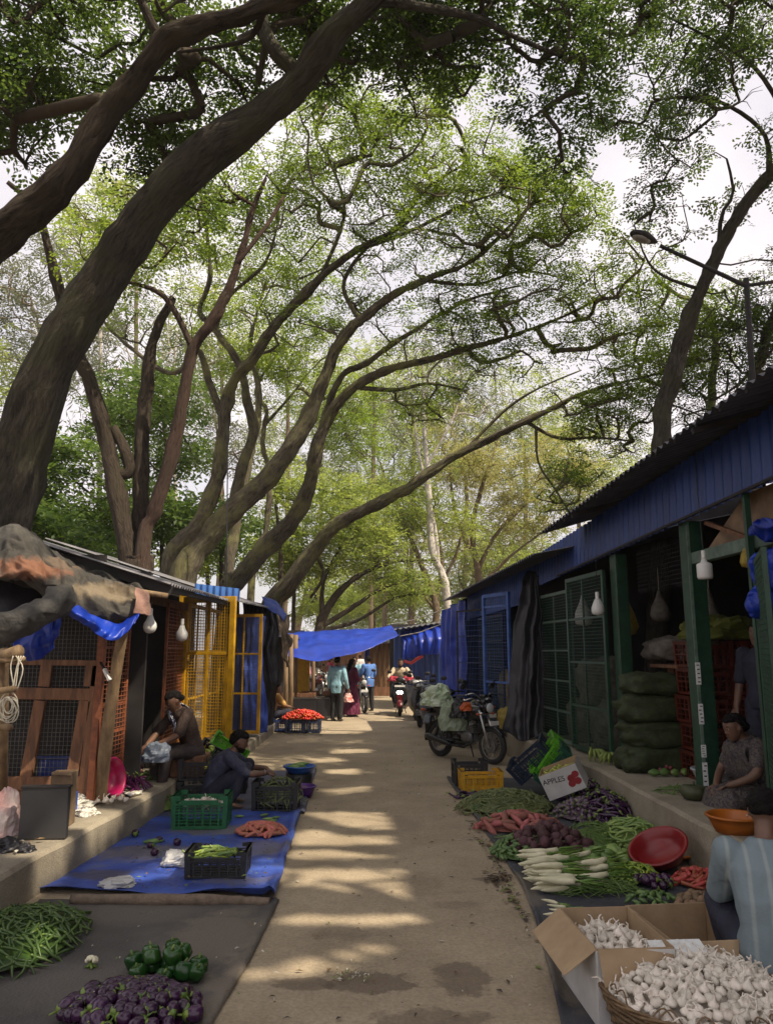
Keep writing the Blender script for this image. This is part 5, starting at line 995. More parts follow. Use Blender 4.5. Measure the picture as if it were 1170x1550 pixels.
sheet('ground_sheet', 'slate-blue sheet under the crouching man and the black crate', [[(228, 1236), (330, 1234), (462, 1232)], [(262, 1200), (360, 1200), (470, 1196)], [(300, 1168), (390, 1168), (480, 1165)]], pm('slate_sheet', (.10, .105, .17), (.06, .06, .10), .7, 3, .4), 36, 30, .018, .008, 7, lambda u, v: .03 * math.exp(-((v - .97) / .03) ** 2))
sheet('ground_sheet', 'dark denim-grey sheet under the long run of vegetable heaps', [[(870, 1660), (1050, 1660), (1300, 1660)], [(826, 1452), (950, 1452), (1150, 1452)], [(788, 1340), (880, 1340), (1042, 1340)], [(733, 1258), (830, 1258), (985, 1258)], [(676, 1178), (760, 1178), (880, 1178)]], M_denim, 70, 40, .018, .008, 9, lambda u, v: .03 * math.exp(-((v - .03) / .035) ** 2) * (.6 + .5 * math.sin(u * 40)))
mb = MB(); pts = smooth_pts([G(108, 1362, .04), G(200, 1363, .04), G(300, 1363, .045), G(370, 1365, .03), G(408, 1366, .03)], 40)
mb.tube(pts, [(.040 if i < 30 else .030) * (1 + .25 * noise.noise(p * 6)) for i, p in enumerate(pts)], 12); tag(mb.build('rolled_blanket', pm('brown_blanket', (.20, .15, .11), (.12, .09, .065), .9, 12, .5, 60), smooth=True), 'rolled brown blanket along the front hem of the blue tarpaulin', 'blanket')

# ---------------------------------------------------------------- crates
def crate(name, label, c, col, L=.56, W=.38, H=.3, rz=0, M=None, group=None, nv=7, nh=4, mname=None, notch=True):
    """a ventilated plastic crate: slotted side walls, corner posts, a rim that dips in the middle"""
    mat = pm(mname or 'crate_' + name, col, tuple(x * .72 for x in col), .45, 9, .1)
    t = thing(name, label, 'crate', c, rz, group)
    if M is not None: t.matrix_world = Matrix.Translation(V(c)) @ M
    mb = MB(); mb.box((0, 0, .012), (L * .94, W * .94, .02))
    mb.build('base', mat, t)
    for k in range(4):
        mb = MB(); long = k < 2; w = L if long else W; d = (W if long else L) / 2; tap = .965
        dip = .045 if (long and notch) else 0
        q = lambda x, z: (x * (tap + (1 - tap) * z / H), -d * (tap + (1 - tap) * z / H), z)
        def slab(x0, x1, z0, z1, th, y=0):
            p = [V(q(x0, z0)), V(q(x1, z0)), V(q(x1, z1)), V(q(x0, z1))]; mb.prism([a + V((0, y, 0)) for a in p], (0, th, 0))
        e = w * .16
        slab(-w / 2, w / 2, 0, H * .10, .018); slab(-w / 2, w / 2, H * .46, H * .51, .016)
        slab(-w / 2, -w / 2 + e, H * .86, H, .02); slab(w / 2 - e, w / 2, H * .86, H, .02); slab(-w / 2 + e, w / 2 - e, H * .86 - dip, H - dip, .02)
        slab(-w / 2, w / 2, H - dip - .008 if not dip else H * .86 - dip, H - dip if not dip else H * .86 - dip + .01, .03, -.008)
        slab(-w / 2, -w / 2 + .045, 0, H, .02, -.003); slab(w / 2 - .045, w / 2, 0, H, .02, -.003)
        n = nv if long else max(3, int(nv * .65))
        for i in range(1, n): x = -w / 2 + w * i / n; th = .012 if i % 2 else .018; slab(x - th / 2, x + th / 2, H * .08, H * .88 - dip, .012, -.002 if i % 2 == 0 else .001)
        for j in range(1, nh * 2): z = H * (.08 + .78 * j / (nh * 2)); slab(-w / 2 + .03, w / 2 - .03, z - .004, z + .004, .008, .004)
        R_ = Matrix.Rotation([0, PI, PI / 2, -PI / 2][k], 4, 'Z'); mb.v = [tuple(R_ @ V(v)) for v in mb.v]
        mb.build('side_panel', mat, t)
    return t
BLK = (.022, .022, .024)
c = G(324, 1332, .026); crate('plastic_crate', 'low black crate of green chillies on the blue tarpaulin', (c.x, c.y + .17, .03), BLK, .50, .34, .20, .03, mname='crate_black')
C_near = V((c.x, c.y + .17, .03))
c = G(299, 1258, .02); crate('plastic_crate', 'bright green crate on the blue tarpaulin', (c.x, c.y + .19, .03), (.012, .13, .045), .58, .38, .33, .04, mname='crate_green'); C_green = V((c.x, c.y + .19, .03))
c = G(303, 1215, .02); crate('plastic_crate', 'grey-beige crate heaped with yellow-green gourds behind the green crate', (c.x, c.y + .26, .02), (.50, .46, .38), .43, .5, .36, .02, mname='crate_beige', nv=5); C_beige = V((c.x, c.y + .26, .02))
for k, z in enumerate((.02, .29)): crate('plastic_crate', ['black crate under another behind the beige crate', 'upper black crate of the two behind the beige crate'][k], (-2.27, 9.95, z), BLK, .42, .5, .26, .1, mname='crate_black', group='black crates behind the beige one')
crate('plastic_crate', 'dark crate stood on the ground below the tilted lime crates', (-2.0, 10.55, .012), BLK, .5, .36, .26, .1, mname='crate_black')
Mt = Matrix.Rotation(.15, 4, 'Z') @ Matrix.Rotation(.45, 4, 'Y') @ Matrix.Rotation(.35, 4, 'X')
crate('plastic_crate', 'black crate of limes tilted beside the scarfed woman', P(322, 1157, 10.3), BLK, .5, .34, .2, 0, Mt, mname='crate_black'); CT = Matrix.Translation(P(322, 1157, 10.3)) @ Mt
crate('plastic_crate', 'lime-green crate tipped up behind the crate of limes', P(338, 1145, 10.7), (.12, .42, .015), .52, .3, .2, 0, Matrix.Rotation(.2, 4, 'Z') @ Matrix.Rotation(.6, 4, 'Y') @ Matrix.Rotation(.75, 4, 'X'), mname='crate_lime')
c = G(415, 1231, .02); crate('plastic_crate', 'black crate in front of the crouching man', (c.x, c.y + .18, .022), BLK, .53, .36, .33, -.02, mname='crate_black'); C_man = V((c.x, c.y + .18, .022))
c = G(708, 1192, .02); crate('plastic_crate', 'black crate standing at the corner of the dark sheet by the motorcycle', (c.x + .05, c.y + .22, .02), BLK, .46, .36, .33, .05, mname='crate_black')
c = G(730, 1199, .02); crate('plastic_crate', 'yellow crate in front of the black one by the motorcycle', (c.x, c.y + .18, .02), (.62, .33, .01), .56, .36, .25, .03, mname='crate_yellow')
Mt = Matrix.Rotation(-.45, 4, 'Z') @ Matrix.Rotation(-.7, 4, 'Y') @ Matrix.Rotation(.25, 4, 'X')
crate('plastic_crate', 'navy crate tipped against the plinth behind the fruit carton', P(815, 1162, 10.4), (.012, .022, .05), .58, .4, .28, 0, Mt, mname='crate_navy')
crate('plastic_crate', 'lime-green crate leaning between the navy and dark green crates', P(838, 1150, 10.2), (.10, .40, .02), .54, .36, .2, 0, Matrix.Rotation(-.35, 4, 'Z') @ Matrix.Rotation(-.95, 4, 'Y') @ Matrix.Rotation(.3, 4, 'X'), mname='crate_lime')
crate('plastic_crate', 'dark green crate leaning over the fruit carton', P(845, 1163, 9.95), (.01, .075, .045), .54, .36, .18, 0, Matrix.Rotation(-.35, 4, 'Z') @ Matrix.Rotation(-.85, 4, 'Y') @ Matrix.Rotation(.25, 4, 'X'), mname='crate_dgreen')
for i, (z, dx) in enumerate(((PR, 0), (PR + .31, .02), (PR + .62, -.02), (PR + .93, .01), (PR + 1.24, 0))):
    for q in (0, 1):
        crate('plastic_crate', ['bottom', 'second', 'third', 'fourth', 'top'][i] + ' red crate of the ' + ['stack by the green post', 'stack deeper in the dark shop'][q], (3.80 + .60 * q + dx, 9.05 - .1 * q, z), (.10, .019, .010), .55, .38, .3, .05, mname='crate_red', group='red crates stacked in the dark shop', nv=5, nh=2)
crumple('cloth_bundle', 'yellow-green cloth lying on top of the red crates', (3.95, 9.0, PR + 1.56), (.42, .25, .26), pm('lime_cloth', (.13, .15, .018), (.08, .09, .012), .8, 8), 6, 'cloth', .7)
for k, (px, y) in enumerate(((427, 18.3), (444, 18.0), (472, 18.0))):
    c = P(px, 1085, y); crate('plastic_crate', ['blue crate beside the seated man in yellow', 'dark blue crate under the tomatoes, nearer the seated man', 'dark blue crate under the tomatoes, nearer the standing man'][k], (c.x + (.0, .12, .0)[k], y, .012), [(.04, .07, .22), (.03, .04, .085), (.03, .04, .085)][k], (.42, .56, .42)[k], .4, .3, 0, mname='crate_blue' if k == 0 else 'crate_dblue', nv=5)

# ---------------------------------------------------------------- vegetables
def vm(name, col, c2=None, rough=.4, scale=18, inst=.25, **k): return pm('veg_' + name, col, c2, rough, scale, inst=inst, **k)
G_stem = vm('stem', (.16, .24, .04), (.10, .16, .03))
def pod(L, r, bend, n=6, tip=.25, k=7, base=.8, seed=0, fat=.5):
    rr = random.Random(seed); pts = []; rs = []
    for i in range(k + 1):
        u = i / k; a = bend * (u - .5); pts.append((L * (u - .5), bend * L * .35 * ((u - .5) ** 2 * 4 - .5) + .02 * L * rr.uniform(-1, 1), 0)); s = math.sin(PI * min(1, u * .5 / fat if u < fat else .5 + .5 * (u - fat) / (1 - fat)))
        rs.append(r * max(tip if i == k else (base if i == 0 else .3), s ** .55))
    mb = MB(); mb.tube(pts, rs, n); return mb
def with_cap(mb, L, r, stem=.03, mi=1):
    mb.tube([(-L / 2 + r * .25, mb_y(mb), 0), (-L / 2 - r * .2, mb_y(mb), 0), (-L / 2 - r * .5 - stem, mb_y(mb), .004)], [r * .95, r * .7, r * .22], 6, mi=mi); return mb
def mb_y(mb): return sum(v[1] for v in mb.v[:5]) / 5
okras = [with_cap(pod(.12 + .02 * i, .0095, .25 * i - .2, 5, .12, 6, .9, i, .25), .12 + .02 * i, .0095, .006).mesh('okra', [vm('okra', (.062, .115, .022), (.030, .062, .012)), G_stem], True) for i in range(3)]
def pepper_mesh(r, h, seed, mats, n=16):
    mb = MB(); mb.lathe([(r * .15, h * .05), (r * .62, .0), (r * .92, h * .16), (r, h * .5), (r * 1.02, h * .74), (r * .8, h * .95), (r * .42, h * .98), (r * .15, h * .88)], n, None, 0, 4, .09)
    rr = random.Random(seed); mb.v = [(x * (1 + .06 * math.sin(3 * z / h + seed)), y * (1 + .06 * math.cos(2 * z / h + seed)), z) for x, y, z in mb.v]
    mb.tube([(0, 0, h * .86), (.004, 0, h * 1.0), (.012, .005, h * 1.18)], [.010, .007, .006], 6, mi=1); return mb.mesh('pepper', mats, True)
M_pep = vm('pepper', (.018, .075, .012), (.012, .05, .008), .22, 10)
peppers = [pepper_mesh(.044 + .003 * i, .088, i, [M_pep, G_stem], 20) for i in range(3)]
minipeps = [pepper_mesh(.028, .055, i + 5, [vm('smallpepper', (.03, .13, .018), (.02, .08, .012), .25, 10), G_stem], 12) for i in range(2)]
def egg_mesh(r, L, mats, seed, n=12):
    mb = MB(); mb.lathe([(r * .2, 0), (r * .7, L * .06), (r, L * .32), (r * .92, L * .6), (r * .62, L * .86), (r * .3, L * .98)], n)
    mb.lathe([(r * .72, L * .80), (r * .66, L * .90), (r * .34, L * 1.02), (r * .2, L * 1.04)], 8, None, 1, 5, .2); mb.tube([(0, 0, L), (.003, .002, L * 1.2), (.01, .004, L * 1.4)], [.006, .0045, .004], 5, mi=1)
    M = Matrix.Rotation(PI / 2, 4, 'Y') @ Matrix.Translation((0, 0, -L / 2)); mb.v = [tuple(M @ V(v)) for v in mb.v]; return mb.mesh('aubergine', mats, True)
eggs = [egg_mesh(.030 + .004 * i, .068 + .012 * i, [vm('aubergine', (.045, .012, .045), (.022, .008, .025), .2, 8, third=(.10, .03, .08)), G_stem], i, 14) for i in range(3)]
eggs2 = [egg_mesh(.022 + .003 * i, .05, [vm('pale_aubergine', (.16, .11, .14), (.05, .025, .055), .3, 40, contrast=(.42, .55)), G_stem], i) for i in range(2)]
brinjals = [with_cap(pod(.24, .019, .8 - .5 * i, 8, .4, 9, .6, i, .6), .24, .017, .03).mesh('brinjal', [vm('brinjal', (.045, .012, .05), (.03, .01, .035), .25, 8), G_stem], True) for i in range(3)]
purples = [with_cap(pod(.26, .015, .5 - .4 * i, 8, .4, 9, .6, i + 3, .6), .26, .014, .03).mesh('brinjal', [vm('violet_brinjal', (.12, .015, .09), (.07, .01, .055), .25, 8), G_stem], True) for i in range(2)]
def lump(L, r, seed, mat, name, n=10, k=8, rough=.2):
    mb = MB(); mb.ball((0, 0, 0), (L / 2, r, r * .92), n, k)
    for i, v in enumerate(mb.v): q = V(v); f = 1 + rough * noise.noise(q / r * .9 + V((seed * 5, 0, 0))); e = abs(q.x) / (L / 2); mb.v[i] = (q.x, q.y * f * (1 - .25 * e) + .12 * r * math.sin(q.x / L * 5 + seed), q.z * f * (1 - .25 * e))
    return mb.mesh(name, mat, True)
sweets = [lump(.17 + .03 * i, .034, i, vm('sweet_potato', (.36, .12, .10), (.24, .08, .065), .7, 14, bump=.2), 'sweet_potato', 12, 10, .45) for i in range(3)]
pinks = [lump(.11 + .02 * i, .019, i, vm('pink_tuber', (.52, .17, .11), (.38, .12, .085), .6, 14), 'carrot', 8, 8, .3) for i in range(3)]
gherk = [lump(.085, .019, i, vm('gherkin', (.11, .19, .05), (.05, .10, .025), .4, 26), 'gherkin', 8, 7, .12) for i in range(2)]
def beet_mesh(r, seed):
    mb = MB(); mb.ball((0, 0, 0), (r, r, r * .92), 14, 10)
    for i, v in enumerate(mb.v): q = V(v); mb.v[i] = tuple(q * (1 + .12 * noise.noise(q / r + V((seed * 3, 0, 0)))))
    mb.tube([(0, 0, -r * .8), (.004, .003, -r * 1.3), (.012, .0, -r * 1.9)], [r * .25, r * .1, .002], 6); mb.tube([(0, 0, r * .8), (.003, 0, r * 1.1), (.01, .01, r * 1.5)], [r * .3, r * .22, r * .12], 6, mi=0); return mb.mesh('beetroot', vm('beetroot', (.085, .030, .035), (.05, .018, .024), .7, 16, bump=.2), True)
beets = [beet_mesh(.042 + .006 * i, i) for i in range(3)]
def radish_mesh(seed):
    rr = random.Random(seed); mb = pod(.27, .026, .15, 10, .12, 9, .75, seed, .25)
    y0 = mb_y(mb)
    for k in range(7):
        a = rr.uniform(-.5, .5); L = rr.uniform(.08, .2); mb.tube([(-.132, y0, 0), (-.16, y0 + .05 * a, .008), (-.14 - L, y0 + L * .5 * a, rr.uniform(-.01, .02))], [.006, .0055, .0045], 4, mi=1)
    return mb.mesh('radish', [vm('radish', (.64, .60, .41), (.50, .48, .31), .45, 10, inst=.12), vm('radish_stalk', (.17, .29, .06), (.09, .18, .03))], True)
radishes = [radish_mesh(i) for i in range(3)]
beans = [pod(.15 + .02 * i, .0042, .5 - .4 * i, 4, .5, 6, .6, i, .5).mesh('bean', vm('bean', (.13, .22, .045), (.08, .14, .025)), True) for i in range(3)]
olivebeans = [pod(.12 + .02 * i, .0078, .6 - .4 * i, 4, .5, 6, .6, i, .5).mesh('bean', vm('olive_bean', (.17, .20, .07), (.075, .10, .03)), True) for i in range(3)]
longgreen = [pod(.22 + .03 * i, .0125, .6 - .4 * i, 7, .3, 8, .7, i, .4).mesh('ridge_bean', vm('long_green', (.24, .34, .09), (.14, .23, .05)), True) for i in range(3)]
chillies = [with_cap(pod(.10 + .02 * i, .010, .5 - .4 * i, 6, .1, 7, .9, i, .25), .10 + .02 * i, .010, .02).mesh('chilli', [vm('chilli', (.30, .40, .05), (.20, .30, .035), .3), G_stem], True) for i in range(3)]
carrots = [pod(.16, .015, .15, 8, .12, 7, .8, i, .2).mesh('carrot', vm('carrot', (.40, .08, .05), (.28, .05, .03), .5), True) for i in range(2)]
gourds = [lump(.17, .05, i, vm('chayote', (.20, .31, .08), (.12, .20, .05), .4, 10), 'gourd', 14, 10, .25) for i in range(2)]
starf = [lump(.15, .03, i, vm('yellow_gourd', (.48, .52, .05), (.36, .42, .04), .35, 10), 'gourd', 10, 9, .3) for i in range(2)]
cukes = [lump(.2, .028, i, vm('cucumber', (.24, .36, .09), (.14, .24, .05), .4, 14), 'cucumber', 10, 9, .1) for i in range(2)]
limes = [lump(.05, .023, i, vm('lime', (.45, .50, .10), (.34, .42, .06), .35, 10), 'lime', 10, 8, .06) for i in range(2)]
def tomato_mesh(seed):
    mb = MB(); mb.lathe([(.004, -.026), (.020, -.024), (.033, -.006), (.034, .006), (.024, .021), (.010, .024), (.003, .019)], 12, None, 0, 5, .04); return mb.mesh('tomato', vm('tomato', (.62, .05, .02), (.50, .035, .015), .25, 6), True)
tomatoes = [tomato_mesh(0)]
onions = [lump(.05, .024, i, vm('onion', (.32, .07, .10), (.20, .045, .07), .4, 14), 'onion', 10, 8, .1) for i in range(2)]
bigonions = [lump(.065, .031, i, vm('red_onion', (.17, .045, .055), (.10, .028, .035), .4, 14), 'onion', 10, 8, .1) for i in range(2)]
potatoes = [lump(.08, .03, i, vm('potato', (.24, .15, .09), (.16, .10, .06), .8, 14), 'potato', 10, 8, .25) for i in range(2)]
def garlic_mesh(seed):
    rr = random.Random(seed); r = .027
    mb = MB(); mb.lathe([(r * .3, 0), (r * .85, .003), (r * 1.02, .012), (r * .92, .022), (r * .55, .031), (r * .24, .038), (r * .15, .050)], 14, None, 0, 7, .07)
    b = rr.uniform(-.02, .02); mb.tube([(0, 0, .046), (b * .5, .004, .056), (b * 1.6, .018 * rr.uniform(-1, 1), .052 + rr.uniform(.006, .02))], [r * .19, r * .15, r * .13], 5); mb.tube([(0, 0, .004), (.002, .001, -.006)], [r * .3, r * .2], 6, mi=1)
    return mb.mesh('garlic', [vm('garlic', (.74, .69, .60), (.62, .55, .47), .5, 60, inst=.14, third=(.66, .55, .50)), vm('garlic_root', (.45, .36, .26))], True)
garlics = [garlic_mesh(i) for i in range(4)]

def item(name, me, loc, rot, label, cat_, group, s=1):
    o = bpy.data.objects.new(name, me); COL.objects.link(o); o.location = loc; o.rotation_mode = 'QUATERNION'; o.rotation_quaternion = rot; o.scale = (s, s, s)
    return tag(o, label, cat_, group)
def heap(name, meshes, label, group, c, rx, ry, h, n, thick, lay='flat', rz=0, core=None, seed=1, aim=None, spread=.6, cat_=None, power=1.3, sv=.18, z0=None, limit=None, jit=1.0, corename=None, corelabel=None, coreh=.62, rest=0):
    """items laid one by one over a low mound; core: the mass of the same goods under them"""
    r = random.Random(seed); pts = []; c = V(c); q0 = Matrix.Rotation(rz, 3, 'Z')
    def hz(u, v): return h * max(0, 1 - (u * u + v * v)) ** (1 / power)
    for i in range(n + rest):
        best = None
        for _ in range(9):
            a = r.uniform(0, 2 * PI); d = math.sqrt(r.random()) * 1.02; u, v = d * math.cos(a), d * math.sin(a)
            m = min(((u - p[0]) ** 2 * rx * rx + (v - p[1]) ** 2 * ry * ry for p in pts), default=9)
            if best is None or m > best[0]: best = (m, u, v)
        pts.append(best[1:])
    pts.sort(key=lambda p: (c + q0 @ V((p[0] * rx, p[1] * ry, 0))).y); baked = MB()
    for ip, (u, v) in enumerate(pts):
        e = .02; zz = hz(u, v); gx = (hz(u + e, v) - hz(u - e, v)) / (2 * e * rx); gy = (hz(u, v + e) - hz(u, v - e)) / (2 * e * ry); nrm = V((-gx, -gy, 1)).normalized()
        if nrm.z < .45: nrm = V((nrm.x, nrm.y, .5)).normalized()
        loc = c + q0 @ V((u * rx, v * ry, 0)) + V((0, 0, zz + thick * .75 + r.uniform(0, thick * .8) * jit)); nrm = q0 @ nrm
        yaw = (aim + r.gauss(0, spread)) if aim is not None else r.uniform(0, 2 * PI)
        if lay == 'flat':
            x = V((math.cos(yaw), math.sin(yaw), 0)); x = (x - nrm * x.dot(nrm)).normalized(); y = nrm.cross(x); M = Matrix((x, y, nrm)).transposed() @ Matrix.Rotation(r.uniform(0, 2 * PI), 3, 'X') @ Matrix.Rotation(r.gauss(0, .16), 3, 'Y')
        elif lay == 'up':
            M = nrm.to_track_quat('Z', 'Y').to_matrix() @ Matrix.Rotation(yaw, 3, 'Z') @ Matrix.Rotation(r.gauss(0, .55), 3, 'X')
        else: M = Euler((r.uniform(0, 6), r.uniform(0, 6), r.uniform(0, 6))).to_matrix()
        if ip >= n:
            sv_ = r.choice(meshes); baked.add([loc + M @ q.co for q in sv_.vertices], [tuple(f.vertices) for f in sv_.polygons], 0); continue
        item(name, r.choice(meshes), loc, M.to_quaternion(), label, cat_ or name.replace('_', ' '), group, 1 + r.uniform(-sv, sv))
    if core is not None:
        mb = MB(); mb.lathe([(1 * math.cos(a), math.sin(a)) for a in [i * PI / 2 / 7 for i in range(7)]] + [(.02, 1)], 26, close=True)
        for i, p in enumerate(mb.v):
            u, v, w_ = p; z = hz(u * .93, v * .93) * coreh; q = q0 @ V((u * rx * .9, v * ry * .9, 0)); k = 1 + .12 * noise.noise(V((u * 4, v * 4, seed)))
            mb.v[i] = tuple(c + V((q.x * k, q.y * k, z * (1 + .25 * noise.noise(V((u * 7, v * 7, seed + 4)))) + .001)))
        mb.add(baked.v, baked.f)
        o = mb.build(corename or name + '_heap', core, smooth=True); stuff(o); o['label'] = corelabel or ('packed mass of the ' + label.split(' in ')[0] + ' heap'); o['category'] = 'heap'
Zs = .028
c = G(22, 1428, Zs); heap('okra_pod', okras, 'green okra pod in the big heap by the plinth', 'okra pods in the heap', (c.x - .02, c.y, Zs), .43, .62, .13, 300, .012, 'flat', 0, MATS['veg_okra'], 3, aim=-.9, spread=.75, cat_='okra')
c = G(247, 1478, Zs); heap('bell_pepper', peppers, 'glossy green bell pepper in the small pile on the charcoal sheet', 'bell peppers in the small pile', (c.x, c.y, Zs - .02), .21, .15, .0, 12, .028, 'up', 0, None, 4, sv=.12, jit=.3)
heap('bell_pepper', peppers, 'glossy green bell pepper on top of the small pile on the charcoal sheet', 'bell peppers on top of the small pile', (c.x + .01, c.y + .03, Zs + .055), .12, .07, .0, 5, .02, 'up', 0, None, 8, sv=.1, jit=.3)
c = G(200, 1538, Zs); heap('round_aubergine', eggs, 'small purple-black aubergine in the heap on the charcoal sheet', 'small aubergines in the heap', (c.x, c.y, Zs), .34, .25, .08, 85, .03, 'flat', 0, MATS['veg_aubergine'], 5, cat_='aubergine', coreh=.5)
c = G(138, 1465, Zs); t = MB(); rr = random.Random(2)
for k in range(34): a, b = rr.uniform(0, 2 * PI), rr.uniform(0, 1.3); t.ball((.030 * math.sin(b) * math.cos(a), .030 * math.sin(b) * math.sin(a), .030 + .028 * math.cos(b)), rr.uniform(.009, .014), 8, 6)
for k in range(4): t.tube([(0, 0, .03), (.015 * math.cos(k * 1.7), .015 * math.sin(k * 1.7), .012), (.035 * math.cos(k * 1.7), .03 * math.sin(k * 1.7), .006)], [.012, .01, .006], 6, mi=1)
tag(t.build('cauliflower_floret', [vm('cauli', (.72, .68, .50), (.58, .54, .38), .7, 30), G_stem], smooth=True, loc=(c.x, c.y, Zs - .004)), 'lone cream cauliflower floret lying on the charcoal sheet', 'cauliflower')
# on the blue tarpaulin
heap('green_chilli', longgreen[:1] + chillies, 'long green chilli heaped in the low black crate', 'green chillies in the low black crate', (C_near.x - .02, C_near.y, .165), .2, .12, .03, 34, .012, 'flat', 0, None, 6, aim=.4, spread=.4, cat_='chilli')
heap('mushroom', garlics[:2], 'whitish bulb lying in the bright green crate', 'bulbs in the bright green crate', (C_green.x, C_green.y, .235), .22, .13, .02, 34, .016, 'any', 0, pm('dark_filling', (.08, .06, .05)), 7, cat_='garlic', corename='crate_filling', corelabel='packed mass filling the bright green crate')  # garlic bulbs lying in the bright green crate
heap('yellow_gourd', starf, 'yellow-green gourd in the grey-beige crate', 'yellow gourds in the grey-beige crate', (C_beige.x, C_beige.y - .05, .355), .16, .2, .06, 18, .025, 'flat', 0, None, 9, cat_='gourd')
for k in range(26):
    a, b = rnd.uniform(-.2, .2), rnd.uniform(-.12, .12); p = CT @ V((a, b, .10 + rnd.uniform(0, .05))); item('lime', limes[k % 2], p, Euler((rnd.random() * 6, rnd.random() * 6, 0)).to_quaternion(), 'pale lime in the tilted black crate', 'lime', 'limes in the tilted crate', 1.25)
c = G(398, 1264, Zs); heap('pink_tuber', pinks, 'pinkish-orange tuber in the pile on the blue tarpaulin', 'pinkish tubers in the pile', (c.x - .03, c.y + .06, Zs), .25, .2, .08, 90, .018, 'flat', 0, MATS['veg_pink_tuber'], 10, cat_='tuber', coreh=.6)
heap('olive_bean', olivebeans, 'green bean in the heap behind the black crate of the crouching man', 'green beans heaped behind the crate', (-1.18, 9.45, .1), .30, .3, .26, 80, .008, 'flat', 0, MATS['veg_olive_bean'], 11, cat_='bean')
bs = basin('plastic_basin', 'shallow blue basin of cucumbers behind the bean heap', P(453, 1170, 10.6) , .2, .09, pm('blue_basin', (.02, .10, .40), None, .35, 4)); zb = bs.location.z
mb = MB(); mb.lathe([(.16, 0), (.18, zb - .004)], 20); stl = mb.build('upturned_tub', M_black, smooth=True, loc=(bs.location.x, bs.location.y, 0)); tag(stl, 'black tub set under the blue basin of cucumbers', 'tub')
for k in range(7): item('cucumber', cukes[k % 2], bs.location + V((rnd.uniform(-.1, .1), rnd.uniform(-.08, .08), .07 + .02 * (k % 3))), Euler((0, 0, rnd.uniform(-.5, .9))).to_quaternion(), 'pale green cucumber in the shallow blue basin', 'cucumber', 'cucumbers in the blue basin')
basin('plastic_basin', 'violet basin at the hem of the slate-blue sheet', G(459, 1206, .02) , .15, .13, pm('violet_basin', (.09, .02, .20), None, .35, 4)); p = G(459, 1206, .02)
heap('red_onion', bigonions, 'dark onion in the violet basin', 'onions in the violet basin', (p.x, p.y, .07), .09, .09, .02, 14, .02, 'any', 0, None, 12, cat_='onion')
c = G(246, 1226, .02); heap('green_bean', beans, 'thin green bean in the tuft heaped at the foot of the plinth', 'thin beans at the plinth foot', (c.x, c.y, .02), .17, .2, .16, 70, .006, 'flat', 0, MATS['veg_bean'], 13, cat_='bean')
c = G(232, 1180, .3); heap('green_bean', beans, 'thin green bean heaped on the plinth by the woman', 'thin beans on the plinth', (c.x - .03, c.y + .1, .31), .2, .22, .07, 60, .006, 'flat', 0, MATS['veg_bean'], 14, cat_='bean')
c = G(205, 1196, .3); heap('violet_brinjal', purples, 'long violet brinjal piled on the plinth beside the magenta basin', 'violet brinjals on the plinth', (c.x - .08, c.y + .05, .31), .17, .3, .08, 34, .016, 'flat', 0, None, 15, aim=-.7, spread=.4, cat_='brinjal')
c = G(165, 1216, .3); heap('garlic_bulb', garlics, 'garlic bulb at the foot of the leaning pole', 'bulbs by the leaning pole', (c.x + .02, c.y - .05, .31), .2, .08, .01, 10, .016, 'up', 0, None, 16, cat_='garlic')
heap('red_onion', bigonions, 'dark red onion heaped in the shop doorway behind the woman', 'red onions in the shop doorway', (-3.5, 10.0, .32), .5, .5, .45, 170, .028, 'any', 0, MATS['veg_red_onion'], 17, cat_='onion')
for k, (px, py) in enumerate(((228, 1280), (235, 1290), (268, 1275), (312, 1282), (240, 1272), (205, 1262))): item('round_aubergine', eggs[k % 3], G(px, py, .055), Euler((0, 0, k)).to_quaternion(), 'stray aubergine lying loose on the blue tarpaulin', 'aubergine', 'stray aubergines')
for k, (px, py) in enumerate(((362, 1236), (405, 1240), (412, 1243), (417, 1238), (400, 1234))): item('yellow_gourd', cukes[k % 2], G(px, py, .05), Euler((0, 0, .2 * k)).to_quaternion(), 'stray green pod beside the pinkish tubers', 'gourd', 'stray pods', .6)
item('cucumber', cukes[0], G(232, 1274, .05), Euler((0, 0, .3)).to_quaternion(), 'stray dark cucumber lying on the blue tarpaulin', 'cucumber', None)
for k, (px, py, r, s, lb) in enumerate(((266, 1312, .13, 2, 'crumpled clear bag beside the low black crate'), (175, 1344, .13, 6, 'crumpled white bag near the front hem of the blue tarpaulin'))):
    c = G(px, py, .03); crumple('plastic_bag', lb, (c.x, c.y + .06, .03), (r, r * .8, r * (.9 if k == 0 else .45)), M_pbag, s)
c = G(232, 1140, .5)
# along the dark sheet
ZR = .024
c = G(765, 1226, ZR); heap('olive_bean', olivebeans, 'thin olive-green bean in the broad heap by the yellow crate', 'olive beans in the broad heap', (c.x + .02, c.y + .05, ZR), .58, .50, .20, 210, .008, 'flat', 0, MATS['veg_olive_bean'], 21, cat_='bean', rest=160)
c = G(708, 1205, ZR); heap('long_brinjal', brinjals, 'long black brinjal lying at the foot of the yellow crate', 'brinjals by the yellow crate', (c.x + .16, c.y - .1, ZR), .28, .07, .02, 12, .02, 'flat', 0, None, 22, aim=.1, spread=.3, cat_='brinjal')
c = G(773, 1238, .1); heap('small_pepper', minipeps, 'small green pepper on the slope of the olive bean heap', 'small peppers on the bean heap', (c.x, c.y - .02, .045), .33, .15, .07, 44, .02, 'any', 0, None, 23, cat_='pepper')
c = G(785, 1258, ZR); heap('sweet_potato', sweets, 'reddish sweet potato in the row below the small peppers', 'sweet potatoes in the row', (c.x, c.y + .05, ZR), .42, .20, .12, 40, .033, 'flat', 0, MATS['veg_sweet_potato'], 24, coreh=.5)
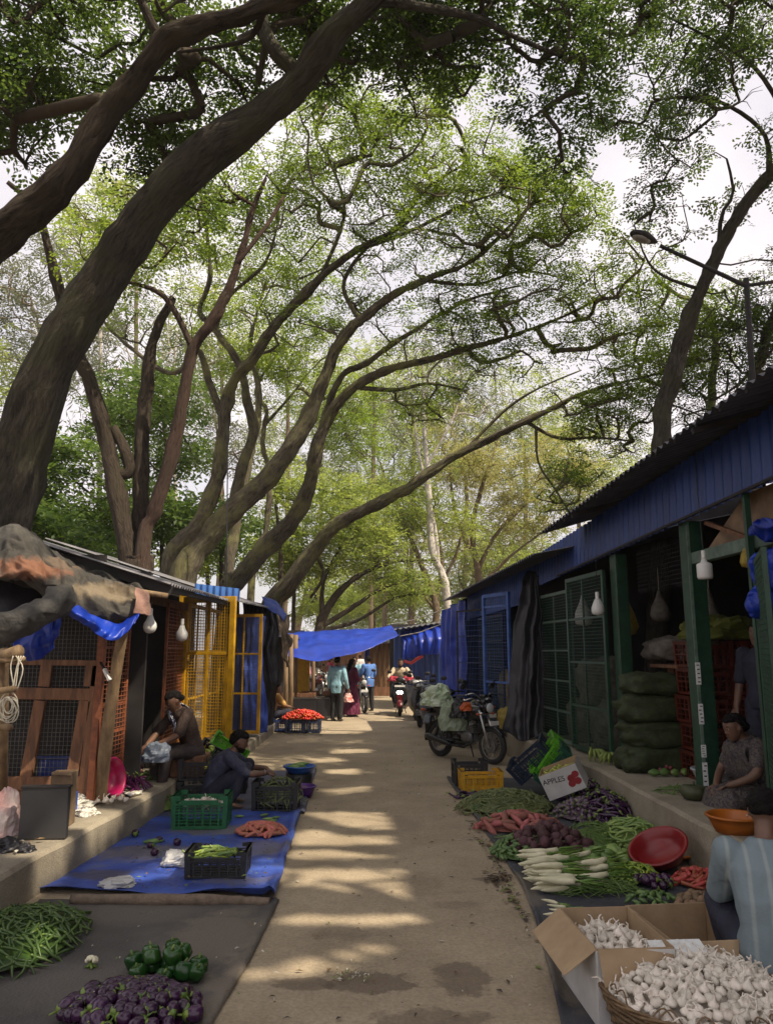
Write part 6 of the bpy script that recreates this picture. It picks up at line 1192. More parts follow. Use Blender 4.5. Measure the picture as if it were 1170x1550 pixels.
c = G(790, 1270, ZR); heap('green_bean', beans, 'green bean in the small strip above the gherkins', 'green beans above the gherkins', (c.x + .02, c.y - .04, ZR + .02), .22, .07, .03, 28, .006, 'flat', 0, None, 25, cat_='bean', aim=.2, spread=.5)
c = G(788, 1296, ZR); heap('gherkin', gherk, 'stubby green gherkin in the pile beside the beetroots', 'gherkins in the pile', (c.x, c.y + .06, ZR), .24, .32, .12, 95, .019, 'flat', 0, MATS['veg_gherkin'], 26, coreh=.6)
c = G(835, 1296, ZR); heap('beetroot', beets, 'dusty dark beetroot in the pile above the white radishes', 'beetroots in the pile', (c.x, c.y + .08, ZR), .36, .36, .17, 56, .045, 'any', 0, MATS['veg_beetroot'], 27, coreh=.5)
c = G(845, 1338, ZR)
k = 0
for row in range(8):
    for j in range(7):
        if row > 5 and j > 4: continue
        yy = c.y + .42 - .11 * j + rnd.uniform(-.02, .02); xx = c.x - .12 + rnd.uniform(-.06, .06) + (.32 if row % 3 == 1 and j % 2 else 0); z = ZR + .028 + .043 * (row // 2)
        if row >= 4: yy = c.y + .34 - .11 * j; 
        item('white_radish', radishes[k % 3], (xx + .06 * (row % 2), yy, z), Euler((rnd.random() * 6, rnd.uniform(-.06, .06), PI + rnd.gauss(0, .16))).to_quaternion(), 'white radish in the stacked bundles, leaf stalks pointing away from the lane', 'radish', 'white radishes in bundles', rnd.uniform(.85, 1.15)); k += 1
c = G(903, 1272, ZR); heap('green_bean', beans, 'slim green bean in the heap between radish leaves and aubergines', 'slim beans in the heap', (c.x, c.y + .02, ZR), .32, .36, .14, 130, .006, 'flat', 0, MATS['veg_bean'], 28, cat_='bean')
c = G(905, 1240, ZR); heap('pale_aubergine', eggs2, 'small purple and white aubergine in the heap near the fruit carton', 'small striped aubergines', (c.x - .06, c.y + .1, ZR), .38, .46, .16, 150, .022, 'flat', 0, MATS['veg_pale_aubergine'], 29, cat_='aubergine', coreh=.6)
c = G(925, 1212, ZR); heap('round_aubergine', eggs, 'dark aubergine at the back of the striped aubergine heap', 'dark aubergines at the back', (c.x - .22, c.y - .1, ZR), .32, .28, .2, 50, .028, 'flat', 0, MATS['veg_aubergine'], 30, cat_='aubergine')
c = G(962, 1243, ZR); heap('long_brinjal', brinjals, 'long glossy brinjal piled against the plinth', 'long brinjals against the plinth', (min(c.x, 2.5), c.y + .05, ZR), .27, .42, .26, 75, .018, 'flat', 0, MATS['veg_brinjal'], 31, cat_='brinjal')
c = G(980, 1275, ZR); heap('ridge_bean', longgreen, 'long pale green bean pod heaped against the plinth', 'long pale pods against the plinth', (min(c.x, 2.46), c.y, ZR), .32, .40, .18, 100, .012, 'flat', 0, MATS['veg_long_green'], 32, cat_='bean pod', aim=-.5, spread=.5)
c = G(915, 1306, ZR); heap('chayote', gourds, 'ribbed green chayote beside the radish leaves', 'chayotes by the radish leaves', (c.x, c.y, ZR), .2, .16, .06, 14, .05, 'flat', 0, None, 33, jit=.4)
c = G(962, 1330, ZR); heap('yellow_chilli', chillies, 'yellow-green chilli in the little pile below the red basin', 'yellow chillies in the little pile', (c.x, c.y + .03, ZR), .2, .18, .09, 70, .010, 'flat', 0, MATS['veg_chilli'], 34, cat_='chilli', coreh=.6)
c = G(940, 1345, ZR); heap('limp_stalk', beans, 'limp green stalk strewn between radishes and the carton', 'limp green stalks', (c.x - .08, c.y, ZR), .2, .12, .04, 60, .006, 'flat', 0, None, 35, cat_='stalk', aim=-.4, spread=.4)
c = G(1058, 1338, ZR); heap('carrot', carrots, 'red carrot in the pile beside the man in the striped shirt', 'red carrots by the striped shirt', (c.x, c.y, ZR), .2, .16, .08, 40, .015, 'flat', 0, MATS['veg_carrot'], 36, coreh=.6)
c = G(1055, 1385, ZR); heap('potato', potatoes, 'dusty brown potato beside the empty carton', 'potatoes beside the empty carton', (c.x + .06, c.y + .05, ZR), .18, .2, .07, 36, .03, 'flat', 0, MATS['veg_potato'], 37, coreh=.6)
c = G(905, 1352, ZR); heap('leafy_stalk', beans, 'fresh green leaf stalk in the spread below the radishes', 'leaf stalks below the radishes', (c.x, c.y + .02, ZR), .34, .13, .05, 110, .007, 'flat', 0, None, 38, cat_='stalk', aim=-.3, spread=.5)
c = G(990, 1342, ZR); heap('round_aubergine', eggs, 'dark aubergine in the small group next to the yellow chillies', 'aubergines by the yellow chillies', (c.x, c.y, ZR), .13, .12, .03, 14, .026, 'flat', 0, None, 39, cat_='aubergine')
c = G(870, 1318, ZR); heap('chayote', gourds, 'green chayote tucked between beetroots and radish bundles', 'chayotes by the beetroots', (c.x + .05, c.y + .05, ZR), .16, .08, .04, 9, .05, 'flat', 0, None, 45, jit=.4)
c = G(1000, 1372, ZR); heap('gherkin', gherk, 'stubby gherkin in the little pile behind the brown carton', 'gherkins behind the carton', (c.x - .05, c.y + .02, ZR), .2, .12, .06, 36, .019, 'flat', 0, None, 46)
c = G(720, 1228, ZR); heap('small_pepper', minipeps, 'small green pepper at the lane-side edge of the bean heap', 'small peppers at the lane side', (c.x + .06, c.y, ZR), .12, .16, .05, 26, .02, 'any', 0, None, 47, cat_='pepper')
M_redb = pm('dark_red_basin', (.22, .012, .014), (.17, .01, .012), .35, 4); M_orgb = pm('orange_basin', (.42, .12, .01), (.32, .09, .008), .4, 4)
c = G(1010, 1322, ZR); basin('plastic_basin', 'dark red basin tilted among the chillies and long pods', (c.x, c.y + .12, .14), .235, .13, M_redb, Matrix.Rotation(-.42, 4, 'Y') @ Matrix.Rotation(.28, 4, 'X') @ Matrix.Translation((0, 0, -.04)))
c = G(1035, 1300, ZR); basin('plastic_basin', 'wide orange-brown tray behind the dark red basin', (c.x - .12, c.y + .06, .05), .24, .06, M_orgb, Matrix.Rotation(.12, 4, 'X'))
mb = MB(); c = G(812, 1328, ZR); mb.box((0, 0, 0), (.15, .10, .004), Euler((.25, .05, .35)).to_matrix()); tag(mb.build('price_card', M_sticker, loc=(c.x, c.y, .075)), 'small blank white card lying against the radishes', 'card')
for k, (px, py) in enumerate(((832, 1365), (842, 1372), (846, 1378), (836, 1384))): item('white_radish', radishes[k % 3], G(px, py, .05), Euler((k, 0, 2.4 + .3 * k)).to_quaternion(), 'tiny wilted radish at the hem of the dark sheet', 'radish', 'tiny wilted radishes', .5)
# garlic cartons and basket
M_cardw = pm('white_printed_card', (.58, .57, .55), (.46, .45, .43), .6, 5)
c0 = G(874, 1516, .0); c1 = G(1000, 1516, 0)
bx = carton('cardboard_box', 'white-sided carton of garlic with its flaps folded out', (1.26, 4.42, .022), .40, .62, .36, M_cardb, (1.2, 0, .8, 0), .06, .85, outer=M_cardw, ang=(2.2, 2.4, 2.78, 2.4))
heap('garlic_bulb', garlics, 'garlic bulb inside the white-sided carton', 'garlic bulbs in the white carton', (1.27, 4.46, .24), .185, .29, .055, 56, .018, 'up', .06, MATS['veg_garlic'], 41, cat_='garlic', corelabel='packed mass of garlic under the bulbs of the white carton')
carton('cardboard_box', 'nearly empty brown carton next to the garlic carton', (1.76, 4.62, .022), .50, .60, .32, M_cardb, (1, 0, .9, 0), .10, .35, ang=(2.75, 2.4, 2.9, 2.4))
heap('garlic_bulb', garlics, 'garlic bulb left in the corner of the nearly empty carton', 'garlic in the nearly empty carton', (1.64, 4.42, .03), .09, .16, .05, 16, .018, 'up', 0, None, 42, cat_='garlic')
def basket(label, c, r, h, seed, rows=9, st=44):
    t = thing('wicker_basket', label, 'basket', c); mat = pm('wicker', (.20, .125, .06), (.10, .06, .03), .6, 20, .3)
    rad = lambda z: r * (.80 + .2 * (z / h) ** .7)
    mb = MB()
    for k in range(rows):
        z = .012 + (h - .02) * k / (rows - 1)
        mb.tube([(rad(z) * (1 + .012 * (1 if (i + k) % 2 else -1)) * math.cos(i * 2 * PI / st), rad(z) * (1 + .012 * (1 if (i + k) % 2 else -1)) * math.sin(i * 2 * PI / st), z + .003 * math.sin(i * 1.3 + k)) for i in range(st + 1)], [.0085] * (st + 1), 5, flat=1.3)
    mb.build('weave', mat, t, smooth=True)
    mb = MB()
    for i in range(st // 2): a = i * 4 * PI / st; mb.tube([(rad(z) * math.cos(a), rad(z) * math.sin(a), z) for z in (0, h * .5, h)], .006, 5)
    mb.build('stave', mat, t, smooth=True)
    mb = MB(); R_ = rad(h)
    for q in range(3): mb.tube([((R_ + .006 * math.cos(i * .55 + q * 2.1)) * math.cos(i * 2 * PI / 80), (R_ + .006 * math.cos(i * .55 + q * 2.1)) * math.sin(i * 2 * PI / 80), h + .010 * math.sin(i * .55 + q * 2.1)) for i in range(81)], .008, 5)
    rr = random.Random(seed)
    for q in range(9):
        a = rr.uniform(PI, 2 * PI); mb.tube(smooth_pts([(R_ * math.cos(a), R_ * math.sin(a), h), (R_ * .93 * math.cos(a + .12), R_ * .93 * math.sin(a + .12), h + .05), (R_ * 1.02 * math.cos(a + .3), R_ * 1.02 * math.sin(a + .3), h - .01)], 10), .004, 5)
    mb.build('rim', mat, t, smooth=True)
    mb = MB(); mb.lathe([(r * .79, 0), (r * .80, .008), (.01, .01)], 40); mb.build('base', mat, t); return t
bc = G(1050, 1505, .22); basket('broad woven basket heaped with garlic bulbs', (bc.x + .02, bc.y + .02, .012), .45, .22, 3)
heap('garlic_bulb', garlics, 'garlic bulb heaped in the broad woven basket', 'garlic bulbs in the broad basket', (bc.x + .02, bc.y + .04, .19), .42, .42, .11, 185, .018, 'up', 0, MATS['veg_garlic'], 43, rest=120, cat_='garlic', corelabel='packed mass of garlic under the bulbs of the broad basket')
b2 = G(1150, 1575, .2); basket('second woven basket of garlic at the edge of the view', (b2.x + .1, b2.y - .02, .012), .33, .18, 8)
heap('garlic_bulb', garlics, 'garlic bulb in the second woven basket', 'garlic bulbs in the second basket', (b2.x + .1, b2.y, .16), .3, .3, .06, 34, .018, 'up', 0, MATS['veg_garlic'], 44, cat_='garlic', corelabel='packed mass of garlic in the second woven basket')
mb = MB(); c = P(1025, 1434, 4.22); mb.box((c.x, c.y, .355), (.28, .10, .006), Euler((.3, 0, .06)).to_matrix()); tag(mb.build('card_strip', M_sticker), 'white strip of card between the basket and the brown carton', 'card')
# carton marked APPLES
Ma = Matrix.Rotation(-.42, 4, 'Z') @ Matrix.Rotation(-.40, 4, 'Y') @ Matrix.Rotation(.20, 4, 'X')
pc = P(862, 1196, 9.35); ap = carton('cardboard_box', 'white carton marked APPLES tipped on its corner, grapes inside', (0, 0, 0), .46, .30, .30, M_cardb, (0, 0, 0, 0), 0, outer=M_cardw)
ap.matrix_world = Matrix.Translation(pc) @ Ma
tm = text_mesh('APPLES', .085, M_black); lt = ob('lettering', tm, ap); lt.matrix_local = Matrix.Translation((-.085, -.155, .20)) @ Matrix.Rotation(.12, 4, 'Y') @ Matrix.Rotation(PI / 2, 4, 'X')
M_appl = pm('printed_red', (.32, .03, .035), (.22, .02, .025), .5, 10)
for k, (x, z, r) in enumerate(((.12, .16, .045), (.18, .19, .04), (.10, .10, .04), (.175, .11, .042))):
    mb = MB(); mb.prism([(x + r * math.cos(a) * (1 + .08 * math.cos(2 * a)), -.1555 - .0004 * k, z + r * math.sin(a) * (1 - .12 * math.exp(-((a - PI / 2) / .3) ** 2))) for a in [i * 2 * PI / 24 for i in range(24)]], (0, -.001, 0)); mb.build('printed_apple', M_appl, ap)
for k in range(46):
    a, b = rnd.uniform(-.21, .15), rnd.uniform(-.13, .13); p = Matrix.Translation(pc) @ Ma @ V((a, b, .24 + .03 * rnd.random() - .1 * a)); item('green_grape', limes[k % 2], p, Euler((rnd.random() * 6, 0, 0)).to_quaternion(), 'pale green grape in the carton marked APPLES', 'grape', 'grapes in the tipped carton', .62)
mb = MB(); p = Matrix.Translation(pc) @ Ma @ V((-.02, 0, .15)); mb.box((0, 0, 0), (.42, .27, .18), Ma.to_3x3()); o = stuff(mb.build('grape_filling', MATS['veg_lime'], loc=p)); o['label'] = 'packed mass of grapes in the carton marked APPLES'; o['category'] = 'grapes'
for k, (px, py) in enumerate(((840, 1206), (850, 1210), (870, 1208))): item('long_brinjal', brinjals[k], G(px, py, .05), Euler((0, 0, .3 * k)).to_quaternion(), 'black brinjal lying under the carton marked APPLES', 'brinjal', 'brinjals under the carton')
# on the raised floor
def banana_hand(label, c, rz, n, s=1):
    t = thing('banana_bunch', label, 'bananas', c, rz, 'green banana bunches on the plinth'); m = vm('banana', (.27, .33, .07), (.17, .23, .045), .5, 8, inst=.1)
    for row in range(2):
        for k in range(n):
            a = (k - (n - 1) / 2) * .34; mb = MB(); pts = []
            for i in range(9):
                u = i / 8; rr_ = .05 + .15 * math.sin(u * 1.5); pts.append(V((rr_ * math.sin(a), -rr_ * math.cos(a) * .8, .13 - .10 * u * u + .03 * row - .02)) * s)
            mb.tube(pts, [.008 * s, .012 * s, .018 * s, .020 * s, .020 * s, .019 * s, .015 * s, .009 * s, .004 * s], 7); mb.build('banana', m, t, smooth=True)
    mb = MB(); mb.tube([(0, 0, .10 * s), (.0, .05 * s, .16 * s)], [.02 * s, .012 * s], 7); mb.build('stalk', m, t, smooth=True)
banana_hand('green banana bunch nearest the leaning crates', G(893, 1152, .42) + V((.04, .0, 0)), .3, 5, 1.05); banana_hand('green banana bunch at the foot of the first green post', G(921, 1157, .42) + V((.04, 0, 0)), -.5, 5, 1.0)
c = G(1020, 1172, .42); heap('small_onion', onions, 'small pink onion heaped beside the tall green post', 'small onions on the plinth', (c.x - .02, c.y + .22, .42), .32, .3, .2, 150, .022, 'any', 0, MATS['veg_onion'], 51, cat_='onion')
c = G(990, 1176, .42); 
for k in range(5): item('squash', gourds[k % 2], (c.x + .05 + .12 * k - .05, c.y - .02 + .02 * (k % 2), .47), Euler((0, 0, .3 * k)).to_quaternion(), 'dull squash lying in front of the small onions', 'squash', 'squashes before the onions', .9)
c = G(1030, 1200, .42); heap('green_stalk', beans, 'limp green stalk scattered at the foot of the tall green post', 'green stalks at the post', (c.x + .05, c.y, .42), .3, .16, .05, 70, .006, 'flat', 0, None, 52, cat_='stalk')
c = G(1055, 1212, .42); mb = MB(); mb.lathe([(.02, 0), (.09, .012), (.13, .07), (.11, .13), (.03, .14), (.01, .13)], 24, None, 0, 9, .04); mb.tube([(0, 0, .13), (.01, 0, .17)], [.014, .01], 6); tag(mb.build('pumpkin', vm('pumpkin', (.06, .07, .03), (.035, .04, .018), .5, 8), smooth=True, loc=(c.x - .02, c.y + .02, .42)), 'dark green pumpkin at the plinth edge by the seated woman', 'pumpkin')
c = G(1088, 1190, .42); basin('plastic_basin', 'whitish basin behind the seated woman', (c.x + .02, c.y + .1, .42), .24, .16, pm('whitish_basin', (.5, .52, .55), (.4, .42, .45), .4, 5))
c = G(1140, 1262, .42); basin('plastic_basin', 'orange basin beside the seated woman on the plinth', (c.x - .12, c.y + .05, .42), .2, .13, M_orgb)
# tomatoes by the awning
c = P(458, 1080, 18); heap('tomato', tomatoes, 'ripe red tomato heaped on the dark blue crates', 'tomatoes on the dark blue crates', (c.x, 18, .29), .46, .24, .17, 210, .03, 'any', 0, MATS['veg_tomato'], 61, coreh=.75)
# scraps on the lane
rr = random.Random(77); mb = MB(); mats = [pm('dry_leaf', (.20, .13, .06), (.10, .06, .03), .8, 10), pm('green_scrap', (.16, .22, .05), None, .7, 10), pm('pale_scrap', (.62, .58, .48), None, .8, 10), pm('dark_scrap', (.06, .045, .035), None, .8, 10)]
def scrap(p, s, mi):
    a = rr.uniform(0, 6); c, q = math.cos(a), math.sin(a); w_ = s * rr.uniform(.2, .5); z = p.z
    mb.add([(p.x + x * c - y * q, p.y + x * q + y * c, z + h_) for x, y, h_ in ((-s, 0, 0), (0, -w_, .006), (s, 0, .002), (0, w_, .012 * rr.random()))], [(0, 1, 2, 3)], mi)
for k in range(330):
    y = 3 + 16 * rr.random() ** 1.7; x = rr.uniform(-.85, 1.05) if rr.random() < .75 else (1.0 + rr.gauss(0, .06)); scrap(V((x, y, .016)), rr.uniform(.008, .032), rr.choice((0, 0, 1, 2, 3, 3)))
for k in range(90): p = G(rr.gauss(752, 11), rr.gauss(1331, 4), .017); scrap(p, rr.uniform(.015, .04), rr.choice((0, 3, 3)))
for k in range(120): p = G(rr.gauss(450, 25), rr.gauss(1108, 3), .017); scrap(p, rr.uniform(.03, .09), rr.choice((1, 1, 2, 0)))
for k in range(160): p = G(rr.uniform(190, 420), rr.uniform(1262, 1345), .055); scrap(p, rr.uniform(.01, .035), rr.choice((0, 1, 3, 3)))
for k in range(40): p = G(rr.uniform(120, 420), rr.uniform(1375, 1530), .045); scrap(p, rr.uniform(.008, .02), rr.choice((0, 2, 1)))
for k in range(170):
    u = rr.random(); a_, b_ = ((690, 1200), (738, 1275)) if u < .4 else ((738, 1275), (800, 1395)); t_ = rr.random(); p = G(a_[0] + (b_[0] - a_[0]) * t_ + rr.gauss(-6, 6), a_[1] + (b_[1] - a_[1]) * t_, .017); scrap(p, rr.uniform(.012, .045), rr.choice((0, 0, 3, 3, 1)))
for k in range(60): p = G(rr.uniform(500, 560), rr.uniform(1466, 1486), .018); scrap(p, rr.uniform(.006, .02), rr.choice((1, 2, 0)))
for k in range(140): x = -2.75 - abs(rr.gauss(0, .25)); scrap(V((x, rr.uniform(5.2, 9), .325)), rr.uniform(.01, .05), rr.choice((0, 2, 3, 2)))
o = stuff(mb.build('litter', mats)); o['label'] = 'dry leaves and vegetable scraps strewn over the lane'
dk = (.10, .072, .055); du = (.17, .155, .15)
spots(M_bluemat, [(tuple(G(px, py)), (rx, ry, 1), c_, k, sf) for px, py, rx, ry, c_, k, sf in ((230, 1295, .45, .3, du, .75, .4), (330, 1262, .5, .22, du, .8, .35), (150, 1330, .3, .15, (.08, .07, .065), .7, .3), (400, 1290, .25, .3, du, .6, .4), (280, 1235, .5, .2, (.07, .065, .07), .75, .4), (360, 1340, .3, .12, du, .5, .4))])
spots(M_charmat, [(tuple(G(px, py)), (rx, ry, 1), c_, k, sf) for px, py, rx, ry, c_, k, sf in ((330, 1420, .3, .5, (.17, .14, .11), .7, .4), (210, 1385, .5, .25, (.14, .12, .10), .6, .4), (360, 1500, .2, .5, (.19, .155, .12), .7, .3), (130, 1500, .4, .3, (.12, .105, .09), .6, .4))])
spots(M_denim, [(tuple(G(px, py)), (rx, ry, 1), c_, k, sf) for px, py, rx, ry, c_, k, sf in ((790, 1350, .12, .5, (.15, .125, .10), .7, .3), (740, 1250, .12, .6, (.13, .11, .09), .6, .3), (840, 1470, .1, .5, (.17, .14, .11), .7, .3))])
spots(M_lane, [(tuple(G(px, py)), (rx, ry, 1), dk, k * .72, sf) for px, py, rx, ry, k, sf in ((455, 1492, .17, .09, .8, .16), (565, 1490, .24, .16, .85, .14), (700, 1484, .17, .22, .8, .16), (640, 1548, .3, .14, .7, .2), (742, 1333, .12, .08, .8, .2), (690, 1372, .2, .09, .45, .3), (520, 1415, .25, .12, .4, .35), (600, 1250, .3, .5, .3, .5), (640, 1340, .16, .3, .35, .4))])
# ---------------------------------------------------------------- motorcycles and scooters (front toward +X)
M_tyre = pm('tyre_rubber', (.022, .021, .021), (.014, .014, .014), .8, 30, .2)
M_chrome = pm('bright_metal', (.55, .55, .55), (.40, .40, .40), .28, 8, metal=.9)
M_alloy = pm('dull_alloy', (.22, .22, .22), (.12, .12, .12), .45, 8, metal=.6)
M_gloss = pm('black_gloss', (.016, .016, .018), (.012, .012, .013), .18, 5)
M_seat = pm('seat_vinyl', (.025, .024, .025), (.017, .016, .017), .55, 12, .1)
M_glass = pm('lamp_glass', (.55, .56, .56), (.42, .43, .44), .12, 6)
M_orangep = pm('orange_paint', (.55, .10, .01), (.42, .07, .01), .3, 6)
M_redp = pm('dark_red_paint', (.10, .008, .012), (.06, .006, .008), .25, 6)
M_tail = pm('red_lens', (.35, .01, .01), None, .2, 6)
def Wy(mb, prof, c, n=28, mi=0, close=False):
    """turn a profile (radius, y) round the axle"""
    vs = [(c[0] + r * math.cos(2 * PI * j / n), c[1] + y, c[2] + r * math.sin(2 * PI * j / n)) for r, y in prof for j in range(n)]; k = len(prof)
    fs = [(i * n + j, i * n + (j + 1) % n, ((i + 1) % k) * n + (j + 1) % n, ((i + 1) % k) * n + j) for i in range(k if not close else k - 1) for j in range(n)]
    return mb.add(vs, fs, mi)
def wheel(parent, c, R, wd, spokes, disc=True):
    mb = MB(); Wy(mb, [(R - wd * .95, -wd * .42), (R - wd * .35, -wd * .5), (R - .005, -wd * .28), (R, 0), (R - .005, wd * .28), (R - wd * .35, wd * .5), (R - wd * .95, wd * .42)], c); ty = mb.build('wheel', M_tyre, parent, smooth=True)
    mb = MB(); r1 = R - wd * .9; Wy(mb, [(r1 + .004, -wd * .36), (r1 - .022, -wd * .3), (r1 - .022, wd * .3), (r1 + .004, wd * .36)], c)
    Wy(mb, [(.05, -.05), (.028, -.055), (.028, .055), (.05, .05), (.055, 0)], c, 16)
    for k in range(spokes):
        a = 2 * PI * k / spokes
        if spokes > 8:
            for s in (-1, 1): b = a + s * .35; mb.bar((c[0] + .05 * math.cos(b), c[1] + s * .03, c[2] + .05 * math.sin(b)), (c[0] + r1 * math.cos(a), c[1], c[2] + r1 * math.sin(a)), .006, mi=0)
        else: mb.bar((c[0] + .04 * math.cos(a), c[1], c[2] + .04 * math.sin(a)), (c[0] + r1 * math.cos(a), c[1], c[2] + r1 * math.sin(a)), .03, .05, (0, 1, 0))
    mb.build('rim', M_chrome if spokes > 8 else M_alloy, ty, smooth=False)
    if disc: mb = MB(); Wy(mb, [(.12, -.06), (.07, -.06), (.07, -.056), (.12, -.056)], c, 24); mb.build('brake_disc', M_alloy, ty)
    return ty
def arc_guard(mb, c, r, a0, a1, wd, mi=0):
    mb.grid(lambda u, v: V((c[0] + (r - .018 * (2 * v - 1) ** 2) * math.cos(a0 + (a1 - a0) * u), c[1] + wd * (v - .5), c[2] + (r - .018 * (2 * v - 1) ** 2) * math.sin(a0 + (a1 - a0) * u))), 16, 6, mi); return mb
def blob(mb, c, r, sh=None, n=16, k=10, p=.8, mi=0):
    o = len(mb.v); mb.ball((0, 0, 0), (1, 1, 1), n, k, None, mi)
    for i in range(o, len(mb.v)):
        q = V(mb.v[i]); q = V([math.copysign(abs(a) ** p, a) for a in q]); x, y, z = q.x * r[0], q.y * r[1], q.z * r[2]
        if sh: x, y, z = sh(x, y, z)
        mb.v[i] = (x + c[0], y + c[1], z + c[2])
    return mb
def motorcycle(label, loc, rz, tank=M_gloss, group=None, name='motorcycle'):
    t = thing(name, label, 'motorcycle', loc, rz, group); F_, B_ = (.64, 0, .30), (-.62, 0, .30)
    wheel(t, F_, .30, .085, 18); wheel(t, B_, .30, .10, 18)
    mb = MB(); arc_guard(mb, F_, .325, .55, 2.7, .12); mb.build('mudguard', M_gloss, t, smooth=True, solid=.006)
    mb = MB(); arc_guard(mb, B_, .345, .75, 3.3, .15); mb.build('mudguard', M_gloss, t, smooth=True, solid=.006)
    mb = MB()
    for s in (-1, 1): mb.tube([(.64, s * .085, .30), (.52, s * .085, .62), (.44, s * .085, .86)], [.027, .024, .020], 10)
    mb.bar((.47, -.1, .80), (.47, .1, .80), .05, .03, (1, 0, 0)); mb.build('front_fork', M_chrome, t, smooth=True)
    mb = MB(); mb.tube([(.44, 0, .85), (.30, 0, .72), (.26, 0, .42), (.05, 0, .27), (-.25, 0, .28)], .024, 8)
    for s in (-1, 1): mb.tube([(.36, 0, .76), (0, s * .09, .66), (-.45, s * .10, .70), (-.85, s * .09, .74)], .016, 8); mb.tube([(-.15, s * .1, .32), (-.62, s * .11, .30)], .020, 8); mb.tube([(-.62, s * .12, .33), (-.50, s * .12, .66)], .026, 10)
    mb.build('frame', M_black, t, smooth=True)
    mb = MB(); blob(mb, (.12, 0, .40), (.17, .13, .12)); mb.box((.2, 0, .52), (.16, .16, .14), Matrix.Rotation(-.3, 3, 'Y'))
    for k in range(5): mb.box((.20 + .01 * k, 0, .46 + .035 * k), (.20, .2, .012), Matrix.Rotation(-.3, 3, 'Y'))
    mb.build('engine', M_alloy, t, smooth=False, bevel=.006)
    mb = MB(); mb.tube([(.26, -.07, .46), (.30, -.12, .34), (.12, -.15, .24), (-.2, -.15, .25)], .022, 8); mb.tube([(-.2, -.15, .25), (-.28, -.155, .27), (-.75, -.16, .35), (-.82, -.16, .36)], [.028, .045, .052, .04], 14); mb.build('exhaust', M_black, t, smooth=True)
    mb = MB(); blob(mb, (.20, 0, .80), (.27, .135, .13), lambda x, y, z: (x, y * (1 - .25 * max(0, -x / .27)), z * (1 + .12 * x / .27) - .03 * max(0, -x / .27)), 20, 14); mb.build('fuel_tank', tank, t, smooth=True)
    mb = MB(); blob(mb, (-.36, 0, .80), (.40, .125, .055), lambda x, y, z: (x, y * (.85 + .3 * (-x / .4 + 1) / 2), z + .05 * (x / .4) ** 2 - .02 * x / .4), 18, 10, .6); mb.build('seat', M_seat, t, smooth=True)
    mb = MB()
    for s in (-1, 1): mb.prism([(-.02, s * .11, .68), (-.05, s * .12, .46), (-.30, s * .12, .44), (-.38, s * .11, .70)], (0, s * .02, 0))
    mb.build('side_panel', tank, t, bevel=.008)
    mb = MB(); mb.box((-.86, 0, .78), (.16, .16, .10)); mb.build('tail', M_gloss, t, bevel=.03); mb = MB(); mb.box((-.945, 0, .77), (.02, .12, .06)); mb.build('tail_light', M_tail, t, bevel=.01)
    mb = MB(); mb.tube([(-.5, .11, .84), (-.78, .10, .86), (-.95, .06, .88), (-.95, -.06, .88), (-.78, -.10, .86), (-.5, -.11, .84)], .013, 8); mb.build('grab_rail', M_chrome, t, smooth=True)
    mb = MB(); mb.tube(smooth_pts([(.30, .36, 1.0), (.40, .2, 1.05), (.42, .05, .95), (.42, -.05, .95), (.40, -.2, 1.05), (.30, -.36, 1.0)], 16), .011, 8)
    hb = mb.build('handlebar', M_chrome, t, smooth=True)
    for s in (-1, 1):
        mb = MB(); mb.tube([(.295, s * .37, 1.0), (.34, s * .27, 1.025)], .019, 10); mb.build('grip', M_black, hb, smooth=True)
        mb = MB(); mb.tube([(.35, s * .22, 1.05), (.33, s * .30, 1.17), (.32, s * .33, 1.22)], .006, 6); blob(mb, (.33, s * .35, 1.25), (.02, .07, .045)); mb.build('mirror', M_black, hb, smooth=True)
    mb = MB(); mb.ball((.55, 0, .90), (.09, .095, .095), 18, 12); mb.box((.50, 0, 1.0), (.1, .2, .06)); hl = mb.build('headlight', M_gloss, t, smooth=True); mb = MB(); mb.ball((.605, 0, .90), (.04, .08, .08), 16, 10); mb.build('lens', M_glass, hl, smooth=True)
    for x, nm in ((.50, 'indicator'), (-.88, 'indicator')):
        for s in (-1, 1): mb = MB(); mb.tube([(x, s * .08, .80), (x, s * .16, .80)], .008, 6); mb.ball((x, s * .18, .80), (.03, .035, .022), 10, 6); mb.build(nm, M_orangep, t, smooth=True)
    mb = MB(); mb.tube([(.0, .12, .28), (-.1, .3, .02)], .012, 6); mb.tube([(.05, -.2, .27), (.05, .2, .27)], .014, 6); mb.build('side_stand', M_black, t)
    mb = MB(); mb.box((.70, 0, .66), (.012, .20, .07)); mb.build('number_plate', M_white, t)
    return t
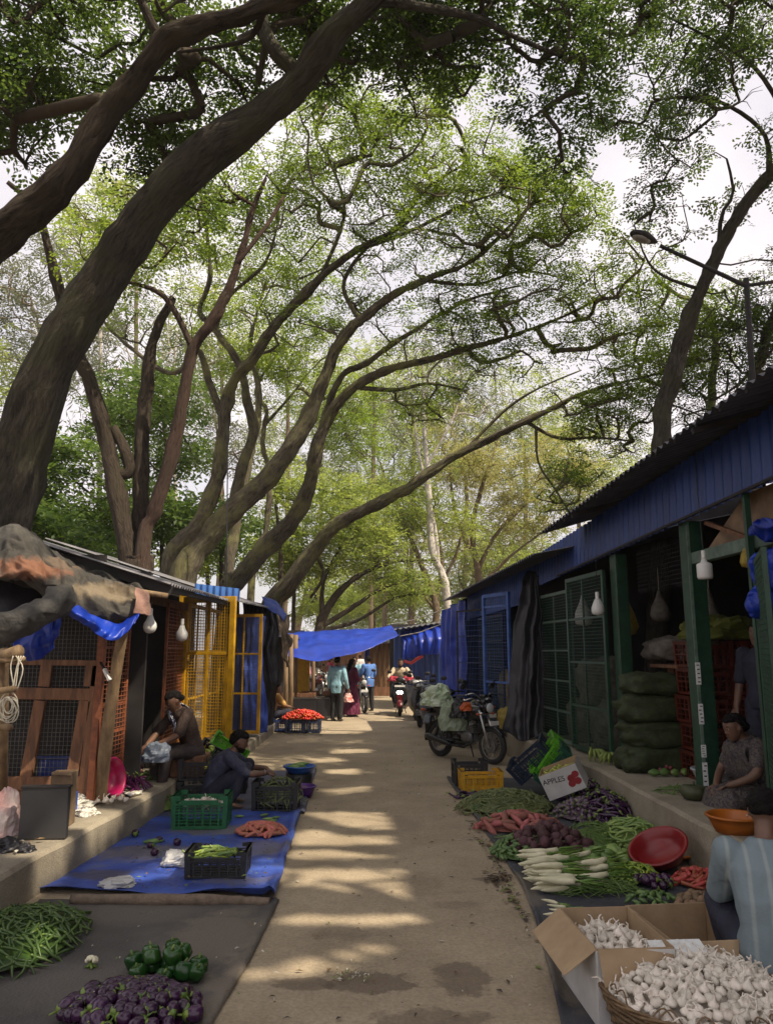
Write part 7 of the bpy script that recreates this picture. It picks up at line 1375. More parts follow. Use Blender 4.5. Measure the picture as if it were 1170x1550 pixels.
def scooter(label, loc, rz, body=M_gloss, panel=None, group=None, lit=False):
    panel = panel or body; t = thing('scooter', label, 'scooter', loc, rz, group); F_, B_ = (.60, 0, .22), (-.60, 0, .22)
    wheel(t, F_, .22, .10, 5, False); wheel(t, B_, .22, .11, 5, False)
    mb = MB(); arc_guard(mb, F_, .245, .2, 2.9, .15); mb.build('mudguard', panel, t, smooth=True, solid=.008)
    mb = MB()
    for s in (-1, 1): mb.tube([(.60, s * .075, .22), (.50, s * .075, .5)], .02, 8)
    mb.build('front_fork', M_alloy, t, smooth=True)
    mb = MB(); mb.grid(lambda u, v: V((.46 - .08 * u + .12 * (1 - (2 * v - 1) ** 2), (.12 + .13 * math.sin(PI * (.12 + .7 * u))) * (2 * v - 1), .30 + .62 * u)), 14, 14)
    mb.build('front_apron', body, t, smooth=True, solid=.02)
    mb = MB(); mb.prism([(.585, -.07, .44), (.585, .07, .44), (.60, .10, .56), (.575, .0, .62), (.60, -.10, .56)], (.012, 0, 0)); mb.build('apron_badge', panel, t, bevel=.01)
    mb = MB(); mb.box((.12, 0, .30), (.52, .34, .06)); mb.build('floor_board', M_black, t, bevel=.02)
    mb = MB(); blob(mb, (-.42, 0, .52), (.48, .19, .24), lambda x, y, z: (x, y * (1 - .35 * max(0, -x / .48) ** 2), z + .10 * max(0, -x / .48) * (z < .1)), 20, 14, .7); mb.build('body', body, t, smooth=True)
    mb = MB(); blob(mb, (-.34, 0, .79), (.42, .14, .05), lambda x, y, z: (x, y, z + .03 * (x / .42) ** 2), 18, 10, .6); mb.build('seat', M_seat, t, smooth=True)
    mb = MB(); mb.tube([(-.55, .13, .83), (-.85, .11, .86), (-.92, 0, .87), (-.85, -.11, .86), (-.55, -.13, .83)], .015, 8); mb.build('grab_rail', M_alloy, t, smooth=True)
    mb = MB(); mb.box((-.90, 0, .62), (.03, .2, .09)); mb.build('tail_light', M_tail, t, bevel=.015)
    mb = MB(); mb.tube([(-.2, -.17, .22), (-.75, -.18, .28)], [.03, .055], 12); mb.build('exhaust', M_black, t, smooth=True)
    mb = MB(); blob(mb, (.44, 0, 1.0), (.10, .20, .10), lambda x, y, z: (x, y, z * (1 - .4 * abs(y / .2))), 18, 10); hs = mb.build('handlebar_cowl', body, t, smooth=True)
    mb = MB(); mb.tube([(.36, -.36, 1.02), (.42, -.16, 1.03), (.42, .16, 1.03), (.36, .36, 1.02)], .016, 8); mb.build('handlebar', M_black, hs, smooth=True)
    for s in (-1, 1): mb = MB(); mb.tube([(.40, s * .22, 1.04), (.37, s * .27, 1.18)], .006, 6); blob(mb, (.37, s * .30, 1.23), (.02, .07, .045)); mb.build('mirror', M_black, hs, smooth=True)
    if lit:
        m = bpy.data.materials.new('lit_headlamp'); m.use_nodes = True; b = m.node_tree.nodes['Principled BSDF']; b.inputs['Emission Color'].default_value = (1, .97, .9, 1); b.inputs['Emission Strength'].default_value = 3.5
        for s in (-1, 1): mb = MB(); mb.ball((.555, s * .042, .66), (.032, .055, .05), 14, 8); mb.build('headlight', m, t, smooth=True)
        mb = MB(); mb.box((.565, 0, .84), (.014, .3, .05)); mb.build('plate', M_white, t)
    else: mb = MB(); mb.ball((.535, 0, .99), (.04, .10, .06), 14, 8); mb.build('headlight', M_glass, t, smooth=True)
    mb = MB(); mb.tube([(-.2, .1, .2), (-.28, .16, .02)], .012, 6); mb.tube([(-.2, -.1, .2), (-.28, -.16, .02)], .012, 6); mb.build('stand', M_black, t)
    return t
r0, f0 = G(668, 1146), G(738, 1157); dr = (f0 - r0); mc = r0 + dr.normalized() * .60
mbk = motorcycle('black motorcycle with wire wheels parked at the yellow crate, bags tied on it', (mc.x, mc.y, .006), math.atan2(dr.y, dr.x))
Mm = Matrix.Translation((mc.x, mc.y, .006)) @ Matrix.Rotation(math.atan2(dr.y, dr.x), 4, 'Z')
for k, (q, r, lb, mt, s) in enumerate((((-.75, .02, .87), (.27, .25, .30), 'clear green plastic sack of cabbages tied on the motorcycle tail', pm('cabbage_sack', (.46, .60, .36), (.70, .76, .62), .3, 5, .3, trans=.2), 3), ((-.10, -.2, .50), (.19, .12, .42), 'pale green sack slung against the motorcycle seat', pm('pale_green_sack', (.30, .36, .25), (.22, .27, .18), .5, 8, .4), 7), ((.08, -.2, .72), (.14, .10, .24), 'black bag hanging at the motorcycle tank', M_black, 9), ((.22, -.17, .84), (.10, .05, .12), 'small orange pouch on the motorcycle tank', M_orangep, 12))):
    p = Mm @ V(q); crumple(['plastic_sack', 'plastic_sack', 'hanging_bag', 'pouch'][k], lb, p, r, mt, s, 'sack' if k < 2 else 'bag', .8)
rider = G(607, 1085); scooter('dark scooter ridden toward the viewer with its twin headlamps lit', (rider.x, rider.y + .6, .006), -PI / 2 - .06, M_gloss, M_redp, lit=True)
for k, (px, py, rz, b, lb) in enumerate(((1.50, 16.4, -1.9, M_gloss, 'black scooter parked behind the loaded motorcycle'), (1.26, 18.0, -1.85, pm('grey_gloss', (.10, .11, .14), (.07, .08, .1), .2, 5), 'grey-blue scooter parked second along the blue curtain'), (1.12, 19.7, -1.8, M_gloss, 'dark scooter parked third along the blue stall'), (1.05, 21.6, -1.7, M_alloy, 'silver scooter parked by the far blue stall'))):
    scooter(lb, (px, py, .006), rz, b, group='parked scooters')
motorcycle('second black motorcycle half hidden behind the loaded one', (1.78, 15.1, .006), -1.15)
p = G(547, 1080); motorcycle('dark motorcycle standing between the maroon dress and the blue shirt', (p.x - .05, p.y + .5, .006), -1.35)
for k, (px, y, rz, tk, lb) in enumerate(((582, 34, -1.2, M_gloss, 'dark motorcycle parked before the brown pole stall'), (592, 36, -1.4, M_redp, 'red-tanked motorcycle parked by the brown pole stall'), (480, 29, -.9, M_redp, 'red motorcycle behind the dark tables'), (494, 31, -.7, M_gloss, 'black motorcycle behind the dark tables'), (472, 33, -.8, M_redp, 'red motorcycle farther behind the dark tables'), (508, 34, -.9, M_alloy, 'grey motorcycle at the far end of the tables'))):
    c = P(px, 1040, y); motorcycle(lb, (c.x, y, .006), rz, tk, group='motorcycles far along the lane')
# dark tables with trays
for k, (px, y, lb) in enumerate(((448, 20.5, 'dark table with a wooden tray next to the seated man'), (486, 21.2, 'dark table with trays behind the man in the light blue shirt'))):
    c = P(px, 1050, y); t = thing('market_table', lb, 'table', (c.x, y, .006), .04); mb = MB(); mb.box((0, 0, .62), (1.1, .7, .05)); mb.build('table_top', M_dark, t, bevel=.01)
    for sx in (-1, 1):
        for sy in (-1, 1): mb = MB(); mb.bar((sx * .48, sy * .28, 0), (sx * .48, sy * .28, .6), .06); mb.build('leg', M_dark, t)
    mb = MB(); mb.box((0, -.33, .36), (1.06, .02, .46)); mb.build('front_cloth', M_blackt, t, bevel=.01)
    for q in (-.28, .28):
        c2 = V((c.x + q, y - .02, .651)); mb = MB(); mb.box((0, 0, .015), (.46, .5, .02))
        for s in (-1, 1): mb.box((s * .22, 0, .06), (.02, .5, .09)); mb.box((0, s * .24, .06), (.42, .02, .09))
        tag(mb.build('wooden_tray', M_wood, loc=c2, bevel=.004), ('shallow wooden tray at the near end of the ' if q < 0 else 'shallow wooden tray at the far end of the ') + ('table by the seated man' if k == 0 else 'table behind the standing man'), 'tray')
# ---------------------------------------------------------------- people
M_skin = pm('brown_skin', (.20, .105, .06), (.15, .075, .042), .5, 9)
M_skin2 = pm('dark_skin', (.155, .08, .05), (.11, .056, .036), .5, 9)
M_hair = pm('black_hair', (.010, .008, .008), (.005, .004, .004), .8, 40, .8, 60, spec=.15)
M_eye = pm('eye_white', (.6, .58, .54), None, .2, 5); M_iris = pm('eye_dark', (.02, .012, .01), None, .15, 5); M_lip = pm('lips', (.17, .06, .05), None, .5, 5)
WORK = bpy.data.scenes.new('work')
def voxel(mb, size, smooth=4):
    """merge overlapping shapes into one continuous skin"""
    me = mb.mesh('tmp', M_skin); o = bpy.data.objects.new('tmp', me); WORK.collection.objects.link(o)
    r = o.modifiers.new('r', 'REMESH'); r.mode = 'VOXEL'; r.voxel_size = size
    s = o.modifiers.new('s', 'SMOOTH'); s.iterations = smooth; s.factor = .5
    vl = WORK.view_layers[0]; vl.update(); dg = vl.depsgraph; out = bpy.data.meshes.new_from_object(o.evaluated_get(dg)); bpy.data.objects.remove(o); bpy.data.meshes.remove(me)
    out.polygons.foreach_set('use_smooth', [True] * len(out.polygons)); return out
def capsule(mb, pts, rs, n=14, sx=1.0):
    pts = [V(p) for p in pts]; k = max(8, 5 * (len(pts) - 1)); P2 = smooth_pts(pts, k); R2 = []
    for i in range(k + 1):
        x = i / k * (len(rs) - 1); a = min(int(x), len(rs) - 2); R2.append(rs[a] + (rs[a + 1] - rs[a]) * (x - a))
    mb.tube(P2, R2, n); mb.ball(P2[0], R2[0] * .99, n, 8); mb.ball(P2[-1], R2[-1] * .99, n, 8)
def loft(mb, secs, n=20):
    """secs: (centre, half width axis, half depth axis)"""
    vs = []
    for c, ax, ay in secs:
        for j in range(n):
            a = 2 * PI * j / n; ca, sa = math.cos(a), math.sin(a); vs.append(V(c) + V(ax) * math.copysign(abs(ca) ** .85, ca) + V(ay) * math.copysign(abs(sa) ** .85, sa))
    k = len(secs); fs = [(i * n + j, i * n + (j + 1) % n, (i + 1) * n + (j + 1) % n, (i + 1) * n + j) for i in range(k - 1) for j in range(n)]
    mb.add(vs, fs + [tuple(range(n - 1, -1, -1)), tuple((k - 1) * n + j for j in range(n))])
def hand(mb, wrist, d, palm_n, s=1.0, curl=.5, side=1):
    """a palm, four fingers of unequal length and a thumb, bent by curl"""
    d = V(d).normalized(); n = V(palm_n); n = (n - d * n.dot(d)).normalized(); x = d.cross(n) * side; w_ = V(wrist)
    loft(mb, [(w_, x * .026 * s, n * .018 * s), (w_ + d * .035 * s, x * .037 * s, n * .015 * s), (w_ + d * .08 * s, x * .041 * s, n * .013 * s), (w_ + d * .092 * s, x * .038 * s, n * .009 * s)], 12)
    for i, (o, L) in enumerate(((-.031, .062), (-.010, .074), (.011, .070), (.031, .054))):
        p = w_ + d * .086 * s + x * o * s; pts = [p]; a = 0
        for q in (.45, .32, .26): a += curl * (.55 + .08 * i); p = p + (d * math.cos(a) + n * math.sin(a)) * L * q * s + x * o * .06 * s; pts.append(p)
        mb.tube(pts, [.0092 * s, .0088 * s, .008 * s, .0065 * s], 8); mb.ball(pts[-1], .0065 * s, 8, 6)
    p = w_ + d * .025 * s - x * .028 * s; pts = [p, p + (d * .7 - x * .75 + n * .25) * .032 * s, p + (d * 1.3 - x * .95 + n * .6) * .042 * s]; mb.tube(pts, [.0125 * s, .0105 * s, .008 * s], 8); mb.ball(pts[-1], .008 * s, 8, 6)
class Fig:
    """a posed figure; joints in metres in its own frame, facing +Y"""
    def __init__(s, **J):
        s.J = {k: V(v) for k, v in J.items()}; s.fd = V(J.get('face', (0, 1, 0))).normalized(); s.up = V(J.get('hup', (0, 0, 1))).normalized()
    def torso_axes(s):
        J = s.J; up = (J['neck'] - J['pelvis']).normalized(); x = (J['shR'] - J['shL']); x = (x - up * x.dot(up)).normalized(); return up, x, up.cross(x)
    def torso(s, mb, g=0.0, w=1.0, hip=1.0, low=0.0):
        J = s.J; up, x, y = s.torso_axes(); L = (J['neck'] - J['pelvis']).length; mid = J.get('spine', (J['pelvis'] + J['neck']) / 2); hx = (J['hipR'] - J['hipL']); hx = hx.normalized() if hx.length > 1e-4 else x
        hy = (V((0, 0, 1)).cross(hx)).normalized() if abs(up.z) > .5 else y
        cl = [J['pelvis'], mid, J['neck']]
        f = lambda u: spline([cl[0], cl[1], cl[2]], u)
        loft(mb, [(f(0) - up * (.06 + low), hx * (.145 * hip * w + g), hy * (.105 * w + g)), (f(.08), hx * (.165 * hip * w + g), hy * (.115 * w + g)), (f(.32), x * (.138 * w + g), y * (.100 * w + g)), (f(.55), x * (.155 * w + g), y * (.110 * w + g)), (f(.76), x * (.175 * w + g), y * (.112 * w + g)), (f(.90), x * (.165 * w + g), y * (.088 * w + g)), (f(.98), x * (.085 * w + g), y * (.068 * w + g)), (f(1.0) + up * .015, x * (.062 + g), y * (.06 + g))])
    def arm(s, mb, k, g=0.0, to=1.0, w=1.0):
        J = s.J; a, b, c = J['sh' + k], J['el' + k], J['wr' + k]
        if to <= 1: capsule(mb, [a, a + (b - a) * to], [.056 * w + g, .042 * w + g + .006 * (g > 0)])
        else: capsule(mb, [a, b, b + (c - b) * (to - 1)], [.056 * w + g, .042 * w + g, .030 * w + g * 1.0])
    def leg(s, mb, k, g=0.0, to=2.0, w=1.0):
        J = s.J; a, b, c = J['hip' + k], J['kn' + k], J['an' + k]
        capsule(mb, [a, b], [.088 * w + g, .056 * w + g]); capsule(mb, [b, b.lerp(c, .35), b + (c - b) * (to - 1)], [.056 * w + g, .054 * w + g, .036 * w + g])
    def foot(s, mb, k):
        J = s.J; a = J['an' + k]; d = J.get('toe' + k, a + V((0, .17, -.06))) - a; h = V((d.x, d.y, 0)); h = h.normalized() if h.length > .01 else V((0, 1, 0)); z0 = a.z - .065; x = h.cross(V((0, 0, 1)))
        loft(mb, [(a + V((0, 0, -.035)) - h * .05, x * .03, V((0, 0, .028))), (a + V((0, 0, -.03)) + h * .02, x * .038, V((0, 0, .035))), (a + V((0, 0, -.045)) + h * .10, x * .043, V((0, 0, .02))), (a + V((0, 0, -.052)) + h * .17, x * .040, V((0, 0, .012)))], 14)
    def head(s, mb):
        J = s.J; c = J['head']; f, u = s.fd, s.up; u = (u - f * u.dot(f)).normalized(); x = f.cross(u); s.hx = x; s.hu = u
        capsule(mb, [J['neck'] - (c - J['neck']) * .25, c - u * .06 - f * .01], [.058, .052])
        loft(mb, [(c - u * .118 + f * .052, x * .022, f * .022), (c - u * .105 + f * .040, x * .042, f * .045), (c - u * .065 + f * .018, x * .060, f * .075), (c - u * .02 + f * .004, x * .071, f * .092), (c + u * .03, x * .076, f * .098), (c + u * .07 - f * .006, x * .070, f * .090), (c + u * .100 - f * .010, x * .048, f * .062), (c + u * .112 - f * .012, x * .018, f * .024)], 20)
        loft(mb, [(c + u * .012 + f * .085, x * .008, f * .010), (c - u * .012 + f * .097, x * .011, f * .014), (c - u * .030 + f * .102, x * .017, f * .014), (c - u * .038 + f * .092, x * .014, f * .010)], 10)
        for sd in (-1, 1): mb.ball(c + x * .076 * sd - u * .008 - f * .008, (.012, .022, .030), 10, 8)
        loft(mb, [(c - u * .072 + f * .078, x * .022, f * .010), (c - u * .062 + f * .083, x * .026, f * .009), (c - u * .052 + f * .079, x * .02, f * .009)], 10)
    def face(s, parent, hairmat=M_hair, beard=False, hair='short', headless=False):
        J = s.J; c = J['head']; f, u, x = s.fd, s.hu, s.hx
        for sd in (-1, 1):
            mb = MB(); mb.ball(c + x * .031 * sd + u * .012 + f * .080, .0115, 10, 8); e = mb.build('eye', M_eye, parent, smooth=True); mb = MB(); mb.ball(c + x * .031 * sd + u * .012 + f * .0885, .0055, 8, 6); mb.build('iris', M_iris, e, smooth=True)
            mb = MB(); mb.tube([c + x * .016 * sd + u * .030 + f * .091, c + x * .034 * sd + u * .036 + f * .087, c + x * .050 * sd + u * .028 + f * .073], [.004, .0045, .003], 6); mb.build('eyebrow', hairmat, parent, smooth=True)
        mb = MB(); mb.tube([c - u * .060 + f * .090 - x * .022, c - u * .061 + f * .097, c - u * .060 + f * .090 + x * .022], [.004, .0065, .004], 6); mb.build('mouth', M_lip, parent, smooth=True)
        B = Matrix((x, f, u)).transposed()
        def cap(front, low, grow, cut):
            mb = MB(); mb.ball((0, 0, 0), (.079 + grow, .104 + grow, .100 + grow), 40, 30); keep = []
            for i, v in enumerate(mb.v):
                q = V(v); lim = front if q.y > .02 else (low + (front - low) * max(0, (q.y + .06) / .08) if q.y > -.06 else low)
                if q.z < lim: q.z = lim + (q.z - lim) * .08; q.x *= .9; q.y = q.y * .9 if q.y < 0 else q.y * .85
                q = q * (1 + .10 * noise.noise(q * 26 + V((grow * 100, 0, 0))) + .06 * noise.noise(q * 70)); mb.v[i] = tuple(c + B @ (q + V((0, -.012, .018))))
            return mb
        if hair == 'short': cap(.048, -.055, .008, 0).build('hair', hairmat, parent, smooth=True)
        elif hair == 'thick': cap(.040, -.075, .020, 0).build('hair', hairmat, parent, smooth=True)
        elif hair in ('bun', 'long'):
            mb = cap(.055, -.07, .012, 0)
            if hair == 'bun': mb.ball(c - f * .115 - u * .03, (.045, .045, .042), 14, 10)
            else: capsule(mb, [c - f * .07 + u * .0, c - f * .105 - u * .12, c - f * .10 - u * .28], [.07, .075, .04])
            mb.build('hair', hairmat, parent, smooth=True)
        if beard:
            mb = MB(); loft(mb, [(c - u * .122 + f * .05, x * .03, f * .03), (c - u * .10 + f * .042, x * .050, f * .05), (c - u * .075 + f * .02, x * .064, f * .074), (c - u * .055 + f * .012, x * .066, f * .070)], 18); mb.build('beard', hairmat, parent, smooth=True)
def cloth_mat(name, col, c2=None, rough=.8, scale=14, **k): return pm('cloth_' + name, col, c2, rough, scale, .35, 40, **k)
def person(label, loc, rz, fig, top=None, bottom=None, top_to=.75, skin=M_skin, hair='short', beard=False, handcurl=.5, vox=.011, shoes=None, low=.02, skirt=None, w=1.0, hscale=1.0, hn=None, bottom_to=1.97, tw=.016, clothname='shirt', extra=None, bfold=.01):
    root = thing('person', label, 'person', loc, rz); J = fig.J
    mb = MB(); fig.torso(mb, 0, w); fig.head(mb)
    for k in 'LR':
        fig.arm(mb, k, 0, 2.0, w); fig.leg(mb, k, 0, 2.0, w)
        if not shoes: fig.foot(mb, k)
        d = J.get('hd' + k, J['wr' + k] - J['el' + k]); hand(mb, J['wr' + k], d, (hn or {}).get(k, V((0, .25, -1))), hscale, handcurl, 1 if k == 'R' else -1)
    me = voxel(mb, min(vox, .0085), 3); me.materials.clear(); me.materials.append(skin); ob('body', me, root)
    fig.face(root, M_hair, beard, hair)
    def dress(mb, nm, mat, amp=.012, fr=9):
        me = voxel(mb, vox, 5); sd = rnd.random() * 50
        n = len(me.vertices); co = np.empty(n * 3, np.float32); no = np.empty(n * 3, np.float32); me.vertices.foreach_get('co', co); me.vertices.foreach_get('normal', no)
        co = co.reshape(-1, 3); no = no.reshape(-1, 3); q = co * np.array([fr, fr, fr * .55]) + np.array([sd, 0, 0]); a_ = np.array([amp * noise.noise(p) + amp * .5 * noise.noise(p * 2.3) for p in map(V, q.tolist())])
        me.vertices.foreach_set('co', (co + no * a_[:, None]).astype(np.float32).ravel()); me.update()
        me.materials.clear(); me.materials.append(mat); return ob(nm, me, root)
    if top:
        mb = MB(); fig.torso(mb, tw, w, 1.0, low)
        for k in 'LR': fig.arm(mb, k, tw, top_to, w)
        dress(mb, clothname, top)
    if bottom:
        mb = MB(); up, x, y = fig.torso_axes(); p = J['pelvis']; hx = (J['hipR'] - J['hipL']).normalized(); hy = V((0, 0, 1)).cross(hx).normalized()
        loft(mb, [(p + up * .08, x * (.138 * w + .002), y * (.098 * w + .002)), (p, hx * (.160 * w + .006), hy * (.112 * w + .006)), (p - V((0, 0, .07)), hx * (.15 * w + .01), hy * (.11 * w + .01))])
        for k in 'LR': fig.leg(mb, k, .020, bottom_to, w)
        dress(mb, 'trousers', bottom, bfold)
    if skirt: mb = MB(); loft(mb, skirt[1], 28); dress(mb, skirt[2] if len(skirt) > 2 else 'skirt', skirt[0], .018, 12)
    if shoes:
        for k in 'LR': mb = MB(); fig.foot(mb, k); me = voxel(mb, .01, 2); me.materials.clear(); me.materials.append(shoes); ob('shoe', me, root)
    if extra: extra(root, fig)
    return root
def stand(lean=0, head_turn=0, tilt=0, s=1.0, **o):
    J = dict(pelvis=(0, 0, .92), spine=(0, .01, 1.15), neck=(0, lean, 1.42), head=(0, lean + .04, 1.56), shL=(-.175, lean, 1.38), shR=(.175, lean, 1.38), elL=(-.24, -.02 + lean, 1.09), elR=(.24, -.02 + lean, 1.09), wrL=(-.25, .08 + lean, .85), wrR=(.25, .08 + lean, .85), hipL=(-.09, 0, .90), hipR=(.09, 0, .90), knL=(-.10, .02, .49), knR=(.10, .02, .49), anL=(-.11, -.02, .075), anR=(.11, -.02, .075), face=(math.sin(head_turn), math.cos(head_turn), -tilt), hup=(0, tilt, 1))
    J.update(o); return Fig(**{k: (tuple(a * s for a in v) if k not in ('face', 'hup') else v) for k, v in J.items()})
M_navy = cloth_mat('navy', (.022, .024, .045), (.014, .015, .028)); M_blacktr = cloth_mat('black_trousers', (.016, .016, .018), (.011, .011, .012)); M_lblue = cloth_mat('light_blue_shirt', (.26, .46, .55), (.20, .37, .46)); M_mblue = cloth_mat('blue_shirt', (.10, .22, .55), (.07, .16, .42)); M_maroon = cloth_mat('maroon_dress', (.13, .012, .05), (.085, .008, .035)); M_yshirt = cloth_mat('ochre_shirt', (.55, .33, .10), (.42, .24, .07)); M_cream = cloth_mat('cream_shirt', (.52, .43, .30), (.40, .32, .22)); M_shoe = pm('dark_shoe', (.02, .018, .016), None, .5, 8)
M_kurta = cloth_mat('speckled_kurta', (.10, .06, .045), (.045, .028, .022), scale=60, contrast=(.5, .62)); M_scarf = cloth_mat('blue_white_scarf', (.62, .64, .70), (.03, .035, .09), scale=26, contrast=(.47, .53)); M_saree = cloth_mat('patterned_saree', (.10, .082, .065), (.028, .022, .036), scale=55, contrast=(.42, .58), third=(.125, .08, .055))
# the crouching man by the black crate, turned to the lane
p = G(362, 1226)
f = Fig(pelvis=(0, -.14, .20), spine=(0, -.11, .40), neck=(0, .08, .62), head=(.0, .16, .74), shL=(-.18, .05, .57), shR=(.18, .05, .57), elL=(-.25, .24, .42), elR=(.24, .28, .40), wrL=(-.16, .48, .40), wrR=(.18, .50, .40), hipL=(-.10, -.13, .19), hipR=(.10, -.13, .19), knL=(-.20, .26, .45), knR=(.20, .26, .45), anL=(-.17, .06, .075), anR=(.17, .06, .075), toeL=(-.2, .25, .02), toeR=(.2, .25, .02), face=(.12, 1, -.30), hup=(0, .3, 1), hdL=(.25, .9, -.5), hdR=(-.1, .9, -.5))
def bangle(root, fig):
    a, b = fig.J['elR'], fig.J['wrR']; d = (b - a).normalized(); M = Matrix.Translation(b - d * .03) @ d.to_track_quat('Z', 'Y').to_matrix().to_4x4(); mb = MB(); mb.tube([M @ V((.036 * math.cos(t), .036 * math.sin(t), 0)) for t in [i * 2 * PI / 16 for i in range(17)]], .004, 5); mb.build('bangle', M_chrome, root, smooth=True)
person('man in a dark check shirt crouching at the black crate, hand reaching into it', (p.x - .2, p.y + .12, .02), -1.45, f, cloth_mat('dark_check', (.050, .056, .10), (.028, .03, .055), scale=30), M_navy, .95, M_skin2, 'thick', True, .6, .010, extra=bangle, low=.05)
# the scarfed woman stooping on the plinth
pw = P(287, 1128, 9.9)
f = Fig(pelvis=(0, 0, .62), spine=(.01, .08, .86), neck=(0, .22, 1.10), head=(.01, .29, 1.21), shL=(-.165, .18, 1.07), shR=(.165, .18, 1.07), elL=(-.24, .33, .84), elR=(.23, .36, .82), wrL=(-.12, .55, .72), wrR=(.10, .56, .70), hipL=(-.09, .0, .60), hipR=(.09, 0, .60), knL=(-.12, .42, .60), knR=(.12, .40, .60), anL=(-.11, .48, .14), anR=(.12, .44, .14), toeL=(-.11, .65, .05), toeR=(.12, .62, .05), face=(-.05, .85, -.55), hup=(0, .55, .85), hdL=(.3, .7, -.5), hdR=(-.3, .7, -.5))
def scarf(root, fig):
    o = cloth([[(.16, .10, 1.14), (.10, .12, 1.17), (.05, .16, 1.17)], [(.13, .27, 1.13), (.09, .29, 1.14), (.03, .30, 1.13)], [(.08, .27, .98), (.02, .29, .97), (-.05, .29, .96)], [(.02, .25, .82), (-.05, .27, .81), (-.10, .26, .80)]], 26, 14, .015, 8, 4, fold=.012, nfold=3).build('scarf', M_scarf, root, smooth=True, solid=.008)
    cloth([[(.16, .10, 1.14), (.10, .12, 1.17), (.06, .14, 1.17)], [(.17, -.02, 1.06), (.12, -.01, 1.08), (.06, .0, 1.08)], [(.16, -.08, .86), (.11, -.08, .86), (.05, -.08, .86)]], 20, 12, .015, 8, 6).build('scarf', M_scarf, root, smooth=True, solid=.008)
person('woman in a brown kurta with a blue and white scarf, stooping over a bag', (pw.x + .02, pw.y + .05, .02), 2.35, f, M_kurta, cloth_mat('dim_trousers', (.055, .04, .038), (.035, .026, .025)), .95, M_skin2, 'bun', False, .7, .010, extra=scarf, low=.16, shoes=None)
mb = MB(); 
c = P(238, 1132, 9.45); crumple('plastic_bag', 'clear bluish bag held by the stooping woman', (c.x, c.y, c.z - .16), (.14, .12, .24), pm('bluish_plastic', (.40, .46, .56), (.30, .36, .46), .25, 7, .3, trans=.35), 14)
mb = MB(); mb.box((0, 0, 0), (.42, .4, .26)); tag(mb.build('low_stool', M_wood, loc=(pw.x, pw.y + .08, .44), bevel=.02), 'low wooden block the stooping woman sits on', 'stool')
c = G(205, 1164, .31); mb = MB(); mb.box((0, 0, .10), (.34, .3, .18)); o = mb.build('packed_carton', M_white, loc=(c.x - .12, c.y + .5, .31), bevel=.01); mb = MB(); mb.box((0, -.1515, .10), (.3, .003, .12)); mb.build('blue_print', MATS['blue_packet'], o); tag(o, 'white and blue carton in the shop doorway beside the orange door', 'carton')
c = G(236, 1168, .31); crate('plastic_crate', 'black crate on the plinth behind the thin beans', (c.x, c.y + .5, .31), BLK, .52, .36, .22, .1, mname='crate_black')
# shoppers
p = G(511, 1093); 
person('man in a light blue shirt holding a red and white bag, back turned', (p.x - .03, p.y + .1, .006), -.35, stand(s=1.0, wrR=(.27, .12, .84), elR=(.26, -.03, 1.09), head_turn=.2), M_lblue, M_blacktr, 1.9, M_skin, 'short', False, .8, .012, M_shoe, low=.13)
q = V((p.x - .03, p.y + .1, 0)) + Matrix.Rotation(-.35, 3, 'Z') @ V((.27, .14, .62)); t = crumple('carrier_bag', 'red and white carrier bag in the hand of the man in light blue', (q.x, q.y, .50), (.11, .09, .16), pm('red_white_bag', (.62, .10, .09), (.75, .6, .55), .35, 9), 5, 'bag', 1)
mb = MB(); mb.tube([(0, 0, .26), (0, 0, .12)], .008, 5); mb.build('handle', M_white, t)
p = G(531, 1086); sk = [((0, .01, 1.02), V((.15, 0, 0)), V((0, .11, 0))), ((0, .0, .88), V((.18, 0, 0)), V((0, .14, 0))), ((0, .0, .5), V((.23, 0, 0)), V((0, .2, 0))), ((0, -.02, .06), V((.29, 0, 0)), V((0, .26, 0)))]
person('woman in a long maroon dress with long black hair, arms folded forward', (p.x, p.y + .2, .006), -.9, stand(s=.95, elL=(-.23, .08, 1.10), elR=(.23, .08, 1.10), wrL=(-.04, .27, 1.12), wrR=(.06, .27, 1.08)), M_maroon, None, 1.8, M_skin, 'long', False, .6, .012, M_shoe, skirt=(M_maroon, sk, 'dress_skirt'), clothname='bodice')
p = G(558, 1078)
person('man in a blue shirt and dark trousers standing at the motorcycle, seen from behind', (p.x, p.y + .1, .006), .55, stand(s=1.0, elL=(-.23, .10, 1.10), wrL=(-.14, .32, 1.08), elR=(.25, .08, 1.10), wrR=(.16, .30, 1.05), head_turn=.3), M_mblue, M_blacktr, 1.85, M_skin, 'short', False, .6, .012, M_shoe, low=.12)
c = P(537, 1040, 24.5); person('person in a pale blue shirt behind the motorcycle, facing the shoppers', (c.x, 24.5, .006), 2.7, stand(s=.98, elL=(-.22, .1, 1.1), wrL=(-.12, .3, 1.05)), M_lblue, M_blacktr, .9, M_skin, 'short', False, .5, .014, M_shoe)
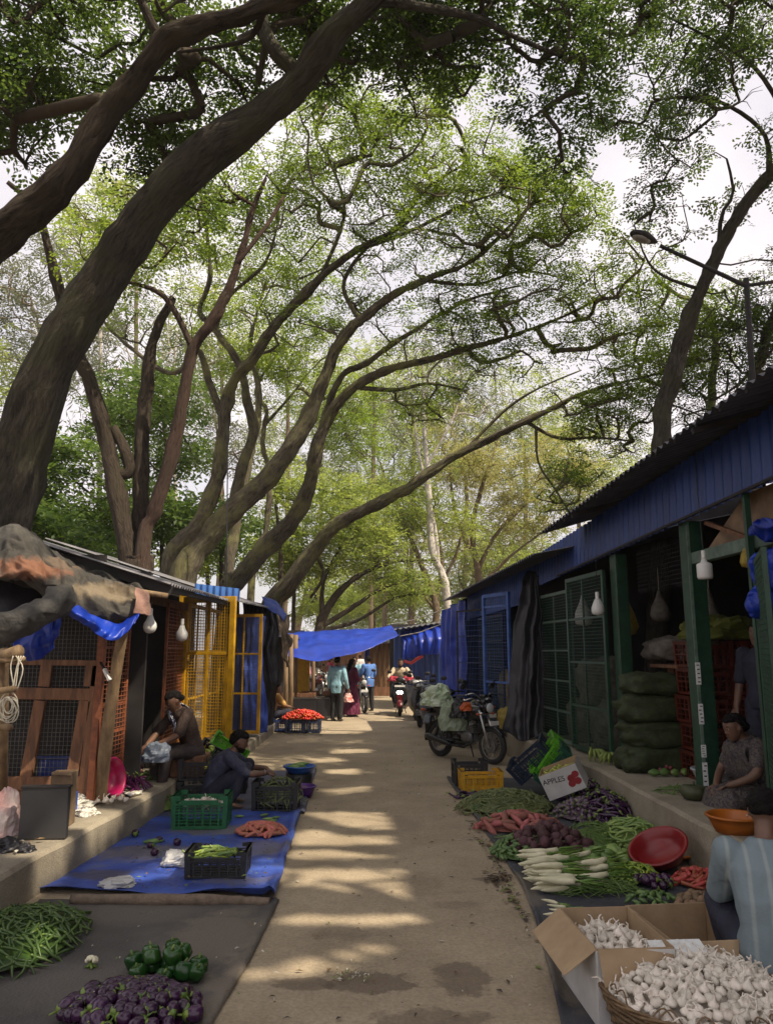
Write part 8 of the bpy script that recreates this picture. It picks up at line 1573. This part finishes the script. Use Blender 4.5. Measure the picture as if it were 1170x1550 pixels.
for k, (px, y, rz, mt, bt, lb) in enumerate(((462, 27, 2.2, cloth_mat('pink_shirt', (.55, .22, .26), (.42, .15, .2)), M_blacktr, 'person in pink standing behind the dark tables'), (474, 30, 2.6, cloth_mat('white_shirt', (.6, .58, .56), (.48, .46, .45)), M_navy, 'person in white among the motorcycles beyond the tables'), (588, 38, 3.0, cloth_mat('grey_shirt', (.3, .3, .32), (.2, .2, .22)), M_blacktr, 'distant person in grey by the brown pole stall'), (545, 44, .4, cloth_mat('white_shirt', (.6, .58, .56)), M_navy, 'distant person in white far down the lane'), (500, 33, 2.0, cloth_mat('red_cloth', (.42, .03, .06), (.3, .02, .04)), M_blacktr, 'person in red beyond the dark tables'))):
    c = P(px, 1030, y); person(lb, (c.x, y, .006), rz, stand(s=.95), mt, bt, .9, M_skin, 'short', False, .5, .018, M_shoe)
# the scooter rider
rx_, ry_ = rider.x, rider.y + .6
f = Fig(pelvis=(0, -.22, .86), spine=(0, -.20, 1.08), neck=(0, -.13, 1.34), head=(0, -.09, 1.48), shL=(-.185, -.14, 1.29), shR=(.185, -.14, 1.29), elL=(-.31, .06, 1.12), elR=(.31, .06, 1.12), wrL=(-.35, .30, 1.04), wrR=(.35, .30, 1.04), hipL=(-.10, -.20, .84), hipR=(.10, -.20, .84), knL=(-.20, .22, .78), knR=(.20, .22, .78), anL=(-.17, .18, .40), anR=(.17, .18, .40), toeL=(-.17, .36, .34), toeR=(.17, .36, .34), face=(.05, 1, -.05), hup=(0, .05, 1), hdL=(0, .8, -.3), hdR=(0, .8, -.3))
person('bearded rider in a cream shirt on the scooter with lit headlamps', (rx_, ry_, .006), PI - .06 + .0, f, M_cream, M_blacktr, 1.7, M_skin2, 'short', True, 1.2, .012, M_shoe, low=.03)
for s in (-1, 1): crumple('hand_cover', ['red cloth bundle on the scooter handlebar, headlamp side toward the stall', 'red cloth bundle on the scooter handlebar, toward the shoppers'][s < 0], (rx_ + s * .2, ry_ - .43, .98), (.15, .09, .12), MATS['cloth_red_cloth'], 3 + s, 'cloth', .8)
crumple('carrier_bag', 'bright blue bag hanging at the side of the ridden scooter', (rx_ + .42, ry_ - .05, .55), (.18, .16, .28), M_bluet, 21, 'bag', 1)
# seated sellers
c = P(410, 1085, 18.4)
f = Fig(pelvis=(0, 0, .24), spine=(0, .03, .46), neck=(0, .12, .70), head=(0, .17, .83), shL=(-.18, .10, .66), shR=(.18, .10, .66), elL=(-.24, .22, .44), elR=(.24, .24, .46), wrL=(-.14, .44, .38), wrR=(.14, .46, .40), hipL=(-.10, .02, .22), hipR=(.10, .02, .22), knL=(-.26, .36, .30), knR=(.26, .36, .30), anL=(-.06, .34, .075), anR=(.1, .40, .075), face=(.0, 1, -.2), hup=(0, .2, 1))
person('seller in an ochre shirt sitting beside the heap of tomatoes, back to the yellow door', (c.x - .02, 18.4, .14), -1.0, f, M_yshirt, M_navy, .95, M_skin, 'short', False, .5, .012, shoes=None, low=.04)
c = G(634, 1070)
def turban(root, fig):
    mb = MB(); c_ = fig.J['head'] + V((0, -.01, .075)); mb.lathe([(.04, -.05), (.10, -.04), (.125, 0), (.115, .05), (.06, .085), (.01, .09)], 20, Matrix.Translation(c_), 0, 7, .05); mb.build('turban', pm('orange_turban', (.62, .17, .03), (.7, .45, .3), .8, 14, contrast=(.4, .6)), root, smooth=True)
person('figure in an orange turban squatting beside the parked scooters', (c.x - .1, c.y + .2, .006), 1.9, Fig(pelvis=(0, -.10, .34), spine=(0, -.06, .54), neck=(0, .08, .80), head=(.0, .12, .93), shL=(-.18, .06, .75), shR=(.18, .06, .75), elL=(-.25, .24, .56), elR=(.24, .26, .56), wrL=(-.14, .46, .46), wrR=(.14, .46, .46), hipL=(-.10, -.10, .32), hipR=(.10, -.10, .32), knL=(-.20, .30, .50), knR=(.20, .30, .50), anL=(-.17, .06, .075), anR=(.17, .06, .075), face=(0, 1, -.1)), cloth_mat('beige_shirt', (.42, .36, .28), (.32, .27, .2)), M_cream, .95, M_skin, 'short', False, .5, .012, extra=turban)
# the woman in the patterned saree on the plinth edge
c = G(1105, 1222, .42)
f = Fig(pelvis=(0, 0, .14), spine=(0, .07, .38), neck=(0, .22, .60), head=(.0, .30, .71), shL=(-.165, .18, .56), shR=(.165, .18, .56), elL=(-.24, .28, .32), elR=(.25, .30, .30), wrL=(-.10, .46, .20), wrR=(.08, .48, .18), hipL=(-.10, .02, .12), hipR=(.10, .02, .12), knL=(-.13, .46, .10), knR=(.14, .44, .10), anL=(-.12, .50, -.34), anR=(.12, .48, -.34), toeL=(-.12, .68, -.40), toeR=(.12, .66, -.40), face=(.0, .95, -.3), hup=(0, .3, 1), hdL=(.7, .5, -.4), hdR=(-.6, .5, -.4))
def saree(root, fig):
    cloth([[(.21, .10, .58), (.12, .10, .64), (.03, .12, .66), (-.12, .15, .62)], [(.24, .26, .52), (.13, .30, .56), (.0, .32, .55), (-.14, .30, .5)], [(.20, .30, .36), (.10, .33, .36), (-.04, .32, .36), (-.17, .27, .33)], [(.18, .26, .22), (.08, .26, .22), (-.04, .25, .22), (-.16, .2, .2)]], 26, 26, .018, 6, 3, fold=.012, nfold=5).build('saree_drape', M_saree, root, smooth=True, solid=.008)
    cloth([[(.21, .10, .59), (.12, .10, .65), (.02, .12, .66)], [(.23, -.02, .48), (.12, -.02, .52), (.0, 0, .54)], [(.22, -.12, .22), (.10, -.14, .24), (-.06, -.13, .26)], [(.20, -.12, .06), (.08, -.15, .06), (-.08, -.14, .06)]], 22, 20, .018, 6, 5, fold=.012, nfold=4).build('saree_drape', M_saree, root, smooth=True, solid=.008)
sk = [((0, .0, .24), V((.16, 0, 0)), V((0, .12, 0))), ((0, .06, .12), V((.21, 0, 0)), V((0, .19, .02))), ((0, .28, .09), V((.23, 0, 0)), V((0, .05, .13))), ((0, .46, .06), V((.24, 0, 0)), V((0, .08, .11))), ((0, .54, -.08), V((.23, 0, 0)), V((0, .10, .04))), ((0, .54, -.36), V((.22, 0, 0)), V((0, .12, 0)))]
pw2 = person('woman in a dim patterned saree sitting on the plinth edge, forearms on her knees', (c.x + .42, c.y + .12, .42), 1.75, f, M_saree, None, .7, M_skin2, 'bun', False, .6, .009, skirt=(M_saree, sk, 'saree_skirt'), clothname='blouse', low=0, extra=saree)
# the man in the striped shirt beside the baskets
def stripe_mat():
    m = bpy.data.materials.new('striped_shirt'); m.use_nodes = True; nt = m.node_tree; b = nt.nodes['Principled BSDF']; L = nt.links.new; tc = nd(nt, 'ShaderNodeTexCoord'); mp = nd(nt, 'ShaderNodeMapping'); L(tc.outputs['Object'], mp.inputs['Vector'])
    nz = nd(nt, 'ShaderNodeTexNoise', Scale=3, Detail=2); L(tc.outputs['Object'], nz.inputs['Vector']); wv = nd(nt, 'ShaderNodeTexWave', Scale=3.6, Distortion=.6); wv.bands_direction = 'X'; L(mp.outputs[0], wv.inputs['Vector'])
    r = nd(nt, 'ShaderNodeValToRGB'); e = r.color_ramp.elements; e[0].position = .80; e[1].position = .98; e[0].color = (.17, .22, .245, 1); e[1].color = (.255, .295, .295, 1); L(wv.outputs['Fac'], r.inputs['Fac']); L(r.outputs[0], b.inputs['Base Color']); b.inputs['Roughness'].default_value = .85
    wn = nd(nt, 'ShaderNodeTexNoise', Scale=60, Detail=4); L(tc.outputs['Object'], wn.inputs['Vector']); bp = nd(nt, 'ShaderNodeBump', Strength=.3, Distance=.01); L(wn.outputs['Fac'], bp.inputs['Height']); L(bp.outputs[0], b.inputs['Normal']); return m
c = P(1212, 1490, 4.15)
f = Fig(pelvis=(0, 0, .26), spine=(0, -.04, .50), neck=(.0, .09, .80), head=(.02, .16, .95), shL=(-.20, .05, .74), shR=(.20, .05, .74), elL=(-.22, .26, .50), elR=(.27, .22, .50), wrL=(-.06, .46, .42), wrR=(.12, .46, .42), hipL=(-.11, .02, .24), hipR=(.11, .02, .24), knL=(-.22, .40, .40), knR=(.24, .40, .40), anL=(-.16, .34, .075), anR=(.16, .34, .075), face=(.35, .9, -.35), hup=(.1, .35, 1))
def stud(root, fig):
    mb = MB(); mb.ball(fig.J['head'] - fig.hx * .088 - fig.hu * .036 - fig.fd * .004, .006, 8, 6); mb.build('ear_stud', M_chrome, root, smooth=True)
person('man in a pale blue striped shirt sitting by the garlic baskets, seen from behind', (c.x - .02, c.y + .16, .02), -.25, f, stripe_mat(), M_navy, 1.0, M_skin2, 'short', False, .6, .010, w=1.12, low=.10, tw=.024, extra=stud)
mb = MB(); mb.box((0, 0, 0), (.34, .30, .15)); tag(mb.build('low_stool', M_wood, loc=(c.x - .02, c.y + .14, .10), bevel=.012), 'low wooden block under the man in the striped shirt', 'stool')
# the figure standing in the dark shop
c = P(1150, 1150, 7.5); person('dim figure in navy shorts standing deep in the dark shop', (F(7.75, .62).x, 7.75, PR), 2.3, stand(s=1.02), M_navy, M_navy, .9, M_skin2, 'short', False, .5, .013, M_shoe, bottom_to=1.12)

bpy.data.scenes.remove(WORK)

mb = MB(); mb.box((0, 60, 14.5), (240, 300, 32)); hz_ = mb.build('haze', []); 
m = bpy.data.materials.new('haze_air'); m.use_nodes = True; nt = m.node_tree; nt.nodes.clear(); out = nd(nt, 'ShaderNodeOutputMaterial'); pv = nd(nt, 'ShaderNodeVolumePrincipled'); pv.inputs['Density'].default_value = .0008; pv.inputs['Color'].default_value = (.93, .92, .88, 1); pv.inputs['Anisotropy'].default_value = .2
nt.links.new(pv.outputs[0], out.inputs['Volume']); hz_.data.materials.append(m); stuff(hz_); hz_['label'] = 'thin warm haze filling the lane'
